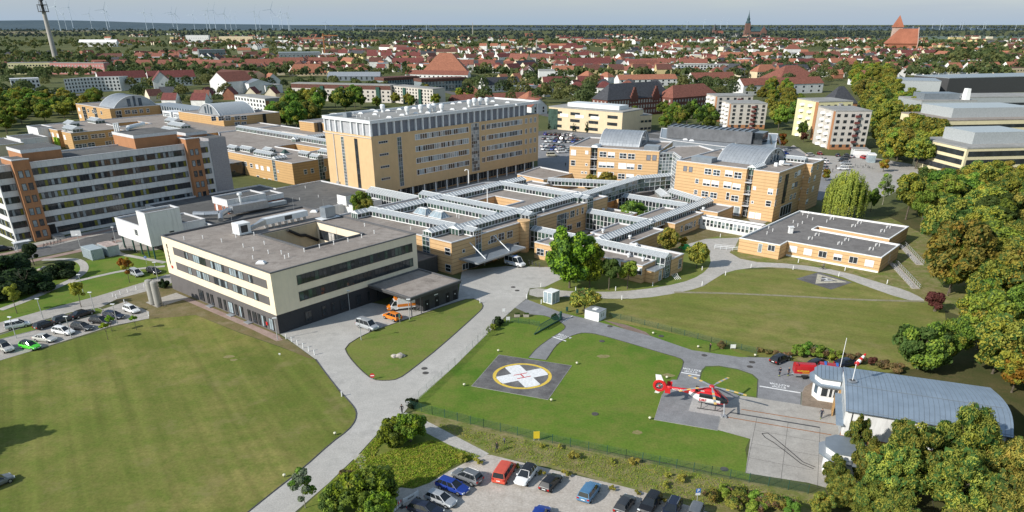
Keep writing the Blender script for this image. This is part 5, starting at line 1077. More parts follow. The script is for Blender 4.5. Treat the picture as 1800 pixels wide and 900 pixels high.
# fuselage: nose, cabin, rear clamshell; upper part red, lower part white
st=[(2.95,1.35,.18,.16),(2.75,1.42,.45,.40),(2.3,1.55,.72,.66),(1.7,1.72,.84,.88),(.9,1.85,.88,1.05),(-.4,1.9,.88,1.08),(-1.6,1.95,.84,1.02),(-2.4,2.1,.66,.80),(-3.0,2.28,.46,.55),(-3.5,2.38,.32,.36)]
m=MB();rg=[ring_(x,0,z,hw,hh) for x,z,hw,hh in st]
def fm(q,j):
    a=2*math.pi*(j+.5)/20;s=math.sin(a)
    if s > .45:return 'heli_red'
    if q <= 2 and s > -.3:return 'car_glass'
    if q <= 3 and s < -.2:return 'heli_red'
    return 'heli_white'
m.loft(rg,fm);o=m.build('fuselage',H,smooth=True,own=True)
m=MB()                                                              # cockpit and cabin glazing
for q in range(1,6):
    for j in range(20):
        a=2*math.pi*(j+.5)/20;s=math.sin(a);c=math.cos(a)
        if (q <= 2 and -.2 < s < .9) or (q in (3,4) and -.05 < s < .55) or (q == 5 and .0 < s < .5):
            f=[rg[q][j],rg[q][(j+1) % 20],rg[q+1][(j+1) % 20],rg[q+1][j]];m.face([(p_[0],p_[1]*1.012,(p_[2]-1.7)*1.012+1.7) for p_ in f],'car_glass')
m.build('cabin_glazing',H,own=True)
m=MB()
for x in (1.55,.55,-.55):
    for sg in (-1,1):m.tube((x,sg*.86,1.55),(x-.1,sg*.70,2.4),.05,n=4,mt='heli_white')
m.build('door_frame',H,own=True)
m=MB();m.loft([ring_(x,0,z,hw,hh,16) for x,z,hw,hh in ((1.6,2.62,.25,.12),(1.1,2.82,.55,.34),(.2,2.95,.66,.46),(-1.0,2.9,.62,.46),(-2.0,2.75,.48,.36),(-2.9,2.6,.3,.22))],'heli_red')
for sg in (-1,1):m.tube((-1.6,sg*.45,2.95),(-2.3,sg*.62,3.02),.16,.18,8,'trim')
m.build('engine_cowling',H,smooth=True,own=True)
m=MB();m.loft([ring_(x,0,z,hw,hh,14) for x,z,hw,hh in ((-3.2,2.34,.40,.44),(-4.6,2.42,.27,.30),(-6.2,2.5,.20,.23),(-7.2,2.56,.17,.22))],'heli_red');m.build('tail_boom',H,smooth=True,own=True)
m=MB();T=Matrix.Translation((-8.0,0,2.62)) @ Matrix.Rotation(math.pi/2,4,'X');n=28
prof=[(.62,-.2),(.70,-.24),(1.0,-.22),(1.08,0),(1.0,.22),(.70,.24),(.62,.2)]
rgs=[]
for j in range(n+1):
    a=2*math.pi*j/n;k=1.0+.12*max(0,math.cos(a));rgs.append([(r*k*math.cos(a) if r > .7 else r*math.cos(a),r*math.sin(a),z) for r,z in prof])
m.loft(rgs,'heli_red',cap=False,T=T);m.build('fenestron_shroud',H,own=True)
m=MB();m.lathe([(.62,-.03),(.62,.03),(0,.04)],20,'trim',T=T)
for j in range(10):a=2*math.pi*j/10;m.tube((.12*math.cos(a),.12*math.sin(a),.05),(.6*math.cos(a),.6*math.sin(a),.05),.05,n=4,mt='rim',T=T)
m.lathe([(.17,.0),(.17,.12),(0,.16)],12,'heli_red',T=T);m.lathe([(.17,.0),(.17,-.12),(0.001,-.16)],12,'heli_red',T=T);m.build('tail_fan',H,own=True)
m=MB();m.loft([[(-7.3,-.11,3.3),(-7.3,.11,3.3),(-8.6,.07,3.45),(-8.6,-.07,3.45)],[(-7.9,-.08,4.5),(-7.9,.08,4.5),(-8.8,.05,4.5),(-8.8,-.05,4.5)]],'heli_white');m.build('tail_fin',H,own=True)
m=MB();m.loft([[(-7.4,-.12,1.9),(-7.4,.12,1.9),(-8.5,.12,1.75),(-8.5,-.12,1.75)],[(-8.1,-.05,1.2),(-8.1,.05,1.2),(-8.7,.05,1.25),(-8.7,-.05,1.25)]],'heli_white');m.build('lower_fin',H,own=True)
m=MB();m.box(-6.7,-6.2,-1.35,1.35,2.45,2.53,'heli_red')
for sg in (-1,1):m.box(-6.95,-6.1,sg*1.35-.04,sg*1.35+.04,2.1,2.95,'heli_red')
m.build('stabiliser',H,own=True)
for sg in (-1,1):
    m=MB();m.tube((1.9,sg*1.1,.12),(-1.7,sg*1.1,.12),.06,n=6,mt='trim');m.tube((1.9,sg*1.1,.12),(2.3,sg*1.1,.35),.06,n=6,mt='trim')
    for x in (1.1,-1.1):m.tube((x,sg*1.1,.12),(x,sg*.6,.95),.06,n=6,mt='trim')
    m.build('skid',H,own=True)
m=MB();m.tube((0.1,0,3.2),(0.1,0,3.75),.16,n=8,mt='trim');m.lathe([(.42,3.58),(.46,3.68),(.36,3.86),(0,3.9)],14,'heli_red',c=(.1,0));m.build('rotor_mast',H,own=True)
for k in range(5):
    m=MB();a=math.radians(262+72*k)-HA;T=Matrix.Translation((.1,0,3.7)) @ Matrix.Rotation(a,4,'Z')
    seg_=[(.35,1.5,'blade_grey'),(1.5,2.2,'blade_grey'),(2.2,2.75,'blade_yellow'),(2.75,3.5,'blade_grey'),(3.5,4.15,'blade_yellow'),(4.15,4.9,'blade_grey'),(4.9,5.4,'blade_yellow')]
    for x0,x1,mt in seg_:
        d0,d1=-.012*x0*x0,-.012*x1*x1;w_=.1 if x1 <= 1.5 else .19
        m.loft([[(x,-w_,d-.025),(x,w_,d-.025),(x,w_,d+.025),(x,-w_,d+.025)] for x,d in ((x0,d0),(x1,d1))],mt,T=T)
    m.build('rotor_blade',H,own=True)
for tx,sz,x,z,y,mt in (('NOTARZT',.42,-4.95,2.45,-.345,'heli_white'),('D-HDRL',.3,-1.4,2.98,-.64,'heli_white'),('DRF',.62,-1.0,1.52,-.905,'heli_red'),('LUFTRETTUNG',.16,1.2,1.35,-.89,'heli_white')):
    o=link('lettering',text_mesh(tx,sz,mt,.008),H);o.matrix_local=Matrix.Translation((x,y,z)) @ Matrix.Rotation(math.pi/2,4,'X')
# ground handling platform pole beside the skids
p=P(1272,733);t=thing('tow_bar','grey metal tow bar standing in front of the helicopter skids','tow bar',(p.x,p.y,.06))
m=MB();m.tube((0,0,.3),(.2,1.2,1.6),.12,n=6,mt='metal');m.box(-.5,.3,-.6,.3,0,.3,'metal');m.tube((-.2,-.6,.3),(-.2,-.2,.1),.1,n=6,mt='trim');m.build('bar',t,own=True)

# ---------------------------------------------------------------- hangar
HG=Vector((48,91,0));HAN=math.radians(-21);HT=FR(HG,HAN)
B=thing('helicopter_hangar','white helicopter hangar with a blue grey standing seam roof among the trees','hangar',(58,94,0))
m=MB();w_,d_=20.2,15.2
m.box(0,w_,0.3,d_,1.2,5.3,WHITEW,HT,top='seam');m.box(-.02,w_+.02,.28,d_,0,1.2,OCHBRK,HT);
def crown(y):t=(y-.1)/(d_);return 5.45+2.1*max(0,min(1,t))*(1-max(0,min(1,t)))
ys=[-.3+15.9*i/14 for i in range(15)]
for y0,y1 in zip(ys,ys[1:]):
    for x in (0.0,w_):
        a,b=max(y0,.3),min(y1,d_)
        if b > a:f=[(x,a,5.25),(x,b,5.25),(x,b,crown(b)-.08),(x,a,crown(a)-.08)];m.face(f if x else f[::-1],WHITEW,HT)
m.build('wall',B)
m=MB();nx=32
for i,(y0,y1) in enumerate(zip(ys,ys[1:])):
    bx0=lambda y:-.15;bx1=lambda y:20.6+.9*math.sin(math.pi*max(0,min(1,(y+.3)/15.9)))
    m.face([(bx0(y0),y0,crown(y0)),(bx1(y0),y0,crown(y0)),(bx1(y1),y1,crown(y1)),(bx0(y1),y1,crown(y1))],'blueroof',HT)
    m.face([(bx0(y1),y1,crown(y1)-.1),(bx1(y1),y1,crown(y1)-.1),(bx1(y0),y0,crown(y0)-.1),(bx0(y0),y0,crown(y0)-.1)],'seam',HT)
    for x in (bx0,bx1):m.face([(x(y0),y0,crown(y0)-.1),(x(y1),y1,crown(y1)-.1),(x(y1),y1,crown(y1)),(x(y0),y0,crown(y0))],'seam',HT)
    for j in range(nx):t=(j+.5)/nx;m.tube((bx0(y0)+(bx1(y0)-bx0(y0))*t,y0,crown(y0)+.005),(bx0(y1)+(bx1(y1)-bx0(y1))*t,y1,crown(y1)+.015),.028,n=4,mt='seam',cap=False,T=HT)
for y in (.2,7.6):m.tube((-.1,y,crown(y)+.04),(20.8,y,crown(y)+.04),.05,n=4,mt='seam',T=HT)
m.build('roof',B)
m=MB();m.box(-.05,.0,1.4,13.6,.05,4.6,'galroof',HT)
for i in range(5):m.box(-.1,-.05,1.4+i*3.05-.06,1.4+i*3.05+.06,.05,4.6,'metal',HT)
m.build('sliding_door',B)
m=MB();m.box(20.2,20.26,1.0,14.5,0,4.9,OCHBRK,HT);m.tube((20.1,.25,0),(20.1,.25,5.3),.07,n=6,mt='trim',T=HT);m.tube((.9,.25,0),(.9,.25,5.3),.07,n=6,mt='trim',T=HT);m.build('drainpipe',B)
m=MB();m.box(-1.0,0,-.2,10.4,2.9,3.1,'blueroof',HT);m.box(-1.0,-.85,8.2,10.4,0,2.9,'wood',HT);m.build('door_canopy',B)
B=thing('control_room','small white bay fronted room with a stepped blue grey roof attached to the hangar','annex',HT @ Vector((-2,13,0)))
ft=[(-.2,13.0),(-.2,18.0),(-3.2,18.0),(-4.0,16.6),(-4.0,14.6),(-3.0,13.0)]
tr=lambda pts:[tuple((HT @ Vector((x,y,0))).to_2d()) for x,y in pts]
m=MB();m.prism(ccw(tr(ft)),0,3.0,'white',cap=False);m.build('wall',B)
m=MB();sk=offset(ccw(tr(ft)),-.8);m.prism(sk,2.9,3.1,'seam',top='blueroof');m.build('lower_roof',B)
m=MB();up=offset(ccw(tr(ft)),.0);m.prism(up,3.1,4.0,'white',cap=False);m.prism(offset(up,-.25),4.0,4.2,'seam',top='blueroof')
for i in range(7):a,b=HT @ Vector((-.2-i*.6,12.9,4.22)),HT @ Vector((-.2-i*.6,18,4.22));m.tube(a,b,.03,n=4,mt='seam')
m.build('upper_roof',B)
cw=Wall((HT @ Vector((-3.0,13.0,0))).to_2d(),HAN)
for s,w2 in ((.15,1.1),(1.35,.6),(2.0,.75)):win(B,cw,s,.9,w2,1.6,out=.02,cols=1,gl=('glass_green','glass'))
a,b=tr([(-4.0,14.6)])[0],tr([(-3.0,13.0)])[0];win(B,Wall(a,math.atan2(b[1]-a[1],b[0]-a[0])),.35,.9,1.1,1.6,out=.02,cols=1,gl=('glass_blue',))
m=MB();m.box(-.28,.05,11.5,13.2,0,2.9,'wood',HT);m.build('timber_panel',B)
# second bay room beyond the apron, half hidden by the trees
B=thing('corner_room','white bay room with a grey skirt roof mostly hidden under the big willows','annex',HT @ Vector((-1,-9,0)))
ft2=[(2.2,-10.4),(2.2,-5.8),(-1.2,-5.8),(-2.4,-7.0),(-2.4,-9.0),(-1.2,-10.4)]
m=MB();m.prism(ccw(tr(ft2)),0,3.0,'white',cap=False);m.build('wall',B);m=MB();m.prism(offset(ccw(tr(ft2)),-.9),2.9,3.1,'seam',top='zinc');m.build('lower_roof',B)
m=MB();m.prism(ccw(tr(ft2)),3.1,4.0,'white',cap=False);m.prism(offset(ccw(tr(ft2)),-.25),4.0,4.2,'seam',top='zinc_dark');m.build('upper_roof',B)
# bench, windsock, pole
def put(nm,label,cat,uv,build,rot=0,group=None,part='body',z=.03):
    p=P(*uv);t=thing(nm,label,cat,(p.x,p.y,z),rot,group);m=MB();build(m);m.build(part,t,own=True);return t
t=put('bench','dark bench against the white wall of the bay fronted room','bench',(1459,704),lambda m:[m.box(-1,1,-.22,.22,.4,.46,'steel_dark')],HAN,part='seat')
m=MB();m.box(-1,1,.18,.24,.46,.9,'steel_dark');m.build('backrest',t,own=True)
for x in (-.8,.8):m=MB();m.box(x-.04,x+.04,-.2,.2,0,.4,'steel_dark');m.build('leg',t,own=True)
p=HT @ Vector((.9,9.2,0));t=thing('windsock','red and white striped windsock on a pole above the hangar roof','windsock',(p.x,p.y,crown(9.2)),0)
m=MB();m.tube((0,0,-.05),(0,0,3.4),.06,n=8,mt='white');m.box(-.35,.35,-.35,.35,-.1,.25,'steel_dark');m.build('mast',t,own=True)
m=MB();dv=Vector((.62,.35,.55)).normalized();p0=Vector((0,0,2.9));L_=2.2;n=5
for i in range(n):m.tube(p0+dv*L_*i/n,p0+dv*L_*(i+1)/n,.36-.045*i,.36-.045*(i+1),12,'red' if i % 2 == 0 else 'white',cap=(i in (0,4)))
m.build('sock',t,own=True);m=MB();m.lathe([(.05,0),(.75,.15),(.75,.2),(0,.2)],16,'zinc');m.build('dish',t,own=True)
put('flagpole','tall bare white pole beside the bay fronted room','pole',(1471,672),lambda m:(m.tube((0,0,0),(0,0,8.2),.07,.045,8,'white')),part='shaft')
# ---------------------------------------------------------------- lamps, bollards, posts
def lampset(lst,grp,hh=4.3):
    src=None
    for label,uv in lst:
        p=P(*uv)
        if src is None:
            src=thing('street_lamp',label,'lamp',(p.x,p.y,.02),0,grp)
            m=MB();m.tube((0,0,0),(0,0,hh),.085,.06,8,'pole');m.build('post',src,own=True)
            m=MB();m.tube((0,0,hh),(0,0,hh+.12),.05,.1,8,'pole');m.box(-.42,.42,-.16,.16,hh+.12,hh+.24,'galrib',taper=.04);m.build('lamp_head',src,own=True)
        else:dup(src,(p.x,p.y,.02),rnd.uniform(-.4,.4),label)
lampset([('slim lamp post at the near left corner of the silver minibus',(635,598)),('slim lamp post in front of the dark canopy on the grass edge',(720,562)),('slim lamp post against the shaded wall of the cream block',(615,546)),('slim lamp post at the sharp corner of the cream block',(488,597)),('slim lamp post at the end of the narrow island by a silver saloon',(167,549)),('slim lamp post between the white estate and the grass',(126,594)),('slim lamp post beside the black saloon row under the saplings',(207,571)),('slim lamp post near the white people carrier on the access lane',(29,595)),('slim lamp post in the grass strip left of the maples',(76,561)),('slim lamp post behind the young golden maple',(147,516)),('slim lamp post beside the black car at the cream block',(278,493)),('slim lamp post on the pavement in front of the white slab',(143,441)),('slim lamp post near the blue grey containers',(204,427)),('slim lamp post beside the bus shelter',(33,442))],'slim lamp posts around the hospital yards')
def bollards(lst,grp,hh=.95):
    src=None
    for label,uv in lst:
        p=P(*uv)
        if src is None:
            src=thing('bollard',label,'bollard',(p.x,p.y,.02),0,grp);m=MB();m.tube((0,0,0),(0,0,hh),.1,n=8,mt='white');m.tube((0,0,hh),(0,0,hh+.08),.1,.03,8,'galrib');m.build('post',src,own=True)
        else:dup(src,(p.x,p.y,.02),0,label)
PL='white light bollard along the curving path'
bollards([(PL,uv) for uv in ((951,505),(1012,511),(1082,511),(1147,503),(1234,475),(1093,527),(1234,502),(1275,484),(1320,471),(1394,474),(1474,486),(1403,462),(1485,476),(1559,499),(926,525),(1266,417),(951.5,534))],'white light bollards along the curving path')
bollards([('white post in the row from the cream block corner to the lawn',(u,v)) for u,v in ((503,596),(513,601),(523,606.5),(533,612),(543,618),(553,624))],'white posts at the corner of the cream block')
bollards([('low white post beside the tanks and access lane',(u,v)) for u,v in ((199,522),(212,518),(225,514),(240,509),(254,505),(262,556),(205,524),(219,533))],'low white posts by the tanks',.8)
bollards([('short marker post on the kerb of the western lawn',(601,697)),('short marker post on the tip of the island lawn beyond the canopy',(844,533))],'short marker posts on lawn kerbs',.9)
def pad_lights(lst):
    src=None
    for label,uv in lst:
        p=P(*uv)
        if src is None:
            src=thing('pad_light',label,'light',(p.x,p.y,.02),0,'low round lights around the pads');m=MB();m.tube((0,0,0),(0,0,.25),.07,n=6,mt='steel_dark');m.build('stem',src,own=True);m=MB();m.lathe([(.12,.22),(.22,.32),(.2,.48),(0,.55)],10,'cream_lamp');m.build('lens',src,own=True)
        else:dup(src,(p.x,p.y,.02),0,label)
mat('cream_lamp',(.75,.72,.55),.4,.05)
pad_lights([('low pale light off the far left corner of the circle helipad',(876,619)),('low pale light off the right corner of the circle helipad',(1014,641)),('low pale light off the near right corner of the circle helipad',(969,706)),('low pale light off the left corner of the circle helipad',(816,679)),('low pale light at the near left corner of the helicopter stand',(1142,738)),('low pale light at the far left corner of the helicopter stand',(1172,666)),('low pale light in the grass beside the asphalt taxiway',(1227,612)),('low pale light in the grass near the black estate car',(1327,627)),('low pale light in the grass where the red gravel ends',(1148,588)),('low pale light on the kerb of the western lawn, upper',(589,765)),('low pale light on the kerb of the western lawn, lower',(500,839))])
# ---------------------------------------------------------------- fences and gate
def fence(label,px,h=1.5,post=2.6,col='green_steel',wires=9,name='mesh_fence',loc=None):
    pts=[P(*p) for p in px];t=thing(name,label,'fence',pts[0].to_tuple());m=MB();k=MB();n=0
    for a,b in zip(pts,pts[1:]):
        L_=(b-a).length;c=max(1,round(L_/post))
        for i in range(c+1):q=a.lerp(b,i/c);k.tube(q,q+Vector((0,0,h+.05)),.045,n=5,mt=col)
        for j in range(wires):z=.08+(h-.1)*j/(wires-1);m.tube(a+Vector((0,0,z)),b+Vector((0,0,z)),.014,n=3,mt=col,cap=False)
        nb=int(L_/.22)
        for i in range(nb):q=a.lerp(b,i/nb);m.tube(q+Vector((0,0,.05)),q+Vector((0,0,h)),.009,n=3,mt=col,cap=False)
    m.build('wire_mesh',t);k.build('posts',t)['kind']='stuff';return t
fence('green wire fence between the helicopter lawn and the meadow by the gravel lot',[(722,719),(760,729),(850,752),(940,773),(1100,806),(1250,836),(1420,868)])
fence('green wire fence between the straight road and the helicopter lawn',[(722,715),(800,643),(840,602),(876,566)],col='pole')
fence('green wire fence curving along the taxiway below the large lawn',[(1072,558),(1110,566),(1180,584),(1250,602),(1330,622)],h=1.2)
fence('short green fence crossing the small lawn beside the open gate',[(893,566),(930,570),(948,574)],h=1.1)
a,b=P(939,589),P(985,563);t=thing('sliding_gate','dark green sliding gate left open on the small lawn','gate',a.to_tuple());m=MB();T=FR(a,math.atan2((b-a).y,(b-a).x));L_=(b-a).length
m.box(0,L_,-.08,.08,.1,.3,'green_steel',T);m.box(L_*.22,L_,-.05,.05,1.5,1.6,'green_steel',T);m.tube((0,0,.25),(L_*.22,0,1.55),.05,n=4,mt='green_steel',T=T)
m.build('frame',t);m=MB()
for i in range(60):x=L_*.22+i*L_*.78/60;m.tube((x,0,.3),(x,0,1.5),.02,n=4,mt='green_steel',T=T)
m.build('bars',t);m=MB();m.box(L_-.1,L_+.3,-.2,.2,0,1.9,'green_steel',T);m.build('gate_post',t)
# ---------------------------------------------------------------- cabins, containers, tanks
def cabin(nm,label,cat,near,ang,w,d,h,wall,roof,rest=None):
    p=P(*near);t=thing(nm,label,cat,(p.x,p.y,.03),math.radians(ang));m=MB();m.box(0,w,0,d,0,h,wall);m.build('wall',t,own=True);m=MB();m.box(-.06,w+.06,-.06,d+.06,h,h+.12,roof);m.build('roof',t,own=True)
    return t
t=cabin('glass_cabin','white framed glass smoking cabin on the grass beside the curving path','cabin',(970,535.5),50,2.6,2.3,2.5,'glass_sky','white')
m=MB()
for x,y in ((0,0),(2.6,0),(2.6,2.3),(0,2.3),(1.3,0),(0,1.2)):m.box(x-.07,x+.07,y-.07,y+.07,0,2.5,'frame_white')
m.box(-.08,2.68,-.08,2.38,0,.15,'frame_white');m.build('frame',t,own=True)
t=cabin('white_cabin','white plastic cabin with a square roof hatch beside the taxiway','cabin',(1052,566),52,2.9,3.4,1.9,'white','zinc')
m=MB();m.box(.9,2,1.2,2.2,2.02,2.12,'white');m.build('hatch',t,own=True);m=MB();m.box(.8,1.3,-.02,0,.7,1.5,'galroof');m.box(1.6,2.1,-.02,0,.7,1.5,'galroof');m.build('panel',t,own=True)
mat('container_blue',(.38,.44,.47),.5,.08,1.2);mat('container_roof',(.42,.34,.31),.8,.25,1.0)
def container(label,near,rust):
    t=cabin('container',label,'container',near,50,3.0,5.9,2.6,'container_blue','container_roof' if rust else 'container_blue');m=MB()
    for i in range(14):m.box(-.05,0,.2+i*.41,.35+i*.41,.1,2.5,'container_blue')
    for i in range(7):m.box(.15+i*.41,.3+i*.41,-.05,0,.1,2.5,'container_blue')
    m.build('ribs',t,own=True)
container('pale blue grey container, left one of the pair on the grass',(163.5,458.5),False);container('pale blue grey container with a rusty roof, right one of the pair',(192,452),True)
mat('tank_grey',(.34,.33,.30),.7,.08,1)
def tank(m):m.tube((0,0,.15),(0,0,5.2),.78,n=24,mt='tank_grey');m.lathe([(.78,5.2),(.7,5.5),(0,5.75)],24,'tank_grey')
t1=put('gas_tank','upright grey gas tank, left one of two by the cream block','tank',(270,535),tank,part='shell');t2=put('gas_tank','upright grey gas tank, right one of two by the cream block','tank',(279.5,537.5),tank,part='shell')
for t in (t1,t2):
    m=MB()
    for k in range(3):a=k*2.09;m.box(.6*math.cos(a)-.08,.6*math.cos(a)+.08,.6*math.sin(a)-.08,.6*math.sin(a)+.08,0,.3,'metal')
    m.build('feet',t,own=True)
sheet('tank_slab',[(256,532),(276,541),(332,524),(310,515)],Z4,SLABC)
leaf_mat('plant_leaf',(.05,.09,.02),(.09,.12,.03))
for lb,uv in (('round topped concrete planter with flowers, left of two',(909,557)),('concrete planter with dry plants, right of two',(925,557))):
    t=put('planter',lb,'planter',uv,lambda m:m.box(-.55,.55,-.3,.3,0,.6,'stone',top='soil'),.1,part='trough')
    m=MB();r=random.Random(3)
    for i in range(60):x,y=r.uniform(-.5,.5),r.uniform(-.25,.25);m.face([(x,y,.58),(x+.12,y+.02,.6),(x+.1,y,.85),(x-.02,y+.03,.8)],'plant_leaf')
    m.build('plants',t,own=True)

# ---------------------------------------------------------------- signs and small things
def sign(nm,label,uv,w_,h_,zc,ang,face='white',txt=None,tcol='black',tsz=.3,posts=1,back='pole',cat='sign'):
    p=P(*uv);t=thing(nm,label,cat,(p.x,p.y,.02),math.radians(ang));m=MB()
    for x in ((0,) if posts == 1 else (-w_*.4,w_*.4)):m.tube((x,.03,0),(x,.03,zc+h_/2),.035,n=6,mt=back)
    m.build('post' if posts == 1 else 'posts',t,own=True);m=MB();m.box(-w_/2,w_/2,-.03,0,zc-h_/2,zc+h_/2,face);m.build('panel',t,own=True)
    if txt:
        o=link('lettering',text_mesh(txt,tsz,tcol,.004),t);o.matrix_local=Matrix.Translation((0,-.04,zc)) @ Matrix.Rotation(math.pi/2,4,'X')
    return t
t=sign('parking_sign','blue parking sign with a white P on a post at the gravel lot',(1224,889),.62,.62,2.3,8,'blue','P','white',.6);m=MB();m.box(-.31,.31,-.03,0,1.62,1.96,'white');m.build('extra_panel',t,own=True)
sign('parking_sign','small blue sign on the grass by the stilted white wing',(258,465),.6,.6,1.9,10,'blue','P','white',.5)
p=P(655,667);t=thing('no_entry_sign','round red no entry sign with a white bar on the island lawn','sign',(p.x,p.y,.02),.1);m=MB();m.tube((0,0,0),(0,0,.7),.03,n=6,mt='pole');m.build('post',t,own=True)
m=MB();m.lathe([(.42,0),(.42,.03),(0,.03)],20,'red',T=Matrix.Translation((0,-.02,.75)) @ Matrix.Rotation(math.pi/2,4,'X'));m.box(-.3,.3,-.08,-.05,.67,.83,'white');m.build('disc',t,own=True)
sign('notice_board','white notice board by the fence corner beside the walking man',(720,716),1.0,.7,.8,20,'white',None,posts=2)
sign('notice_board','white notice board in the grass left of the short green fence',(893,567),.8,.7,.9,10,'white',None,posts=2);sign('notice_board','white notice board at the road edge near the planters',(885.5,552),.55,.7,.9,10,'white')
sign('notice_board','white notice board on the grass before the hedge near the standing man',(1288,614),1.0,.75,.6,0,'white',None,posts=2);sign('notice_board','large white information board in front of the white slab block',(136,420),2.6,1.6,1.6,15,'white',None,posts=2)
sign('hospital_sign','small dark post sign between the minibus and the orange car',(703,569),.5,.9,1.7,-40,'green_steel')
sign('yellow_box','bright yellow notice panel on the green fence above the meadow',(943,775),.9,1.2,1.0,5,'yellow',posts=2,cat='panel')
sign('warning_board','small pale board on a post beside the western lawn kerb',(492,626),.34,.26,.45,0,'white')
p=P(698,898);t=thing('barrier_board','red and white striped barrier board at the corner of the gravel lot','barrier',(p.x,p.y,.03),math.radians(62));m=MB()
for i in range(8):m.box(-1.0+i*.25,-.75+i*.25,-.03,0,.75,1.1,'line_red' if i % 2 else 'white')
m.build('upper_board',t,own=True);m=MB()
for i in range(8):m.box(-1.0+i*.25,-.75+i*.25,-.03,0,.25,.6,'pole' if i % 2 else 'white')
m.build('lower_board',t,own=True)
for x in (-.8,.8):m=MB();m.box(x-.04,x+.04,0,.05,0,1.15,'pole');m.box(x-.2,x+.2,-.4,.4,0,.1,'trim');m.build('foot',t,own=True)
p=P(723,883);t=thing('barrier_banner','white barrier with printed dark lettering next to the striped board','barrier',(p.x,p.y,.03),math.radians(48));m=MB();m.box(-1.3,1.3,-.03,.0,.45,1.2,'white');m.build('panel',t,own=True)
o=link('lettering',text_mesh('PRIVAT',.34,'trim',.004),t);o.matrix_local=Matrix.Translation((0,-.04,.75)) @ Matrix.Rotation(math.pi/2,4,'X')
for x in (-1.2,1.2):m=MB();m.box(x-.05,x+.05,-.02,.08,0,1.25,'white');m.box(x-.15,x+.15,-.35,.35,0,.08,'trim');m.build('foot',t,own=True)
for lb,uv in (('dark green waste bin on legs left of the round bush',(996.5,549)),('dark green waste bin right beside the round bush trunk',(1014.5,553))):
    put('waste_bin',lb,'bin',uv,lambda m:(m.box(-.22,.22,-.2,.2,.35,1.15,'green_steel'),m.box(-.2,-.12,-.05,.05,0,.35,'steel_dark'),m.box(.12,.2,-.05,.05,0,.35,'steel_dark')),.2)
put('fire_hose_cart','red two wheeled extinguisher cart beside the white cabin','cart',(1033,558),lambda m:(m.tube((-.5,0,.4),(.5,0,.4),.3,n=12,mt='red'),m.tube((.6,-.4,.4),(.6,.4,.4),.28,n=12,mt='trim'),m.tube((.9,0,.4),(1.4,.2,.5),.33,n=12,mt='red')),.3)
r=random.Random(5)
def stone_(m):
    for i,(x,y,s) in enumerate(((0,0,.62),(.95,.1,.8),(1.5,.3,.5),(-.4,.3,.4))):
        bm=bmesh.new();bmesh.ops.create_icosphere(bm,subdivisions=2,radius=s)
        for v in bm.verts:v.co *= 1+r.uniform(-.14,.14);v.co.z *= .62
        k=len(m.v);m.v += [v.co+Vector((x,y,s*.3)) for v in bm.verts];m.f += [[k+v.index for v in f.verts] for f in bm.faces];m.mi += [m.m('stone')]*len(bm.faces);bm.free()
put('boulder_group','group of pale boulders on the island lawn','boulders',(694,628),stone_,part='rocks')
put('boulder_group','pale boulders between the dark shrubs of the garden','boulders',(72,475),stone_,.8,part='rocks')
put('curved_hose','black hose laid in a long loop on the concrete apron','hose',(1339,763),lambda m:[m.tube(P(*a)-P(1339,763)+Vector((0,0,.05)),P(*b)-P(1339,763)+Vector((0,0,.05)),.04,n=5,mt='trim') for l in (((1339,763),(1349,762),(1360,770),(1383,789),(1411,813),(1433,822)),((1339,763),(1345,770),(1360,779),(1380,794),(1408,816),(1430,825))) for a,b in zip(l,l[1:])],part='tube',z=Z4)
def shelter(m):
    for x in (-1.8,1.8):
        for y in (-.7,.7):m.tube((x,y,0),(x,y,2.3),.06,n=6,mt='galrib')
    m.box(-2.1,2.1,-.95,.95,2.3,2.42,'galrib');m.box(-1.8,1.8,.66,.7,.3,2.2,'glass_sky')
put('bus_shelter','small white framed shelter at the foot of the white slab block','shelter',(42,440),shelter,math.radians(50),part='frame')
def rack(m):
    for i in range(4):m.tube((i*.5,0,0),(i*.5,1.5,.5),.05,n=5,mt='white');m.tube((i*.5,1.5,.5),(i*.5,1.9,.9),.05,n=5,mt='white')
    m.tube((0,.8,.3),(1.5,.8,.3),.04,n=5,mt='white')
put('bicycle_stand','empty white bicycle stand behind the corner of the brick wing','stand',(1188,492),rack,.4,part='frame')
put('garden_climber','bright green play climber under the young trees','play frame',(1205,437),lambda m:(m.lathe([(1.3,0),(1.2,.7),(.6,1.2),(0,1.3)],12,'climber'),m.tube((-1.8,.5,0),(-.8,.2,1.0),.2,n=6,mt='climber')),part='dome') if mat('climber',(.06,.45,.10),.5,.08) else None
for lb,pts in (('long ramp railing on the bank by the brick pavilion, nearer the path',((1568,463),(1610,508))),('long ramp railing on the bank by the brick pavilion, farther up',((1584,431),(1617,466)))):
    a,b=P(*pts[0]),P(*pts[1]);t=thing('ramp_railing',lb,'railing',a.to_tuple());m=MB();d=(b-a).normalized();nn=Vector((-d.y,d.x,0))
    T=FR(a,math.atan2(d.y,d.x));L_=(b-a).length;m.box(0,L_,-.9,.9,0,.1,'stone',T);m.build('ramp',t);m=MB()
    for sg in (-1,1):
        for z in (.5,1.0):m.tube((0,sg*.9,z),(L_,sg*.9,z),.04,n=4,mt='pole',T=T)
        for i in range(int(L_/1.5)+1):m.tube((i*1.5,sg*.9,0),(i*1.5,sg*.9,1),.04,n=4,mt='pole',T=T)
    m.build('handrails',t)
a,b=P(1256,437),P(1300,441);t=thing('ramp_railing','low metal railing with parked bicycles before the brick pavilion door','railing',a.to_tuple());m=MB();T=FR(a,math.atan2((b-a).y,(b-a).x));L_=(b-a).length
for y in (-.7,.7):
    for z in (.5,1.0):m.tube((0,y,z),(L_,y,z),.05,n=4,mt='galrib',T=T)
    for i in range(int(L_/1.6)+1):m.tube((i*1.6,y,0),(i*1.6,y,1),.05,n=4,mt='galrib',T=T)
m.build('handrails',t)
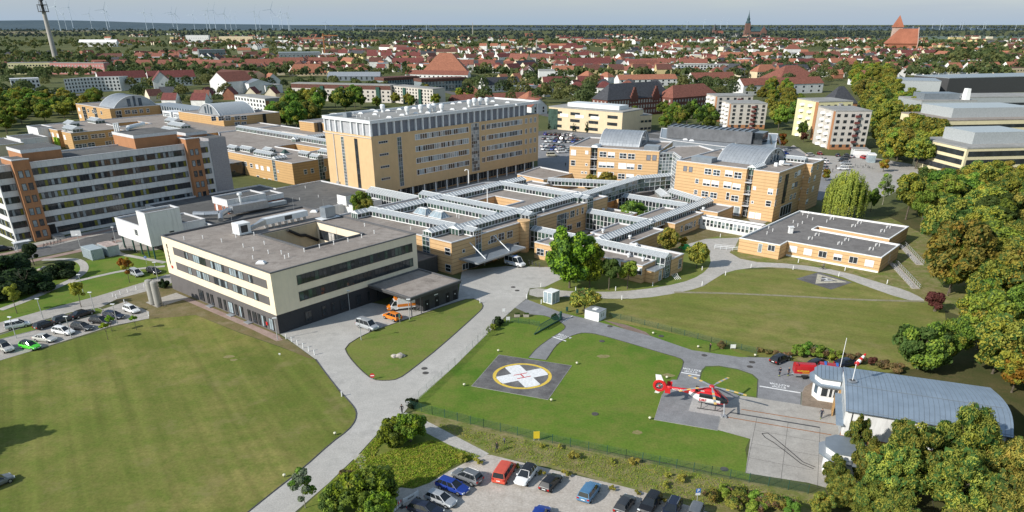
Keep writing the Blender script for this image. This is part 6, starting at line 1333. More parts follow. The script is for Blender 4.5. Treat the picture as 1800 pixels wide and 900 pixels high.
# ---------------------------------------------------------------- bicycles
def bicycle():
    t=thing('bicycle','dark bicycle','bicycle',(0,0,0));m=MB()
    fr_={'bb':(0,0,.28),'st':(-.18,0,.82),'hd':(.42,0,.78),'rw':(-.45,0,.34),'fw':(.58,0,.34),'hb':(.40,0,.98)}
    for a,b in (('bb','st'),('bb','hd'),('st','hd'),('bb','rw'),('st','rw'),('hd','fw'),('hd','hb')):m.tube(fr_[a],fr_[b],.025,n=5,mt='steel_dark')
    m.build('frame',t,own=True);m=MB();m.tube((.34,-.28,1.0),(.40,0,.98),.018,n=5,mt='rim');m.tube((.34,.28,1.0),(.40,0,.98),.018,n=5,mt='rim');m.build('handlebar',t,own=True)
    m=MB();m.box(-.32,-.06,-.08,.08,.84,.9,'trim',taper=.02);m.build('saddle',t,own=True)
    for x in (-.45,.58):
        m=MB();n=18;R_=.33
        for i in range(n):a0,a1=2*math.pi*i/n,2*math.pi*(i+1)/n;m.tube((x+R_*math.cos(a0),0,.34+R_*math.sin(a0)),(x+R_*math.cos(a1),0,.34+R_*math.sin(a1)),.022,n=4,mt='tyre',cap=False)
        for i in range(6):a0=math.pi*i/6;m.tube((x+R_*math.cos(a0),0,.34+R_*math.sin(a0)),(x-R_*math.cos(a0),0,.34-R_*math.sin(a0)),.008,n=3,mt='rim',cap=False)
        m.build('wheel',t,own=True)
    return t
BK=None
def bikes(label,grp,pts,ang):
    global BK
    for i,(u,v) in enumerate(pts):
        p=P(u,v);a=math.radians(ang+rnd.uniform(-12,12))
        if BK is None:BK=bicycle();BK.location=(p.x,p.y,.03);BK.rotation_euler=(0,0,a);BK['label']=label;BK['group']=grp
        else:dup(BK,(p.x,p.y,.03),a,label,group=grp)
bikes('dark bicycle in the cluster beside the canopy column','bicycles beside the canopy',[(711,540),(715,541.5),(719,543),(724,545),(729,546.5),(733,548),(726,542)],30)
bikes('dark bicycle in the rack on the lawn of the white slab block','bicycles in front of the white slab',[(78,434),(84,432),(90,430.5),(96,429),(102,427.5),(107,426)],110)
bikes('dark bicycle under the stilted white wing','bicycles under the stilted wing',[(222,438),(228,440),(234,442),(241,445),(247,447),(254,450)],120)
bikes('pale bicycle leaning in the row beside the white van','bicycles beside the white van',[(930,465),(936,466.5),(942,468),(948,469.5)],100)
bikes('bicycle leaning against the concrete base of the tanks','bicycle by the tanks',[(285,540)],10)
bikes('bicycle in the rack by the apartment towers car park','bicycles by the apartment towers',[(1503+i*4.5,292+(i % 2)*3) for i in range(6)]+[(1528,296),(1533,297)],60)
# ---------------------------------------------------------------- people
mat('skin',(.55,.33,.24),.6,.06,obj=True);mat('cloth_black',(.02,.02,.024),.8,.15,obj=True);mat('cloth_navy',(.022,.028,.05),.8,.15,obj=True);mat('cloth_grey',(.16,.16,.17),.8,.15,obj=True);mat('cloth_pale',(.52,.52,.50),.8,.1,obj=True);mat('cloth_blue',(.07,.14,.28),.8,.1,obj=True);mat('hair_dark',(.03,.022,.016),.8,.2,obj=True);mat('hair_fair',(.30,.21,.10),.8,.2,obj=True);mat('hivis',(.55,.62,.12),.6,.05,obj=True)
def figure(name,label,loc,face,pose,top='cloth_black',leg='cloth_black',hair='hair_dark',h=1.78,bare=False,shoe='trim',group=None):
    k=h/1.78;J={};E=[]
    def j(n,x,y,z,r,par=None):
        J[n]=(len(J),Vector((x,y,z))*k,r*k)
        if par:E.append((J[par][0],J[n][0]))
    ls,rs=pose.get('l',(.0,.0)),pose.get('r',(.0,.0))        # fore-aft foot offsets and knee bend
    j('pelvis',0,0,.98,.125);j('waist',0,0,1.10,.115,'pelvis');j('chest',.01,0,1.32,.135,'waist');j('neckb',0,0,1.47,.075,'chest');j('neck',.01,0,1.54,.052,'neckb');j('head',.03,0,1.63,.092,'neck');j('crown',.02,0,1.72,.082,'head')
    for sg,s,(fx,kb) in (('L',1,ls),('R',-1,rs)):
        j('hip'+sg,0,s*.09,.94,.092,'pelvis');j('knee'+sg,fx*.5+kb,s*.10,.51,.062,'hip'+sg);j('ankle'+sg,fx-kb*.3,s*.10,.10,.042,'knee'+sg);j('heel'+sg,fx-.02-kb*.3,s*.10,.05,.042,'ankle'+sg);j('toe'+sg,fx+.17-kb*.3,s*.115,.035,.034,'heel'+sg)
        ex,ey,ez=pose.get('e'+sg,(-.03,.27,1.14));hx,hy,hz=pose.get('h'+sg,(.08,.27,.90))
        j('sh'+sg,0,s*.185,1.43,.062,'chest');j('el'+sg,ex,s*ey,ez,.043,'sh'+sg);j('wr'+sg,hx,s*hy,hz,.029,'el'+sg)
        d=(Vector((hx,s*hy,hz))-Vector((ex,s*ey,ez))).normalized();q=Vector((hx,s*hy,hz))+d*.07;side=Vector((1,0,0)) if abs(d.x) < .7 else Vector((0,0,1))
        j('palm'+sg,*q,.034,'wr'+sg)
        for i,(o_,ln) in enumerate(((-.03,.065),(-.01,.085),(.01,.08),(.03,.06))):
            b_=q+side*o_+d*.02;m1=b_+d*ln*.55;tp=m1+d*ln*.35+Vector((.015,-s*.012,0));j(f'f{i}{sg}',*m1,.0095,'palm'+sg);j(f'g{i}{sg}',*tp,.008,f'f{i}{sg}')
        th=q-d*.03+side*.055;j('th'+sg,*th,.011,'palm'+sg);j('tt'+sg,*(th+d*.04+side*.012),.009,'th'+sg)
    me=bpy.data.meshes.new(name);me.from_pydata([v[1] for v in J.values()],E,[]);o=bpy.data.objects.new('t',me);COL.objects.link(o)
    sk=o.modifiers.new('s','SKIN');sk.use_smooth_shade=True;lay=me.skin_vertices[0] if me.skin_vertices else None
    if lay is None:
        bpy.context.view_layer.objects.active=o;lay=me.skin_vertices[0] if me.skin_vertices else None
    if lay:
        for (i,_,rr) in J.values():lay.data[i].radius=(rr,rr);lay.data[i].use_root=(i == 0)
    o.modifiers.new('d','SUBSURF').levels=1;bpy.context.view_layer.update()
    nm=bpy.data.meshes.new_from_object(o.evaluated_get(bpy.context.evaluated_depsgraph_get()));bpy.data.objects.remove(o)
    nm.materials.clear()
    for mt in (top,leg,'skin',shoe,hair):nm.materials.append(MT[mt])
    wr=[J[n][1] for n in ('wrL','wrR')];hands=[v[1] for n,v in J.items() if n[:2] in ('pa','th','tt') or n[0] in 'fg']
    for f in nm.polygons:
        c=f.center/k;z=c.z
        if z > 1.50:f.material_index=2
        elif min((f.center-q).length for q in hands) < .055*k:f.material_index=2
        elif z < .085:f.material_index=3
        elif z < .98 and abs(c.y) < .2:f.material_index=1
        elif bare and abs(c.y) > .19 and z < 1.25:f.material_index=2
        else:f.material_index=0
    t=thing('person',label,'person',(loc.x,loc.y,.04),face,group);link('body',nm,t)
    m=MB();rings=[]
    for i in range(6):a=math.pi/2*i/5;rings.append([((.012+.105*math.cos(a)*math.cos(b))*k,.092*math.cos(a)*math.sin(b)*k,(1.665+.105*math.sin(a))*k) for b in [2*math.pi*q/12 for q in range(12)]])
    m.loft(rings,hair);m.build('hair',t,smooth=True,own=True)
    m=MB();m.tube((.118*k,0,1.645*k),(.145*k,0,1.625*k),.014*k,.018*k,6,'skin')
    for s in (-1,1):m.lathe([(.012*k,0),(.008*k,.006*k),(0,.008*k)],8,'hair_dark',T=Matrix.Translation((.108*k,s*.033*k,1.655*k)) @ Matrix.Rotation(math.pi/2,4,'Y'));m.tube((.01*k,s*.088*k,1.61*k),(.0,s*.098*k,1.66*k),.016*k,n=6,mt='skin')
    m.box(.105*k,.116*k,-.025*k,.025*k,1.585*k,1.595*k,'line_red');m.build('face',t,own=True)
    if 'hv' in pose:
        for s in ('L','R'):a=J['ankle'+s][1];m=MB();m.tube(a+Vector((0,0,.06)),a+Vector((0,0,.14)),.066*k,n=10,mt='hivis');m.build('reflective_band',t,own=True)
    return t
WK=dict(l=(.30,.08),r=(-.28,.10),hL=(-.10,.27,.92),eL=(-.12,.28,1.14),hR=(.22,.25,.96),eR=(.05,.28,1.14))
WK2=dict(l=(-.24,.1),r=(.26,.06),hL=(.2,.25,.95),eL=(.04,.28,1.14),hR=(-.08,.27,.92),eR=(-.1,.28,1.14))
HIP=dict(hL=(.04,.16,1.06),eL=(-.10,.38,1.18),hR=(.04,.16,1.06),eR=(-.10,.38,1.18),hv=1)
ST=dict(l=(.03,.0),r=(-.03,.0),hv=1)
figure('person','person in a black jacket walking beside the notice board at the road corner',P(707,728),math.radians(-95),WK,'cloth_black','cloth_black','hair_dark')
figure('person','adult in black clothes walking on the meadow toward the gravel lot',P(873.5,795),math.radians(-100),WK2,'cloth_black','cloth_navy','hair_dark')
figure('person','child in dark clothes just behind the adult on the meadow',P(886.5,781),math.radians(-110),WK,'cloth_grey','cloth_navy','hair_fair',1.2)
figure('person','person in black holding a camera beside the bush on the taxiway verge',P(1247.5,618),math.radians(-80),dict(hL=(.26,.1,1.42),eL=(.12,.26,1.2),hR=(.26,.1,1.42),eR=(.12,.26,1.2)),'cloth_black','cloth_black')
figure('person','firefighter in dark uniform with hands on hips near the red trailer',P(1369.5,662),math.radians(-70),HIP,'cloth_navy','cloth_navy','hair_dark')
figure('person','firefighter in short sleeves standing at the trailer drawbar',P(1385,661.5),math.radians(-60),ST,'cloth_navy','cloth_navy','hair_fair',1.74,True)
figure('person','firefighter in dark uniform walking alone across the concrete apron',P(1442.5,736),math.radians(-100),dict(WK2,hv=1),'cloth_navy','cloth_navy','hair_dark')
figure('person','person in a pale blue tunic under the entrance canopy',P(852,468),math.radians(-60),ST,'cloth_blue','cloth_pale')
figure('person','person in orange and white at the end of the entrance canopy',P(876,459),math.radians(-30),ST,'cloth_pale','cloth_grey')
figure('person','person in dark clothes standing on the pavement by the blue grey containers',P(200,427),math.radians(-120),WK,'cloth_black','cloth_navy')
figure('person','person in dark clothes on the paving beyond the tower',P(994,293),math.radians(-90),ST,'cloth_black','cloth_black')
figure('person','person walking on the car park by the apartment towers',P(1469,297),math.radians(-90),WK,'cloth_black','cloth_navy')
figure('person','person wheeling a bicycle on the car park by the apartment towers',P(1463,303),math.radians(-60),WK2,'cloth_grey','cloth_navy')
p=P(1446,473.5);an=math.radians(150)
tb=dup(BK,(p.x,p.y,.03),an,'bicycle ridden along the path below the brick pavilion',group='ridden bicycle')
RID=dict(l=(.16,.22),r=(.06,.26),hL=(.42,.25,1.12),eL=(.2,.27,1.2),hR=(.42,.25,1.12),eR=(.2,.27,1.2))
figure('person','cyclist in grey riding along the path below the brick pavilion',p-Vector((math.cos(an),math.sin(an),0))*.16,an,RID,'cloth_grey','cloth_navy','hair_fair')

import numpy as np
# ---------------------------------------------------------------- foliage
leaf_mat('leaf_green',(0.130,0.236,0.035),(0.323,0.437,0.063),(0.489,0.437,0.063),.0)
leaf_mat('leaf_bright',(0.165,0.303,0.022),(0.385,0.512,0.046),(0.467,0.465,0.041),.0)
leaf_mat('leaf_dark',(0.054,0.106,0.028),(0.149,0.214,0.049))
leaf_mat('leaf_olive',(0.235,0.262,0.047),(0.482,0.444,0.084),(0.552,0.385,0.084),.0)
leaf_mat('leaf_autumn',(0.259,0.275,0.041),(0.508,0.438,0.067),(0.586,0.360,0.067),.0)
leaf_mat('leaf_yellow',(0.228,0.240,0.042),(0.384,0.348,0.066),(0.300,0.300,0.054),.0)
leaf_mat('leaf_orange',(.26,.125,.02),(.40,.20,.03),(.20,.18,.03),.0)
leaf_mat('leaf_red',(.12,.04,.035),(.19,.075,.055),(.20,.12,.06),.0)
leaf_mat('leaf_brown',(0.202,0.132,0.062),(0.326,0.225,0.101),(0.124,0.139,0.046),.05)
leaf_mat('leaf_willow',(0.267,0.304,0.059),(0.610,0.578,0.109),(0.660,0.517,0.081),.02)
leaf_mat('leaf_pine',(0.022,0.046,0.022),(0.050,0.085,0.034))
leaf_mat('leaf_silver',(0.155,0.194,0.116),(0.295,0.326,0.202))
leaf_mat('leaf_far',(0.027,0.050,0.025),(0.069,0.098,0.037),(0.125,0.106,0.037),-.02)
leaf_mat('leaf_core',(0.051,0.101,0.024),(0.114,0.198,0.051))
def leaves(centers,normals,size,rs,aspect=.62):
    "one small bent quad per leaf cluster, facing roughly outward"
    n=len(centers);nrm=normals+rs.normal(0,.55,(n,3));nrm /= np.linalg.norm(nrm,axis=1)[:,None]+1e-9
    t=np.cross(nrm,rs.normal(0,1,(n,3)));t /= np.linalg.norm(t,axis=1)[:,None]+1e-9;b=np.cross(nrm,t)
    s=size*rs.uniform(.6,1.35,(n,1));q=np.empty((n,4,3))
    q[:,0]=centers-t*s;q[:,1]=centers+b*s*aspect+nrm*s*.18;q[:,2]=centers+t*s;q[:,3]=centers-b*s*aspect+nrm*s*.18
    return q
def quads_mesh(name,sets):
    "sets: list of (quads array, material)"
    v=np.concatenate([q.reshape(-1,3) for q,_ in sets]);nf=sum(len(q) for q,_ in sets);me=bpy.data.meshes.new(name)
    me.vertices.add(len(v));me.vertices.foreach_set('co',v.ravel().astype(np.float32));me.loops.add(nf*4);me.loops.foreach_set('vertex_index',np.arange(nf*4,dtype=np.int32))
    me.polygons.add(nf);me.polygons.foreach_set('loop_start',np.arange(0,nf*4,4,dtype=np.int32));mi=[]
    for k,(q,mt) in enumerate(sets):me.materials.append(MT[mt] if isinstance(mt,str) else mt);mi += [k]*len(q)
    me.polygons.foreach_set('material_index',np.array(mi,dtype=np.int32));me.update(calc_edges=True);return me
def crown_pts(rs,n,rx,z0,z1,lobes,shape='round',tight=.34):
    "points on the skins of many overlapping lobes that fill the crown envelope"
    cz=(z0+z1)/2;hz=(z1-z0)/2;L_=[]
    while len(L_) < lobes:
        p=rs.uniform(-1,1,3)
        if np.linalg.norm(p) > 1:continue
        if np.linalg.norm(p) < .35 and rs.rand() < .6:continue
        k=1.0
        if shape == 'cone':k=max(.08,(1-p[2])/2)
        if shape == 'column':k=.9 if abs(p[2]) < .8 else .6
        if shape == 'dome':k=1.0 if p[2] < 0 else 1.0
        r=rx*rs.uniform(tight*.7,tight*1.25)*(k if shape == 'cone' else 1)
        L_.append((p[0]*k*(rx-r*.55),p[1]*k*(rx-r*.55),cz+p[2]*(hz-r*.5),r))
    L_=np.array(L_);w=L_[:,3]**2;idx=rs.choice(len(L_),n,p=w/w.sum());d=rs.normal(0,1,(n,3));d[:,2] += .35;d /= np.linalg.norm(d,axis=1)[:,None]
    c=L_[idx];rad=c[:,3:4]*(1.06-np.abs(rs.normal(0,.27,(n,1))));pts=c[:,:3]+d*rad*np.array([1,1,.82])
    keep=pts[:,2] > z0-.3;return pts[keep],d[keep],L_
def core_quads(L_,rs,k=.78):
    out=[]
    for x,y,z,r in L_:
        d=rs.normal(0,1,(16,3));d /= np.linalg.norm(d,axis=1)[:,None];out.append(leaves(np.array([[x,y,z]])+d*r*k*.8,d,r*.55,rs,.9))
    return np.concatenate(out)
def trunk_mesh(h,r,rs,lean=0,mt='bark',forks=5,spread=.5,top=.75,multi=1):
    m=MB()
    for q in range(multi):
        ang=2*math.pi*q/max(1,multi);b0=Vector((math.cos(ang),math.sin(ang),0))*(r*2.2 if multi > 1 else 0);k=b0.copy();rr=r;d=Vector((b0.x*.5+lean,b0.y*.5,1)).normalized() if multi > 1 else Vector((lean,0,1)).normalized()
        m.tube(k-Vector((0,0,.2)),k+d*.3,r*1.5,r*1.08,8,mt)
        for i in range(3):n=k+d*h*.16;m.tube(k,n,rr,rr*.88,7,mt,cap=False);k=n;rr *= .88;d=(d+Vector((rs.normal(0,.05),rs.normal(0,.05),0))).normalized()
        for f in range(forks):
            a=2*math.pi*f/forks+rs.uniform(-.4,.4);e=(Vector((math.cos(a)*spread,math.sin(a)*spread,1))).normalized();s=k-d*rs.uniform(0,h*.12);p1=s+e*h*.25;p2=p1+(e+Vector((rs.normal(0,.25),rs.normal(0,.25),.2))).normalized()*h*.22
            m.tube(s,p1,rr*.6,rr*.36,6,mt,cap=False);m.tube(p1,p2,rr*.36,rr*.12,5,mt,cap=False)
            for g in range(2):a2=a+rs.uniform(-1,1);p3=p1+Vector((math.cos(a2)*.7,math.sin(a2)*.7,.6)).normalized()*h*.15;m.tube(p1,p3,rr*.25,rr*.08,4,mt,cap=False)
    return m.mesh('trunk')
PROTO={}
def proto(key,n,size,leaf,h=12.0,rx=4.6,z0=2.6,lobes=26,shape='round',tr=.22,seed=1,core=True,tight=.34,mix=None,multi=1,lean=0,bark='bark',aspect=.62):
    "tree of nominal height h; root Empty hidden until first use"
    if key in PROTO:return PROTO[key]
    rs=np.random.RandomState(seed);P_,D_,L_=crown_pts(rs,n,rx,z0,h,lobes,shape,tight);q=leaves(P_,D_,size,rs,aspect);sets=[]
    if mix:
        sel=np.zeros(len(q),bool);lob=L_[rs.choice(len(L_),max(1,int(len(L_)*mix[1])),replace=False)]
        for x,y,z,r in lob:sel |= np.linalg.norm(P_-np.array([x,y,z]),axis=1) < r*1.05
        sets=[(q[~sel],leaf),(q[sel],mix[0])]
        sets=[s for s in sets if len(s[0])]
    else:sets=[(q,leaf)]
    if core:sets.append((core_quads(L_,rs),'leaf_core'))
    PROTO[key]=(quads_mesh('crown',sets),trunk_mesh(h,tr,rs,lean,bark,multi=multi),h);return PROTO[key]
TREES=[]
def tree(key,label,p,h,rot=None,group=None,name='deciduous_tree',wide=1.0,cat='tree',sink=0.0):
    cm,tm,ph=PROTO[key];s=h/ph;t=thing(name,label,cat,(p.x,p.y,-sink),rnd.uniform(0,6.28) if rot is None else rot,group);t.scale=(s*wide,s*wide,s)
    link('trunk',tm,t);link('crown',cm,t);TREES.append((p.x,p.y));return t
def bush(key,label,p,h,wide=1.0,name='shrub',group=None,cat='shrub',rot=None):
    return tree(key,label,p,h,rot,group,name,wide,cat)
def hgt(u,v,vt):
    p=P(u,v);lo,hi=0.0,80.0
    for _ in range(50):
        mm=(lo+hi)/2;dz=mm-CH;dep=p.y*CP-dz*SP;up=p.y*SP+dz*CP
        if PY-F*up/dep > vt:lo=mm
        else:hi=mm
    return p,lo
proto('big_a',11000,.265,'leaf_bright',lobes=70,tight=.25,h=12,rx=5.3,z0=1.3,seed=3,mix=('leaf_green',.2));proto('big_b',11000,.265,'leaf_green',lobes=62,tight=.25,seed=4,mix=('leaf_olive',.3));proto('big_c',11000,.265,'leaf_olive',lobes=62,tight=.25,seed=5,mix=('leaf_autumn',.3))
proto('big_d',11000,.265,'leaf_autumn',lobes=62,tight=.25,seed=6,mix=('leaf_green',.35));proto('big_e',11000,.265,'leaf_dark',lobes=62,tight=.25,seed=7,mix=('leaf_green',.3));proto('big_f',11000,.265,'leaf_yellow',lobes=62,tight=.25,seed=8,mix=('leaf_autumn',.3))
proto('rough_a',12000,.27,'leaf_autumn',lobes=58,seed=16,rx=5.4,z0=1.8,tight=.27,mix=('leaf_olive',.5));proto('rough_b',12000,.27,'leaf_green',lobes=58,seed=17,rx=5.2,z0=1.6,tight=.27,mix=('leaf_autumn',.25));proto('rough_c',12000,.27,'leaf_olive',lobes=58,seed=18,rx=5.6,z0=1.6,tight=.27,mix=('leaf_dark',.3))
proto('lolly',5200,.27,'leaf_green',h=7.5,rx=2.3,z0=2.6,lobes=20,tr=.12,seed=9);proto('lolly_d',5200,.27,'leaf_dark',h=7.5,rx=2.2,z0=2.5,lobes=20,tr=.12,seed=10)
proto('low_bush',5000,.22,'leaf_olive',h=4.2,rx=3.0,z0=1.0,lobes=24,tr=.14,seed=11,mix=('leaf_brown',.25));proto('round_ol',5200,.26,'leaf_olive',h=6.5,rx=3.2,z0=1.5,lobes=24,tr=.14,seed=12,mix=('leaf_autumn',.25))
proto('maple_y',2600,.2,'leaf_yellow',h=6.5,rx=1.5,z0=1.9,lobes=14,tr=.08,seed=13,core=False,mix=('leaf_autumn',.5));proto('maple_o',2600,.2,'leaf_orange',h=6.5,rx=1.5,z0=1.9,lobes=14,tr=.08,seed=14,core=False,mix=('leaf_autumn',.35))
proto('sapling',900,.17,'leaf_bright',h=4.2,rx=.8,z0=1.7,lobes=8,tr=.05,seed=15,core=False)
proto('willowy',19000,.19,'leaf_willow',h=10,rx=4.8,z0=.3,lobes=70,seed=20,tight=.23,mix=('leaf_olive',.3),aspect=.32);proto('willowy_y',19000,.19,'leaf_yellow',h=10,rx=4.6,z0=.3,lobes=70,seed=21,tight=.23,mix=('leaf_willow',.45),aspect=.32);proto('willowy_g',19000,.19,'leaf_olive',h=10,rx=4.8,z0=.2,lobes=70,seed=22,tight=.23,mix=('leaf_willow',.35),aspect=.35)
proto('thicket',11000,.19,'leaf_green',h=6,rx=3.8,z0=.1,lobes=60,tight=.23,seed=23,mix=('leaf_bright',.4));proto('thicket_d',9000,.19,'leaf_dark',h=6,rx=3.4,z0=.1,lobes=54,tight=.24,seed=24,mix=('leaf_green',.4));proto('thicket_b',9000,.15,'leaf_bright',h=5,rx=3.2,z0=.05,lobes=54,tight=.23,seed=25,mix=('leaf_green',.4))
proto('slender',2600,.2,'leaf_silver',h=7,rx=1.9,z0=1.2,lobes=16,tr=.07,seed=26,core=False,mix=('leaf_green',.5),bark='bark_pale')
proto('pine',4500,.3,'leaf_pine',h=8,rx=2.4,z0=1.6,lobes=14,seed=27,tight=.42);proto('conifer',4200,.26,'leaf_pine',h=7,rx=1.7,z0=.3,lobes=26,shape='cone',seed=28);proto('shrub_d',3800,.22,'leaf_pine',h=3,rx=2.2,z0=.05,lobes=18,seed=29)
proto('red_bush',2600,.2,'leaf_red',h=4,rx=2.2,z0=.3,lobes=16,seed=30,core=False);proto('brown_bush',2200,.2,'leaf_brown',h=2.4,rx=1.5,z0=.05,lobes=12,seed=31);proto('hedge',2200,.2,'leaf_green',h=2.2,rx=1.4,z0=.05,lobes=12,seed=32,mix=('leaf_brown',.3));proto('weed',260,.14,'leaf_olive',h=1.1,rx=.6,z0=.05,lobes=6,seed=33,core=False,tr=.02,mix=('leaf_yellow',.4))
proto('orange_t',5000,.3,'leaf_orange',h=9,rx=3.4,z0=1.6,lobes=22,seed=34,mix=('leaf_autumn',.4));proto('copper',4500,.32,'leaf_red',h=9,rx=3.6,z0=1.5,lobes=22,seed=35)
proto('far_g',900,.75,'leaf_green',lobes=18,seed=40,h=12,rx=4.6,z0=1.6,mix=('leaf_dark',.3));proto('far_d',900,.75,'leaf_dark',lobes=18,seed=41,h=12,rx=4.8,z0=1.4);proto('far_o',900,.75,'leaf_olive',lobes=18,seed=42,h=12,rx=4.6,z0=1.5,mix=('leaf_autumn',.3));proto('far_y',900,.75,'leaf_autumn',lobes=18,seed=43,h=12,rx=4.6,z0=1.5,mix=('leaf_green',.3));proto('far_p',700,.8,'leaf_dark',lobes=18,seed=44,h=16,rx=2.6,z0=.8,shape='column');proto('far_c',700,.7,'leaf_pine',lobes=20,seed=45,h=15,rx=3.4,z0=.6,shape='cone')
# a weeping willow: hanging strands
def willow_proto():
    rs=np.random.RandomState(50);C_,D_=[],[]
    for i in range(360):
        a=rs.uniform(0,6.283);r=5.0*math.sqrt(rs.uniform(.08,1));zt=11.5*(1-.42*(r/5.2)**2)+rs.normal(0,.3);ln=rs.uniform(3.5,8);n=int(ln*5)
        for k in range(n):z=zt-ln*k/n;C_.append((r*(1+.05*k/n)*math.cos(a)+rs.normal(0,.1),r*(1+.05*k/n)*math.sin(a)+rs.normal(0,.1),max(.4,z)));D_.append((math.cos(a),math.sin(a),.5))
    C_,D_=np.array(C_),np.array(D_);q=leaves(C_,D_,.26,rs,.4);PROTO['willow']=(quads_mesh('crown',[(q,'leaf_willow'),(core_quads(np.array([(0,0,7,3.2),(2,1,5.5,2.4),(-2,-1,5.5,2.4),(1,-2,6,2.4)]),rs),'leaf_core')]),trunk_mesh(11,.35,rs),11.5)
willow_proto()
# ---- single trees around the hospital
def T_(key,label,u,v,vt,wide=1.0,**k):
    p,h=hgt(u,v,vt);return tree(key,label,p,h,wide=wide,**k)
T_('big_a','tall bright green tree, left and largest of the pair before the brick wing',1001,506,398,.92)
T_('big_a','bright green tree leaning right of the tallest one before the brick wing',1036,506,424,.72)
T_('lolly_d','dark green round headed tree on a bare trunk before the brick wing',1070,509,452,1.15);T_('lolly','mid green round headed tree nearest the corner of the brick wing',1102.5,508,458,1.15)
T_('low_bush','broad low tree with rusty seed heads on the grass between the two small cabins',1027,549,512,1.0)
T_('round_ol','rounded yellow green tree in the angle of the brick wing',1172,446,402,.9);T_('maple_o','small orange tree above the green play climber',1198,441,414,1.3);T_('round_ol','rounded olive tree beside the bend of the path',1224,471,428,.95)
T_('big_b','green tree in front of the foot of the tall ochre tower',640,392,336,.95);T_('round_ol','low green tree, left of two in the brick court',1037,340,308,1.1);T_('round_ol','green tree, right of two in the brick court',1066,340,302,.9)
T_('thicket_d','spreading dark shrub in the court between glazed corridors',1112,393,352,1.1);T_('maple_y','small yellow green tree inside the roof court',885,378,344,.9);T_('thicket_d','small dark shrub behind the glazed corridor by the stairwell',1168,352,338,.9);T_('thicket','bushy green shrub behind the large bright tree',1052,452,430,.7)
T_('willow','weeping willow with hanging yellow green curtains beside the ochre block',1480,386,298,.93,name='willow_tree');T_('big_e','dark tree in shade right of the weeping willow',1530,372,330,.8);T_('slender','slim pale green tree right of the willow',1551,360,304,1.0)
T_('pine','dark wind shaped pine beside the street in the garden',60,466,424,.9,name='pine_tree')
for lb,u,v,vt,wd,ky in (('large dark shrub at the left edge of the garden',12,494,452,1.7,'shrub_d'),('tall dark yew shrub in the garden left of the footpath',52,516,468,1.0,'conifer'),('dark rounded yew right of the tallest garden shrub',72,512,482,1.2,'shrub_d'),('dark rounded shrub beside the garden boulders',112,488,461,1.2,'shrub_d'),('low wide dark shrub at the bottom left of the garden',8,524,488,1.5,'shrub_d'),('small shrub between the garden path and the boulders',92,484,466,1.0,'shrub_d'),('round dark shrub behind the two grey tanks',288,506,491,.8,'shrub_d')):
    p,h=hgt(u,v,vt);bush(ky,lb,p,h,wd)
T_('maple_y','young golden maple at the left edge of the grass strip',30,551,496,1.0);T_('maple_y','young golden maple left of the second lamp post in the grass strip',143,540,490,1.05);T_('maple_o','young orange topped maple beside the silver people carrier',228,497,449,1.05)
for lb,u,v,vt in (('staked sapling nearest the lawn below the black car',190,597,562),('staked sapling behind the lamp post at the lawn edge',197,583,551),('staked sapling nearest the white hatchback at the lawn edge',240,580,550)):T_('sapling',lb,u,v,vt,1.1)
for lb,u,v,vt,wd,ky in (('large green bush beside the road at the path corner',690,782,738,1.0,'thicket_b'),('tall green bush right of the road bush, by the footpath',722,776,724,.8,'thicket'),('big bright green bush at the bottom edge beside the gravel lot',648,896,822,1.0,'thicket'),('green bush below the slender tree at the bottom edge',590,903,856,.9,'thicket_d'),('bright green bush at the very bottom edge beside the barrier',668,918,862,.7,'thicket'),('thorny brown bush by the road near the bottom',612,846,822,.9,'brown_bush'),('dark clipped bush at the fence corner beside the notice board',724,716,700,.9,'shrub_d'),('dark bush on the roadside fence near the planters',876,572,557,.9,'shrub_d'),('low hedge bush on the roadside fence',868,580,568,.9,'hedge'),('thin bush on the roadside fence',858,592,573,.7,'slender'),('small bush beside the person with the camera',1268,613,598,.8,'brown_bush'),('dark bush on the small lawn by the sliding gate',975,562,551,.8,'shrub_d')):
    p,h=hgt(u,v,vt);bush(ky,lb,p,h,wd)
T_('slender','slender pale leaved tree at the bottom edge beside the road',537,893,824,1.0)
for i,(u,v,vt,wd,ky) in enumerate(((1335,628,607,1.1,'brown_bush'),(1350,631,611,1.2,'brown_bush'),(1366,634,613,1.1,'brown_bush'),(1384,636,615,1.1,'brown_bush'),(1405,634,602,1.2,'hedge'),(1424,636,600,1.3,'hedge'),(1446,640,606,1.3,'hedge'),(1466,642,612,1.2,'hedge'),(1488,644,614,1.2,'brown_bush'),(1508,647,618,1.2,'brown_bush'),(1530,651,624,1.2,'red_bush'),(1550,656,628,1.2,'brown_bush'),(1574,662,632,1.3,'brown_bush'),(1430,648,628,1.1,'hedge'),(1393,628,612,1.0,'brown_bush'))):
    p,h=hgt(u,v-9,vt-1);bush(ky,('rusty brown bush' if ky == 'brown_bush' else 'reddish bush' if ky == 'red_bush' else 'green flowering bush')+' in the hedge between the large lawn and the hangar',p,h*.8,wd,group='bushes of the hangar hedge, '+ky.replace('_',' '))
T_('red_bush','dark red bush where the curving path enters the wood',1643,547,512,1.1,name='shrub',cat='shrub')
for i,(u,v) in enumerate(((983,789),(1008,805),(1075,815),(1112,815),(1172,838),(1200,846),(1168,857),(952,786),(910,823),(952,834),(995,838),(1077,861),(1120,870),(1160,883),(840,817),(812,812))):
    p=P(u,v);bush('weed','small weedy tuft in the meadow strip above the gravel lot',p,rnd.uniform(.7,1.4),1.2,'weed_tuft','weed tufts above the gravel lot','plant')
for i,(u,v,vt) in enumerate(((1250,880,850),(1275,872,838),(1300,880,845),(1330,888,850),(1360,895,855),(1390,900,858),(1285,895,862),(1330,905,868))):
    p,h=hgt(u,v,vt);bush('hedge' if i % 2 else 'low_bush','scrubby olive bush right of the parking sign',p,max(1.2,h*.55),1.2,group='scrub right of the parking sign')
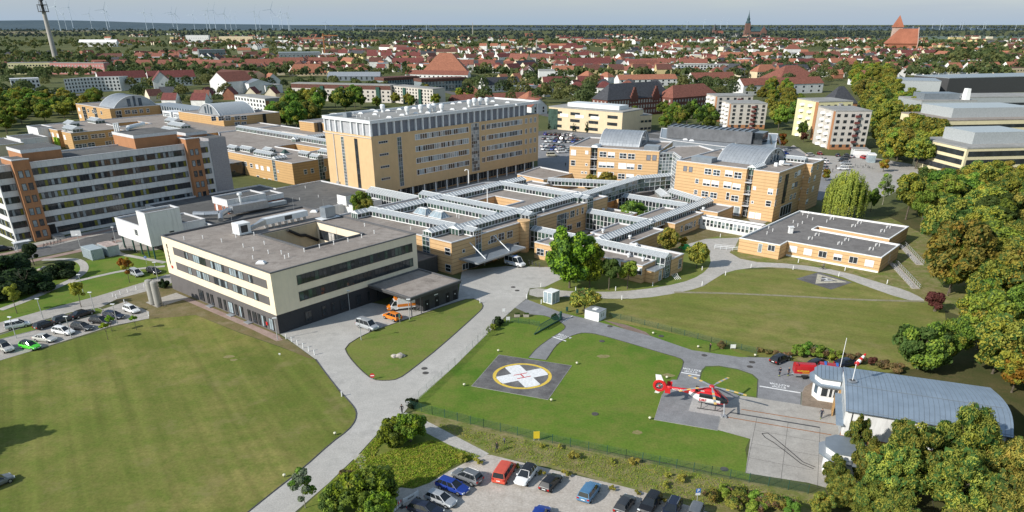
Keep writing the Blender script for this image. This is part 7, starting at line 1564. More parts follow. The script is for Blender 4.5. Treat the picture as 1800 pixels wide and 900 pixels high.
# ---- willows in front of the hangar
for lb,ky,x,y,h,wd in (('big olive willow before the middle of the hangar','willowy',58.5,79.5,9.2,.8),('yellow tinged willow left of the middle one before the hangar','willowy_y',51,78.5,8.2,.85),('green willow before the right end of the hangar','willowy_g',62.0,76.0,7.6,.8),('dark green bush at the hangar corner beside the apron','willowy_g',47.2,85.0,6.0,.52),('yellow green willow nearest the camera at the lower right','willowy_y',53.5,71.5,8.0,.85),('olive willow at the lower left of the clump','willowy',47.2,76.0,6.6,.85),('dark low willow beside the corner bay room','willowy_g',46.6,80.5,5.4,.62),('green willow at the bottom edge of the clump','willowy_g',58,67.5,7.0,.9),('bright bushy tree at the lower right corner','willowy_g',66.5,71.5,6.6,.95),('olive bush at the bottom edge left of the clump','willowy',45,68.5,5.2,.9),('leafy shrub below the right end of the hangar','willowy_g',69.5,78.0,4.2,.9),('tree at the extreme lower right corner','willowy',63,63,6.6,1.0),('olive shrub below the left of the clump','willowy',50,64.5,5.6,1.0)):
    tree(ky,lb,Vector((x,y,0)),h*1.32,wide=wd*.92,name='willow_tree')
q=P(62,762)-Vector((math.cos(SAZ),math.sin(SAZ),0))*19;tree('big_b','green tree beyond the left edge whose shadow falls on the western lawn',q,12.5,wide=1.0)
tree('willowy_g','leafy willow filling the gap at the lower right end of the hangar',Vector((70.5,74.5,0)),7.5,wide=1.0,name='willow_tree');tree('willowy','olive willow beyond the right end of the hangar',Vector((73.5,83,0)),8.0,wide=.9,name='willow_tree')
tree('willowy_g','olive green bush hiding the near side of the corner bay room',P(1462,858),5.0,wide=.7,name='willow_tree')
for lb,u,v,h in (('olive willow bush at the bottom edge left of the clump',1478,892,4.6),('leafy willow bush at the bottom edge below the corner room',1520,905,5.0),('dark willow bush at the lower left fringe of the clump',1440,905,3.4),('tall willow filling the middle of the clump',1580,880,8.4)):tree('willowy_g' if u != 1478 else 'willowy',lb,P(u,v),h,wide=.95,name='willow_tree')
# ---- woods: scattered trunks inside surveyed ground outlines
def inside(x,y,poly):
    c=False;n=len(poly)
    for i in range(n):
        a,b=poly[i],poly[i-1]
        if (a[1] > y) != (b[1] > y) and x < (b[0]-a[0])*(y-a[1])/(b[1]-a[1])+a[0]:c=not c
    return c
def wood(px,n,spacing,hr,keys,labelf,group,wide=(.9,1.2),seed=1,near=None):
    poly=[tuple(P(*p).to_2d()) for p in px];xs=[p[0] for p in poly];ys=[p[1] for p in poly];r=random.Random(seed);pts=[];k=0
    while len(pts) < n and k < 20000:
        k += 1;x,y=r.uniform(min(xs),max(xs)),r.uniform(min(ys),max(ys))
        if not inside(x,y,poly) or any((x-a)**2+(y-b)**2 < spacing**2 for a,b in pts):continue
        pts.append((x,y));ky=r.choice(keys);kind=KINDLAB.get(ky,'green tree')
        tree(ky,labelf.format(kind),Vector((x,y,0)),r.uniform(*hr),rot=r.uniform(0,6.28),wide=r.uniform(*wide),group=group+', '+kind)
KINDLAB=dict(big_a='bright green tree',big_b='green tree',big_c='olive tree',big_d='autumn tinted tree',big_e='dark green tree',big_f='yellowing tree',rough_a='ragged autumn tree',rough_b='ragged green tree',rough_c='ragged olive tree',orange_t='orange tree',far_g='green tree',far_d='dark green tree',far_o='olive tree',far_y='autumn tinted tree',far_p='narrow poplar',far_c='dark conifer',thicket='bushy green tree',thicket_d='bushy dark tree')
RK=['rough_a','rough_b','rough_c','big_b','big_c','big_d','big_e','rough_a','rough_b','big_d','big_c','rough_a','big_f']
T_('rough_a','ragged maple with orange patches at the edge of the wood above the railings',1668,515,384,.9);T_('big_d','autumn tree with pale leaning trunks at the wood edge',1665,520,430,.6)
T_('big_f','yellow leaved tree behind the brick pavilion roof',1592,386,300,.95);T_('rough_c','olive domed tree at the corner of the brick pavilion',1650,442,348,.9);T_('big_b','green tree behind the right end of the brick pavilion',1618,400,326,.9)
T_('thicket_d','dark leafy tree where the big lawn meets the hangar wood',1612,648,566,1.0);T_('rough_b','green tree at the upper corner of the hangar wood',1668,640,560,.8);T_('orange_t','orange red maple beyond the end of the hangar',1778,690,618,.9);T_('big_d','autumn tree on the slope right of the large lawn',1705,604,492,.8)
wood([(1655,470),(1700,470),(1900,420),(2150,520),(2150,800),(1830,850),(1800,760),(1790,690),(1700,655),(1690,600),(1715,560),(1690,520)],58,4.7,(8,12.5),RK,'{} in the wood above the hangar roof','wood along the right edge',seed=5)
wood([(1620,355),(1640,345),(1760,345),(1900,380),(1900,450),(1720,500),(1690,470),(1650,420)],34,6.2,(9,13),RK,'{} in the wood behind the brick pavilion','wood behind the brick pavilion',seed=6)
wood([(1520,290),(1560,300),(1650,330),(1668,322),(1640,270),(1605,215),(1575,165),(1555,135),(1500,132),(1490,150),(1520,190),(1545,230),(1540,262)],54,8.0,(13,17),['big_b','big_c','big_d','rough_a','big_d','big_c','rough_c'],'{} in the avenue between apartment towers and mall','avenue by the apartment towers',seed=7,wide=(.95,1.25))
wood([(-80,240),(0,240),(62,226),(134,214),(150,205),(190,184),(140,180),(0,178),(-80,180)],46,9.3,(10,13),['big_b','big_c','rough_b','big_e','rough_c','big_f','big_b'],'{} in the wood at the left behind the ochre wings','wood at the left',seed=8,wide=(1.1,1.4))
wood([(484,232),(556,232),(568,212),(640,196),(640,186),(530,190),(480,208)],20,8,(11,16),['big_b','big_e','rough_b','big_c','rough_c'],'{} between the tall tower and the balcony flats','trees behind the rear ward blocks',seed=9)
wood([(655,192),(760,192),(830,172),(800,168),(690,184)],12,8,(8,12),['big_f','big_b','big_c','big_d'],'{} below the beige panel flats','trees below the panel flats',seed=10)
wood([(1100,228),(1200,236),(1250,232),(1262,205),(1180,205),(1140,215)],16,8,(8,13),['big_b','big_e','big_c','rough_b'],'{} between the beige laboratory and the pale towers','trees by the beige laboratory',seed=11)
wood([(1345,232),(1395,236),(1408,200),(1395,160),(1330,165),(1350,195)],22,8,(9,14),['big_b','big_d','big_e','rough_a','orange_t','big_c'],'{} between the two pairs of apartment towers','trees between the apartment towers',seed=12)
T_('orange_t','small orange tree at the corner of the apartment car park',1451,318,296,.9);T_('orange_t','round bush turning orange beside the bicycle racks',1552,302,278,1.0);T_('copper','dark purple leaved tree left of the near apartment tower',1412,250,232,1.0);T_('big_e','dark green tree before the yellow apartment tower',1408,246,212,.7);T_('orange_t','orange leaved tree beside the mesh clad hall',1372,262,232,.9)
wood([(1680,336),(1790,330),(1850,345),(1850,360),(1700,352)],9,6,(8,11),['big_b','rough_c','big_c'],'{} before the yellow office terraces','trees before the office terraces',seed=13)
for lb,u,v,vt in (('small dark conifer, leftmost before the beige laboratory',965,228,211),('small dark conifer, second from left before the beige laboratory',987,227,211),('small tree, third from left before the beige laboratory',1008,231,215),('dark conifer, fourth from left before the beige laboratory',1031,233,212),('small tree, rightmost before the beige laboratory',1062,231,219)):T_('conifer',lb,u,v,vt,.9,name='conifer_tree')
rg=np.random.RandomState(4);SQ=[]
for px,n,sz in (([(640,812),(690,792),(760,775),(845,803),(800,817),(736,857),(692,857),(650,850)],9000,.17),([(760,742),(1310,850),(1440,885),(1240,890),(1000,826),(860,795)],7000,.11),([(575,858),(628,806),(660,770),(670,780),(640,840),(600,880)],2500,.17)):
    poly=[tuple(P(*p).to_2d()) for p in px];xs=[p[0] for p in poly];ys=[p[1] for p in poly];pt=[]
    while len(pt) < n:
        x,y=rg.uniform(min(xs),max(xs)),rg.uniform(min(ys),max(ys))
        if inside(x,y,poly):pt.append((x,y,.05+sz*.6))
    SQ.append(leaves(np.array(pt),np.tile([.2,-.3,.6],(n,1)),sz,rg,.35))
q=np.concatenate(SQ);k=rg.permutation(len(q));a=len(q)//2
o=link('rough_grass',quads_mesh('rough_grass',[(q[k[:a]],'leaf_bright'),(q[k[a:]],'leaf_olive')]));o['kind']='stuff';o['label']='rough tall grass tufts around the gravel lot and along the green fence';o['category']='grass'

# ---------------------------------------------------------------- the town beyond
WM2={}
def wpart(w,h,mt='glass'):
    k=(round(w,1),round(h,1),mt)
    if k not in WM2:m=MB();m.box(-w/2,w/2,-.08,0,0,h,mt);WM2[k]=m.mesh('window')
    return WM2[k]
def roof_on(m,L,D,h,rh,kind,rc,T,wall,ov=.4):
    if kind == 'flat':m.box(-.1,L+.1,-.1,D+.1,h,h+.5,rc,T);return
    i=min(L,D)*.5 if kind == 'hip' else 0
    if kind == 'cross':  # ridge runs front to back, gable faces the front
        for s in (0,1):
            x0,x1=(-ov,L/2) if s == 0 else (L+ov,L/2);f=[(x0,-ov,h-.2),(x1,-ov,h+rh),(x1,D+ov,h+rh),(x0,D+ov,h-.2)];m.face(f[::-1] if s == 0 else f,rc,T)
        return
    m.face([(-ov,-ov,h-.2),(L+ov,-ov,h-.2),(L-i,D/2,h+rh),(i,D/2,h+rh)],rc,T);m.face([(L+ov,D+ov,h-.2),(-ov,D+ov,h-.2),(i,D/2,h+rh),(L-i,D/2,h+rh)],rc,T)
    if kind == 'hip':m.face([(-ov,D+ov,h-.2),(-ov,-ov,h-.2),(i,D/2,h+rh)],rc,T);m.face([(L+ov,-ov,h-.2),(L+ov,D+ov,h-.2),(L-i,D/2,h+rh)],rc,T)
def walls_on(m,L,D,h,rh,kind,wall,T):
    m.box(0,L,0,D,0,h,wall,T,bottom=False)
    if kind == 'gable':
        m.face([(0,D,h),(0,0,h),(0,D/2,h+rh)],wall,T);m.face([(L,0,h),(L,D,h),(L,D/2,h+rh)],wall,T)
    if kind == 'cross':m.face([(0,0,h),(L,0,h),(L/2,0,h+rh)],wall,T);m.face([(L,D,h),(0,D,h),(L/2,D,h+rh)],wall,T)
def block(name,label,a,b,D,vt,wall,rc='roof_red',kind='flat',rh=0,nx=0,nz=0,ns=0,ww=1.3,wh=1.5,cat='building',wmt='glass',group=None,ribbon=False,z0=1.0):
    pa,hh=hgt(*a,vt);pb=P(*b);d=pb-pa;L_=d.length;an=math.atan2(d.y,d.x);T=FR(pa,an)
    t=thing(name,label,cat,tuple((pa+pb)/2),0,group);m=MB();walls_on(m,L_,D,hh,rh,kind,wall,T);m.build('wall',t);m=MB();roof_on(m,L_,D,hh,rh,kind,rc,T,wall);m.build('roof',t)
    for wl,Lw,n in ((Wall(pa.to_2d(),an),L_,nx),(Wall((T @ Vector((0,D,0))).to_2d(),an-math.pi/2),D,ns)):
        for j in range(nz):
            z=z0+(hh-z0)*j/nz+.25
            if ribbon and n:link('window_ribbon',wpart(Lw-2,wh,wmt),t,wl.pt(Lw/2,z)-t.location,wl.a);continue
            for i in range(n):link('window',wpart(ww,wh,wmt),t,wl.pt(Lw*(i+.5)/n,z)-t.location,wl.a)
    return t,T,L_,hh,an
def extra(t,nm,fn):m=MB();fn(m);return m.build(nm,t)
# apartment towers with balcony fronts
def tower(label,a,b,vt,wall,stripe,D=21):
    t,T,L_,hh,an=block('apartment_tower',label,a,b,D,vt,wall,LROOF,'flat',0,5,6,0,1.6,1.4,z0=.8)
    extra(t,'recess',lambda m:m.box(L_*.58,L_*.70,-.06,.0,0,hh-.6,'curtain',T))
    for j in range(6):extra(t,'balcony',lambda m:m.box(L_*.57,L_*.69,-1.2,-.06,hh*j/6+.3,hh*j/6+1.2,'roof_maroon' if 'red' in stripe else 'white',T))
    extra(t,'stripe',lambda m:m.box(-.05,.0,-.02,2.6,0,hh,OCHBRK,T));extra(t,'stripe',lambda m:m.box(-.06,L_+.04,-.05,.0,0,2.4,OCHBRK,T))
    for y in (5,12.5):
        for j in range(6):extra(t,'balcony',lambda m:m.tube((0,y+1.5,hh*j/6+.4),(0,y+1.5,hh*j/6+1.5),1.7,n=12,mt='white',T=T))
    return t
tower('yellow apartment tower, half hidden behind the nearest pale apartment tower',(1428,246),(1487,244),180,YELW,'y',20);tower('pale grey apartment tower with ochre stripes, nearest the hospital car park',(1457,263),(1519,263),196,PANELW,'red',22)
tower('pale apartment tower, rear one of the left pair',(1256,214),(1318,213),170,PANELW,'red',18);tower('pale apartment tower, front one of the left pair',(1280,227),(1343,227),183,PANELW,'red',20)
# laboratory, old brick hospital, schools, slabs
t,T,L_,hh,an=block('laboratory_building','beige laboratory block with white sun blinds and a glazed left corner',(964,226),(1092,239),22,188,BEIGEW,LROOF,'flat',0,4,3,0,6.5,1.6)
extra(t,'glass_corner',lambda m:m.box(-.1,6.5,-.12,8,0,hh-.8,'glass_green',T));extra(t,'plant_room',lambda m:m.box(9,L_-6,6,16,hh,hh+2.6,'galrib',T))
for i in range(3):extra(t,'sun_blind',lambda m:m.box(8.2+i*10.5,14+i*10.5,-.16,-.08,hh*.62,hh*.62+1.6,'white',T))
block('laboratory_annex','lower beige annex right of the laboratory block',(1104,234),(1144,231),16,205,BEIGEW,LROOF,'flat',0,6,2,0,2,1.2)
t,T,L_,hh,an=block('brick_hospital','long dark brick hospital with a steep slate roof and two stepped gables',(1066,208),(1178,198),15,176,DKREDBRK,'roof_slate','hip',9,24,3,4,1.2,2.0,wmt='curtain')
for x in (.40,.74):extra(t,'stepped_gable',lambda m:[m.box(L_*x-3.2+k*.8,L_*x+3.2-k*.8,-.5,.8,hh*.8 if k == 0 else hh+k*1.7,hh+1.7+k*1.7,DKREDBRK,T) for k in range(4)])
t,T,L_,hh,an=block('brick_hospital_wing','dark brick wing with an orange red roof right of the slate roofed hospital',(1180,202),(1258,194),15,172,DKREDBRK,'roof_red','hip',7,16,3,3,1.2,1.6,wmt='curtain')
block('school','large school with a huge orange hipped roof',(742,136),(822,136),38,126,WHITEW,'roof_orange','hip',19,14,1,0,2,2);block('school_wing','low front wing with red roof before the orange hipped school',(712,137),(822,139),12,130,WHITEW,'roof_red','gable',4,14,1,0,1.6,1.6)
for lb,a,b,vt in (('blue panelled school block with dark red fascia, left part',(676,158),(738,154),138),('blue panelled school block with dark red fascia, right part',(742,162),(822,158),140)):
    t,T,L_,hh,an=block('blue_school',lb,a,b,16,vt,'glass_pale','roof_brown','flat',0,14,2,0,1.6,3.4,wmt='glass_blue');extra(t,'fascia',lambda m:m.box(-.3,L_+.3,-.3,16,hh-2,hh-.1,'roof_brown',T))
t,T,L_,hh,an=block('panel_flats','long panel flats with a dark brown attic storey and green stair bays',(515,176),(688,181),12,147,PANELW,LROOF,'flat',0,20,4,0,1.5,1.3);extra(t,'attic',lambda m:m.box(-.1,L_+.1,-.12,0,hh-3,hh-.1,'roof_brown',T));[extra(t,'stair_bay',lambda m:m.box(L_*k,L_*k+3,-1,0,0,hh-1,'green_steel',T)) for k in (.3,.5,.68,.86)]
t,T,L_,hh,an=block('panel_flats','beige panel flats with turquoise stair bays, right of the brown topped flats',(690,180),(762,188),12,151,PANELW,LROOF,'flat',0,14,5,0,1.5,1.2);[extra(t,'stair_bay',lambda m:m.box(L_*k,L_*k+3,-1,0,0,hh-.5,'green_steel',T)) for k in (.3,.68)]
t,T,L_,hh,an=block('balcony_flats','white flats with balconies and a grey end wall left of the tall tower',(416,192),(469,200),13,168,WHITEW,LROOF,'flat',0,10,3,0,2,1.6);extra(t,'end_wall',lambda m:m.box(L_,L_+.1,0,13,0,hh,TILEG,T));extra(t,'orange_panel',lambda m:m.box(L_+.1,L_+.15,.2,3,0,hh-1,OCHBRK,T))
# white and red-roofed rows at the left
pc,hh=hgt(118,165,139);t=thing('curved_flats','curved white apartment block with rows of small dark windows','building',tuple(pc));pe=P(214,160);d=pe-pc;n=8;pts=[pc+d*i/n+Vector((-d.y,d.x,0)).normalized()*(7*math.sin(math.pi*i/n)) for i in range(n+1)]
m=MB();m.prism([tuple(q.to_2d()) for q in pts]+[tuple((q+Vector((2,13,0))).to_2d()) for q in pts[::-1]],0,hh,WHITEW,top=LROOF);m.build('wall',t)
for i in range(n):
    dd=pts[i+1]-pts[i];wl=Wall(pts[i].to_2d(),math.atan2(dd.y,dd.x))
    for j in range(4):
        for s in (.25,.75):link('window',wpart(1.3,1.7),t,wl.pt(dd.length*s,1.2+j*hh/4.2)-t.location,wl.a)
block('white_villa','white stepped villa with dark windows among trees at the far left',(24,163),(74,161),14,140,WHITEW,'coping','flat',0,7,3,0,1.6,1.9);extra(t,'penthouse',lambda m:None) if False else None
block('long_flats','long flats painted yellow behind trees at the far left',(18,131),(92,130),12,111,YELW,LROOF,'flat',0,14,3,0,1.8,1.5);block('long_flats','long flats painted dusky pink right of the yellow ones',(92,130.5),(186,131),12,111,PINKW,LROOF,'flat',0,18,3,0,1.8,1.5,wmt='curtain')
block('terrace_row','white apartment row with a dark red roof behind the curved white block',(178,158),(262,154),12,139,WHITEW,'roof_maroon','gable',6,12,3,0,1.6,1.5);block('terrace_row','white apartment row with a dark red roof, continuing to the right',(264,153),(346,150),12,137,WHITEW,'roof_maroon','gable',6,12,3,0,1.6,1.5)
block('gable_house','white house with a tall gable facing the camera, left of the willows',(274,168),(303,167),26,142,WHITEW,'roof_maroon','cross',7,1,3,0,1,1);block('gable_house','white house with a tall red gable, right of the willows',(372,165),(402,167),30,142,WHITEW,'roof_red','cross',7,1,3,0,1,1)
block('gable_house','pale grey house with a low gable near the balcony flats',(440,166),(478,164),16,147,WHITEW,'zinc_dark','cross',3,1,1);block('gable_house','small cream house with an orange roof behind the pale grey one',(470,150),(494,149),14,141,WHITEW,'roof_orange','cross',6,1,2)
block('flat_house','white cube building right of the pale grey gabled house',(468,165),(498,163),12,151,WHITEW,LROOF,'flat',0,0,0)
block('black_roof_flats','white apartment house with a black dormered roof',(853,163),(916,160),14,150,WHITEW,'roof_slate','gable',6,9,2,0,1.6,1.5);block('white_cube','plain white cube shaped house among conifers',(947,152),(975,152),26,125,WHITEW,LROOF,'flat',0,0,0)
block('orange_house','orange hipped roof house just left of the tower roof',(814,171),(848,170),14,165,WHITEW,'roof_orange','hip',6,4,1);block('low_red_roof','long brown red roof right behind the top of the tower',(800,184),(930,178),14,178,'roof_brown','roof_red','gable',4,0,0)
block('red_house','white gabled house with a bright red roof by the tower corner',(934,202),(962,200),14,188,WHITEW,'roof_red','cross',5,2,2);block('orange_house','small orange roofed house behind the tower corner',(928,182),(952,180),12,174,WHITEW,'roof_orange','hip',5,2,1)
block('white_flats','long white balcony flats with a flat roof',(1190,129),(1280,128),12,114,WHITEW,LROOF,'flat',0,16,3,0,2.4,1.8)
for i,(lb,a,b,vt,rc,kd,rh,wl) in enumerate((('white row with orange roof behind the slate roofed hospital',(1088,152),(1190,150),140,'roof_orange','gable',4,WHITEW),('white row with red roof and long dormers behind the pale towers',(1305,168),(1445,163),150,'roof_red','gable',5,WHITEW),('broad brick red roof behind the yellow tower',(1370,150),(1440,148),140,'roof_red','hip',12,WHITEW),('cream house with an orange hipped roof behind large trees',(1330,138),(1368,137),126,'roof_orange','hip',7,BEIGEW),('white row with red roof at the centre of the town',(1000,122),(1075,121),112,'roof_maroon','gable',7,WHITEW),('long dark red roofed row in the middle distance',(690,118),(745,118),110,'roof_maroon','gable',6,WHITEW),('orange roofed row with dormers near the centre',(893,112),(925,113),104,'roof_red','gable',8,BEIGEW),('red roofed row left of the blue school',(432,122),(520,121),114,'roof_red','gable',7,WHITEW),('bright orange roofed building with dormers',(508,134),(575,133),128,'roof_orange','hip',9,BEIGEW),('long cream row with dark roof behind the red gable',(382,146),(448,150),128,'roof_brown','gable',3,BEIGEW),('red roofed long row in the left middle distance',(312,120),(405,122),114,'roof_red','gable',7,WHITEW),('red roofed houses right of the slate roofed hospital',(1218,152),(1292,150),140,'roof_red','gable',6,WHITEW),('white villa with a red hipped roof by the avenue',(1508,150),(1534,149),136,'roof_orange','hip',6,WHITEW),('pale pink and white flats at the right edge',(1748,134),(1800,133),120,'roof_brown','flat',0,BEIGEW),('white hall with a low pale roof in the left distance',(140,82),(206,82),74,'white','gable',6,WHITEW),('pale blue office block in the left middle distance',(352,104),(398,103),88,'zinc','flat',0,'glass_pale'),('long pale office block with a grey roof near the crane',(492,107),(565,106),93,'zinc','flat',0,'glass_pale'),('long white office block in the left distance',(328,74),(368,74),62,'zinc','flat',0,WHITEW),('long cream office block in the left distance',(386,74),(445,74),64,'zinc','flat',0,BEIGEW),('pale hall with a grey roof behind the panel flats',(576,142),(668,142),134,'zinc','gable',4,'zinc_dark'),('white theatre like building with red roof and lantern',(1380,104),(1405,104),86,'roof_red','hip',7,WHITEW))):
    block('town_building',lb,a,b,14 if i not in (2,16) else 34,vt,wl,rc,kd,rh,10,2,0,1.8,1.5)
# shopping centre and office terraces at the right
for nm,lb,a,b,D,vt,wl,rc,kw in (('office_terrace','yellow office terraces with dark window bands at the right edge, nearer one',(1686,314),(1830,310),30,262,OFFW,LROOF,dict(nx=1,ns=1,nz=3,wh=2.0,ribbon=True,z0=1.6)),('office_terrace','long yellow office building with two window rows behind the nearer terraces',(1652,262),(1830,258),36,213,OFFW,BROOF,dict(nx=7,nz=3,ww=9,wh=1.6,z0=2)),('shopping_hall','pale grey shopping hall with white rooftop walls',(1612,214),(1708,214),30,178,'galroof',LROOF,{}),('shopping_hall','shopping hall with a long blue grey roof at the right edge',(1690,196),(1850,194),30,172,'galroof',LROOF,dict(nx=1,nz=1,wh=2.2,ribbon=True,z0=3)),('shopping_hall','hall clad in red and grey vertical stripes at the right edge',(1725,216),(1850,214),16,192,'shutter',LROOF,dict(nx=14,nz=1,ww=1.2,wh=5,wmt='red',z0=1)),('cinema_hall','long black hall above the shopping centre roofs',(1662,166),(1860,160),40,138,'steel_dark','zinc',{}),('shopping_hall','grey faceted hall with a curved end left of the black hall',(1578,170),(1648,172),40,142,'galroof','zinc',dict(nx=8,nz=1,ww=3,wh=2,z0=2))):
    t,T,L_,hh,an=block(nm,lb,a,b,D,vt,wl,rc,**kw)
    if nm == 'office_terrace':extra(t,'plant_room',lambda m:m.box(8,L_-3,8,D-4,hh+.4,hh+5,'galroof',T))
    if 'pale grey' in lb:extra(t,'base_wall',lambda m:m.box(-.1,L_+.1,-.1,0,0,hh*.4,OFFW,T));extra(t,'roof_wall',lambda m:m.box(4,L_-8,6,20,hh,hh+4,'zinc_dark',T));extra(t,'roof_tower',lambda m:m.box(L_-6,L_-3,3,8,hh,hh+7,'white',T,taper=.5))
block('black_roof_hall','hall with a steep black pyramid roof behind the apartment towers',(1462,190),(1506,189),16,182,OCHBRK,'roof_slate','hip',11);block('garages','row of white garages below the nearest apartment tower',(1500,277),(1526,278),9,265,WHITEW,LROOF,'flat',0,2,1,0,4,2.4,wmt='white');block('kiosk_van','pale blue box trailer on the apartment car park',(1525,286),(1538,286.5),5,273,'glass_sky','white','flat',cat='trailer')
# ---- cars on the two far car parks
G4='cars on the distant car parks';cols=['white','silver','grey','black','white','navy','silver','darkred','anthracite','white','blue','pearl'];r=random.Random(21);PR={}
def farcar(u,v,ang,lab,col=None,kind=None):
    col=col or r.choice(cols);kind=kind or r.choice(['hatch','estate','suv','mpv']);p=P(u,v)
    cn=dict(darkred='dark red',pearl='pale beige',anthracite='dark grey').get(col,col);k=(kind,col);lb=f'{cn} car {lab}'
    if k not in PR:PR[k]=car(kind,col,lb,p,math.radians(ang),group=f'{cn} cars {lab}')
    else:dup(PR[k],(p.x,p.y,.03),math.radians(ang),lb,group=f'{cn} cars {lab}')
for v,u0,u1,ang,lab in ((238,960,1012,62,'in the back row of the car park beside the tower'),(245,957,1024,62,'in the second row of the car park beside the tower'),(250,962,1022,-118,'in the third row of the car park beside the tower'),(258,955,992,62,'in the fourth row of the car park beside the tower'),(264,957,1002,-118,'in the front row of the car park beside the tower')):
    u=u0
    while u < u1:farcar(u,v+r.uniform(-.5,.5)+(u-u0)*.03,ang+r.uniform(-4,4),lab);u += r.uniform(7.2,9.0)
farcar(988,269,20,'standing alone below the rows beside the tower','white','van');farcar(970,275,10,'parked near the tower corner','cream','van')
for u,v,ang in ((1447,282,95),(1450,287,95),(1445,292,95),(1448,297,95),(1441,302,95),(1436,291,95),(1434,297,95),(1481,284,175),(1485,289,175),(1487,294,175),(1481,299,175),(1484,279,175),(1472,275,80),(1487,276,80),(1496,277,80),(1440,272,80),(1424,275,20),(1517,279,90),(1383,266,20),(1378,272,20)):farcar(u,v,ang+r.uniform(-6,6),'on the car park by the apartment towers','red' if u == 1517 else None)
# ---- houses: rows along streets, individually placed
HV={}
def house_meshes(L,D,h,rh,kind,wall,rc):
    k=(L,D,h,rh,kind,wall,rc)
    if k not in HV:
        m=MB();walls_on(m,L,D,h,rh,kind,wall,Matrix.Translation((-L/2,-D/2,0)));a=m.mesh('wall');m=MB();roof_on(m,L,D,h,rh,kind,rc,Matrix.Translation((-L/2,-D/2,0)),wall)
        if kind != 'flat':m.box(L*.18,L*.18+.9,-.4,.5,h+rh*.55,h+rh+.7,'roof_brown')
        HV[k]=(a,m.mesh('roof'),L,D,h)
    return HV[k]
mat('wall_cream',(.70,.62,.47),.85,.1,.3);mat('wall_white',(.80,.79,.76),.85,.1,.3);mat('wall_grey',(.42,.41,.39),.85,.1,.3);mat('wall_brick',(.30,.13,.08),.85,.15,.3);mat('wall_yellow',(.62,.50,.26),.85,.1,.3)
WN=dict(wall_cream='cream',wall_white='white',wall_grey='grey',wall_brick='brick',wall_yellow='yellow');RN=dict(roof_red='red',roof_orange='orange',roof_brown='brown',roof_slate='slate',roof_maroon='dark red',zinc='grey flat',white='white flat')
SHP=[(11,9,4.5,4.5,'gable'),(9,11,4.5,4.8,'cross'),(26,11,6.5,5,'gable'),(14,11,6,4.5,'hip'),(40,12,8,5,'gable'),(22,14,8,0,'flat'),(18,12,7.5,5.5,'gable')]
r=random.Random(77);HP=[];far_h=MB()
BUSY=[(x.location.x,x.location.y) for x in bpy.data.objects if x.type == 'EMPTY' and x.get('category') == 'building' and x.location.y > 380]
def place_house(x,y,a,shp,wall,rc,area_):
    if any((x-p)**2+(y-q)**2 < 15**2 for p,q in HP) or any((x-p)**2+(y-q)**2 < 34**2 for p,q in BUSY):return
    HP.append((x,y));k=house_meshes(*shp,wall,rc)
    if len(HP) <= 295:
        t=thing('town_house',f'{WN[wall]} walled {"row" if shp[0] > 20 else "house"} with a {RN[rc]} roof {area_}','house',(x,y,0),a,f'{WN[wall]} and {RN[rc]} roofed {"rows" if shp[0] > 20 else "houses"} {area_}');link('wall',k[0],t);link('roof',k[1],t)
        if y < 1000:
            n=max(2,int(k[2]/4.5))
            for i in range(n):
                if n <= 5 or i % 2:link('window',wpart(1.4,1.5),t,Vector((-k[2]/2+k[2]*(i+.5)/n,-k[3]/2,k[4]*.45)))
    else:
        T=FR((x,y),a) @ Matrix.Translation((-shp[0]/2,-shp[1]/2,0));walls_on(far_h,*shp,wall,T);roof_on(far_h,*shp,rc,T,wall)
ZN=[((-60,95,260,128),44,'in the left suburb',.5),((260,84,640,132),74,'left of the orange school',.5),((640,80,1000,130),105,'in the middle of the town',.35),((980,82,1300,135),105,'right of the town centre',.35),((1290,80,1560,140),78,'near the red church',.4),((1560,86,1840,132),68,'at the right edge of the town',.4),((860,128,1060,172),16,'behind the tower and laboratory',.5),((270,168,420,186),9,'behind the rear ward blocks',1.0),((420,62,1300,84),102,'in the far town',.3),((180,60,520,82),51,'in the far left suburb',.5),((1240,66,1840,84),68,'beyond the red church',.3)]
for (u0,v0,u1,v1),rows,nm,single in ZN:
    for _ in range(rows):
        u,v=r.uniform(u0,u1),v0+(v1-v0)*r.random()**.75;p=P(u,v);a=math.radians(r.choice([2,8,-6,50,-40,20,95])+r.uniform(-6,6));shp=r.choice(SHP[:2]+SHP[3:4]) if r.random() < single+.2 else r.choice(SHP[2:])
        wall=r.choices(['wall_white','wall_cream','wall_grey','wall_brick','wall_yellow'],[6,3,1.2,.7,1.2])[0];rc=r.choices(['roof_red','roof_orange','roof_brown','roof_maroon','roof_slate'],[4,2,2.4,3,2])[0]
        if shp[4] == 'flat':rc=r.choice(['zinc','white'])
        n=r.randint(2,4) if shp[0] < 20 else r.randint(1,2);st=shp[0]+r.uniform(5,12)
        for i in range(n):place_house(p.x+math.cos(a)*st*i,p.y+math.sin(a)*st*i,a+(math.pi if r.random() < .5 else 0)*0,shp,wall,rc,nm)
if far_h.v:o=far_h.build('distant_houses');o['kind']='stuff';o['label']='red and dark roofs of the most distant houses of the town';o['category']='houses'

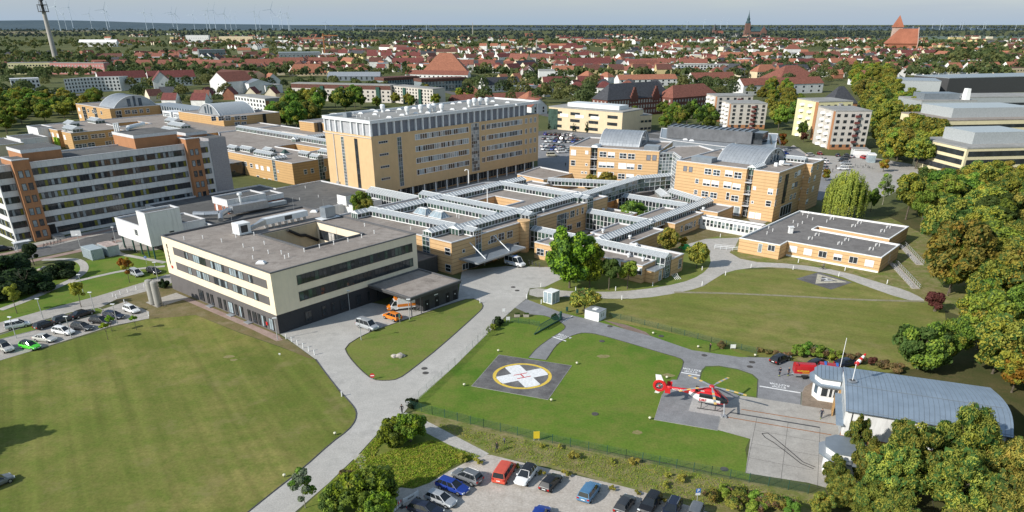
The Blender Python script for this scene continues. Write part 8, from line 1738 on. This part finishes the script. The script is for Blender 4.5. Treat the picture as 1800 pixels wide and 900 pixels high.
# ---------------------------------------------------------------- town trees, far woods, fields, landmarks
r=random.Random(31)
rs=np.random.RandomState(8)
def tufts(P3,hs,rx,k,size):
    "clumps of leaf faces for many distant crowns in one sheet of geometry"
    n=len(P3);d=rs.normal(0,1,(n,k,3));d /= np.linalg.norm(d,axis=2)[:,:,None];d[:,:,2]=np.abs(d[:,:,2])*.95-.25
    c=P3[:,None,:]+d*np.stack([rx,rx,hs*.48],1)[:,None,:]*rs.uniform(.75,1.05,(n,k,1));c[:,:,2] += (hs*.5)[:,None]
    return leaves(c.reshape(-1,3),d.reshape(-1,3),1.0,rs,.8),np.repeat(size,k)
def stuff_trees(name,label,zones,k,mats,s0):
    Q,M_=[],[]
    for z in zones:
        (u0,v0,u1,v1),n,hr=z[:3];kk=z[3] if len(z) > 3 else k;A,Hh,Rr=[],[],[]
        for _ in range(n):
            v=v0+(v1-v0)*r.random()**.6;u=r.uniform(u0,u1);p=P(u,v);h=r.uniform(*hr)
            if v > 75 and any((p.x-a)**2+(p.y-b)**2 < 9**2 for a,b in HP):continue
            if any(abs(p.x-a) < 24 and -4 < p.y-b < 20 for a,b in BUSY):continue
            A.append((p.x,p.y,0));Hh.append(h);Rr.append(h*r.uniform(.32,.5))
        A,Hh,Rr=np.array(A),np.array(Hh),np.array(Rr);q,sz=tufts(A,Hh,Rr,kk,Hh*s0*(k/kk)**.5);c=q.mean(1,keepdims=True);Q.append(c+(q-c)*sz[:,None,None]);M_.append(np.repeat(rs.randint(0,len(mats),len(A)),kk))
    q,mi=np.concatenate(Q),np.concatenate(M_);o=link(name,quads_mesh(name,[(q[mi == i],mm) for i,mm in enumerate(mats)]));o['kind']='stuff';o['label']=label;o['category']='trees'
leaf_mat('leaf_haze',(.06,.088,.088),(.09,.118,.105));leaf_mat('leaf_haze2',(.12,.175,.235),(.15,.205,.25));leaf_mat('leaf_t1',(.06,.095,.036),(.12,.155,.055));leaf_mat('leaf_t2',(.10,.12,.04),(.18,.185,.065),(.20,.16,.06),.0);leaf_mat('leaf_t3',(.08,.11,.045),(.18,.19,.06))  # haze of distance is put into the bluish leaf colours of the far woods
stuff_trees('town_trees','dark crowns filling the gaps between the houses of the town',[((-120,84,640,138),760,(8,14)),((600,80,1320,138),820,(7,13)),((1280,78,1900,138),720,(8,16)),((-120,66,1900,86),1700,(8,15)),((0,92,320,130),260,(10,16)),((1650,84,1900,118),240,(12,20)),((-60,138,130,178),26,(10,15),220),((225,132,480,176),64,(9,16),220),((270,172,420,188),20,(6,10),220),((480,138,680,170),26,(9,14),220),((690,165,830,176),14,(8,12),220),((820,140,1000,184),60,(9,17),220),((1000,150,1068,204),26,(11,17),220),((1180,132,1330,178),44,(9,15),220),((1330,118,1560,152),60,(10,17),220),((1580,96,1800,138),40,(11,18),150)],26,['leaf_t1','leaf_far','leaf_t2','leaf_t1','leaf_t3'],.17)
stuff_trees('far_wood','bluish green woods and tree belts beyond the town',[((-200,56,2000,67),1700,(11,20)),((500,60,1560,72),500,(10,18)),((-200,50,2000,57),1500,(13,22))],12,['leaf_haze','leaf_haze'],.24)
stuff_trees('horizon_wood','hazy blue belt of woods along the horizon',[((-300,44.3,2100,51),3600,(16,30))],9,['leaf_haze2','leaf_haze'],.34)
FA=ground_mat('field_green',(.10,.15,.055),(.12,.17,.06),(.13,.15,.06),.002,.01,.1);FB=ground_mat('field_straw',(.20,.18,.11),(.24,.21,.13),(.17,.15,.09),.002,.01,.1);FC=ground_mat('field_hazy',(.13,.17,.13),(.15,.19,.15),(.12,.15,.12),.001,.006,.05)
for i,(px,mt) in enumerate((((-40,53,110,47.5),FA),((30,51,330,47.5),FC),((330,53,430,49.5),FA),((390,62,640,56),FA),((640,56,760,52),FB),((-60,60,80,55),FB),((880,54,960,48.5),FB),((1480,74,1800,66),FA),((1560,69,1860,63),FC),((1730,72,1900,67),FB),((100,56,230,53),FB),((1200,60,1300,57),FC),((760,63,880,60),FA))):
    u0,v0,u1,v1=px;q=struct(sheet('field',[(u0,v0),(u1,v0-1),(u1+20,v1),(u0+15,v1+.5)],.2,mt))
for i,(px,w_) in enumerate((([(-60,150),(200,172),(420,205),(560,236)],9),([(700,140),(1000,215),(1200,236),(1400,262)],9),([(560,120),(900,128),(1300,150)],8),([(300,100),(800,104),(1500,112)],9),([(1000,90),(1120,130),(1190,190)],8))):strip('street',px,w_,.05,ASPHD)
# distant ridge at the left
m=MB();n=60;rg=[]
for yy,kk in ((7600,0),(8600,.8),(9500,1),(11000,.7)):
    rg.append([(-11000+17000*i/n,yy,max(-1,kk*(84*(1/(1+math.exp((-11000+17000*i/n+3400)/900)))+16*math.sin(i*.7)*.4+12))) for i in range(n+1)])
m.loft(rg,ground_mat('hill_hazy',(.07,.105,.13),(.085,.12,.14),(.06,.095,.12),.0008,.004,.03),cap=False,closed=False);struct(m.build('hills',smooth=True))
# landmarks
p=P(100,111);t=thing('telecom_tower','slender concrete telecommunications tower with antenna platforms','tower',tuple(p));T=Matrix.Translation(p);SH=mat('tower_concrete',(.40,.38,.35),.9,.1,.05)
m=MB();m.lathe([(4.2,0),(3.7,20),(3.1,50),(2.8,71)],18,SH,T=T);m.build('shaft',t);m=MB()
for z in (71,80):m.lathe([(2.6,z),(7.5,z+.5),(7.5,z+1.3),(1.5,z+1.4)],18,'steel_dark',T=T)
for k in range(8):a=k*.785;m.tube((7.2*math.cos(a),7.2*math.sin(a),71),(7.2*math.cos(a),7.2*math.sin(a),80 if k % 3 else 86),.3,n=4,mt='steel_dark',T=T)
m.build('platform',t);m=MB();m.lathe([(2,72),(1.8,86),(3.2,86.3),(3.0,88),(1.2,88.5),(.9,92),(.4,100),(.2,106)],12,'steel_dark',T=T);m.build('mast',t)
p=P(1312,63.8);CB=mat('church_brick',(.20,.115,.095),.9,.2,.02);CG=mat('church_copper',(.05,.09,.10),.7,.2,.03)
t=thing('cathedral','cathedral with a tall tapering baroque spire on the horizon','church',tuple(p));T=Matrix.Translation(p);m=MB();m.box(-14,14,-14,14,0,26,CB,T);m.box(-11,11,-11,11,26,57,CB,T);m.build('tower',t)
m=MB();m.lathe([(11.5,57),(12.5,62),(9,67),(7,70),(8,74),(7.5,79),(5,83),(3.6,90),(1.8,98),(.8,108),(.2,116)],12,CG,T=T);m.build('spire',t)
m=MB();m.box(14,92,-13,13,0,22,CB,T);m.build('nave',t);m=MB();roof_on(m,80,30,22,20,'gable',CG,T @ Matrix.Translation((14,-15,0)),CB);m.build('roof',t);m=MB();m.loft([[(62,-18,0),(92,-18,0),(92,-18,22),(77,-18,44),(62,-18,22)],[(62,-13,0),(92,-13,0),(92,-13,22),(77,-13,44),(62,-13,22)]],CB,T=T);m.build('gable',t)
p=P(1255,61.5);t=thing('church','small church with a dark pointed steeple left of the cathedral','church',tuple(p));T=Matrix.Translation(p);m=MB();m.box(-10,10,-10,10,0,24,CB,T);m.build('tower',t);m=MB();m.lathe([(15,24),(9,34),(4,46),(.2,56)],4,'roof_slate',T=T);m.build('spire',t);m=MB();roof_on(m,40,22,9,12,'gable','roof_red',T @ Matrix.Translation((8,-11,0)),CB);m.box(8,48,-11,11,0,9,CB,T);m.build('nave',t)
p=P(1578,87);CR=mat('church_red',(.36,.135,.08),.85,.15,.03);CP_=mat('church_pale',(.52,.38,.32),.85,.2,.05);t=thing('brick_church','massive red brick church with a huge red roof and striped gable','church',tuple(p));T=FR(p,math.radians(-14));m=MB();m.box(-14,6,22,40,0,48,CP_,T);m.build('tower',t)
m=MB();m.face([(-16,20,48),(8,20,48),(-4,31,74)],CR,T);m.face([(8,20,48),(8,42,48),(-4,31,74)],CR,T);m.face([(8,42,48),(-16,42,48),(-4,31,74)],CR,T);m.face([(-16,42,48),(-16,20,48),(-4,31,74)],CR,T);m.build('tower_roof',t)
m=MB();m.box(-26,36,-16,22,0,14,CR,T);m.build('nave',t);m=MB();m.loft([[(-30,-18,13),(36,-18,13),(36,3,45),(-4,3,45)],[(-30,24,13),(36,24,13),(36,4,45),(-4,4,45)]],CR,T=T);m.build('roof',t)
m=MB();m.loft([[(36.2,-19,0),(36.2,25,0),(36.2,25,16),(36.2,3,48),(36.2,-19,16)],[(37.5,-19,0),(37.5,25,0),(37.5,25,16),(37.5,3,48),(37.5,-19,16)]],CP_,T=T);m.build('gable',t)
for k in range(6):m=MB();y=-15+k*6.5;m.box(37.5,37.9,y,y+1.6,4,16+(32*(1-abs(y-3)/22))*.8,CR,T);m.build('gable_stripe',t)
p=P(572,103);t=thing('tower_crane','slim orange construction crane in the left middle distance','crane',tuple(p));m=MB();T=Matrix.Translation(p);m.box(-1,1,-1,1,0,40,'rust',T);m.build('mast',t);m=MB();m.box(-2,26,-.7,.7,36,37.6,'rust',T);m.build('jib',t)
p=P(831,60);t=thing('chimney_mast','thin pale mast rising above the central woods','mast',tuple(p));m=MB();m.tube(p,p+Vector((0,0,62)),2.4,1.6,8,'tower_concrete');m.build('shaft',t)
p=P(943,92);t=thing('chimney','pale factory chimney in the middle of the town','chimney',tuple(p));m=MB();m.tube(p,p+Vector((0,0,24)),1.8,1.4,10,'tower_concrete');m.build('shaft',t)
WT=None;mat('turbine_haze',(.52,.60,.68),.6,.03)  # pale blue-grey: distance haze is put into the turbine colour
for i,(u,vb,vh) in enumerate(((107,33,13),(118,35,23),(130,33,14),(163,37,23),(190,36,17),(194,36,20),(259,35,21),(271,35,23),(306,36,21),(313,36,23),(343,36,24),(365,35,24),(370,35,18),(380,36,18),(398,37,23),(407,38,26),(416,38,26),(451,38,20),(458,39,26),(480,39,17),(493,40,26),(497,40,20),(508,40,22),(510,39,28),(573,48,35),(621,48,38),(661,48,35),(708,50,38),(750,46,37),(1207,44,34),(1236,44,34),(1266,44,33),(1277,44,33),(1481,44,40),(1604,46,41),(1638,46,37),(1651,46,34),(1656,46,38),(1686,46,34),(1690,46,35),(1706,46,42),(1718,46,41),(1727,46,36),(1731,46,37),(1784,46,38))):
    y=7000+((i*37) % 11)*120;x=(u-PX)/F*(y*CP+CH*SP);zh=CH+(HZ-vh-5)/F*y;s=zh/120
    lb='white wind turbine on the horizon '+('left of the telecom tower group' if u < 140 else 'in the left group' if u < 520 else 'above the central woods' if u < 800 else 'left of the cathedral spire' if u < 1300 else 'right of the red church')
    if WT is None:
        WT=thing('wind_turbine',lb,'wind turbine',(x,y,0),0);m=MB();m.tube((0,0,0),(0,0,120),2.0,1.2,8,'turbine_haze');m.build('tower',WT,own=True);m=MB();m.box(-2.5,2.5,-4,6,118,123,'turbine_haze');m.build('nacelle',WT,own=True)
        for k in range(3):m=MB();a=.4+k*2.094;T=Matrix.Translation((0,-5,120.5)) @ Matrix.Rotation(a,4,'Y');m.loft([[(-1.3,-.4,0),(1.3,-.4,0),(1.3,.4,0),(-1.3,.4,0)],[(-.7,-.2,52),(.7,-.2,52),(.7,.2,52),(-.7,.2,52)]],'turbine_haze',T=T);m.build('blade',WT,own=True)
        WT.scale=(s,s,s);WT['group']=lb.replace('turbine','turbines')
    else:dup(WT,(x,y,0),.1*(i % 5),lb,(max(.8,s),)*2+(s,),lb.replace('turbine','turbines'))
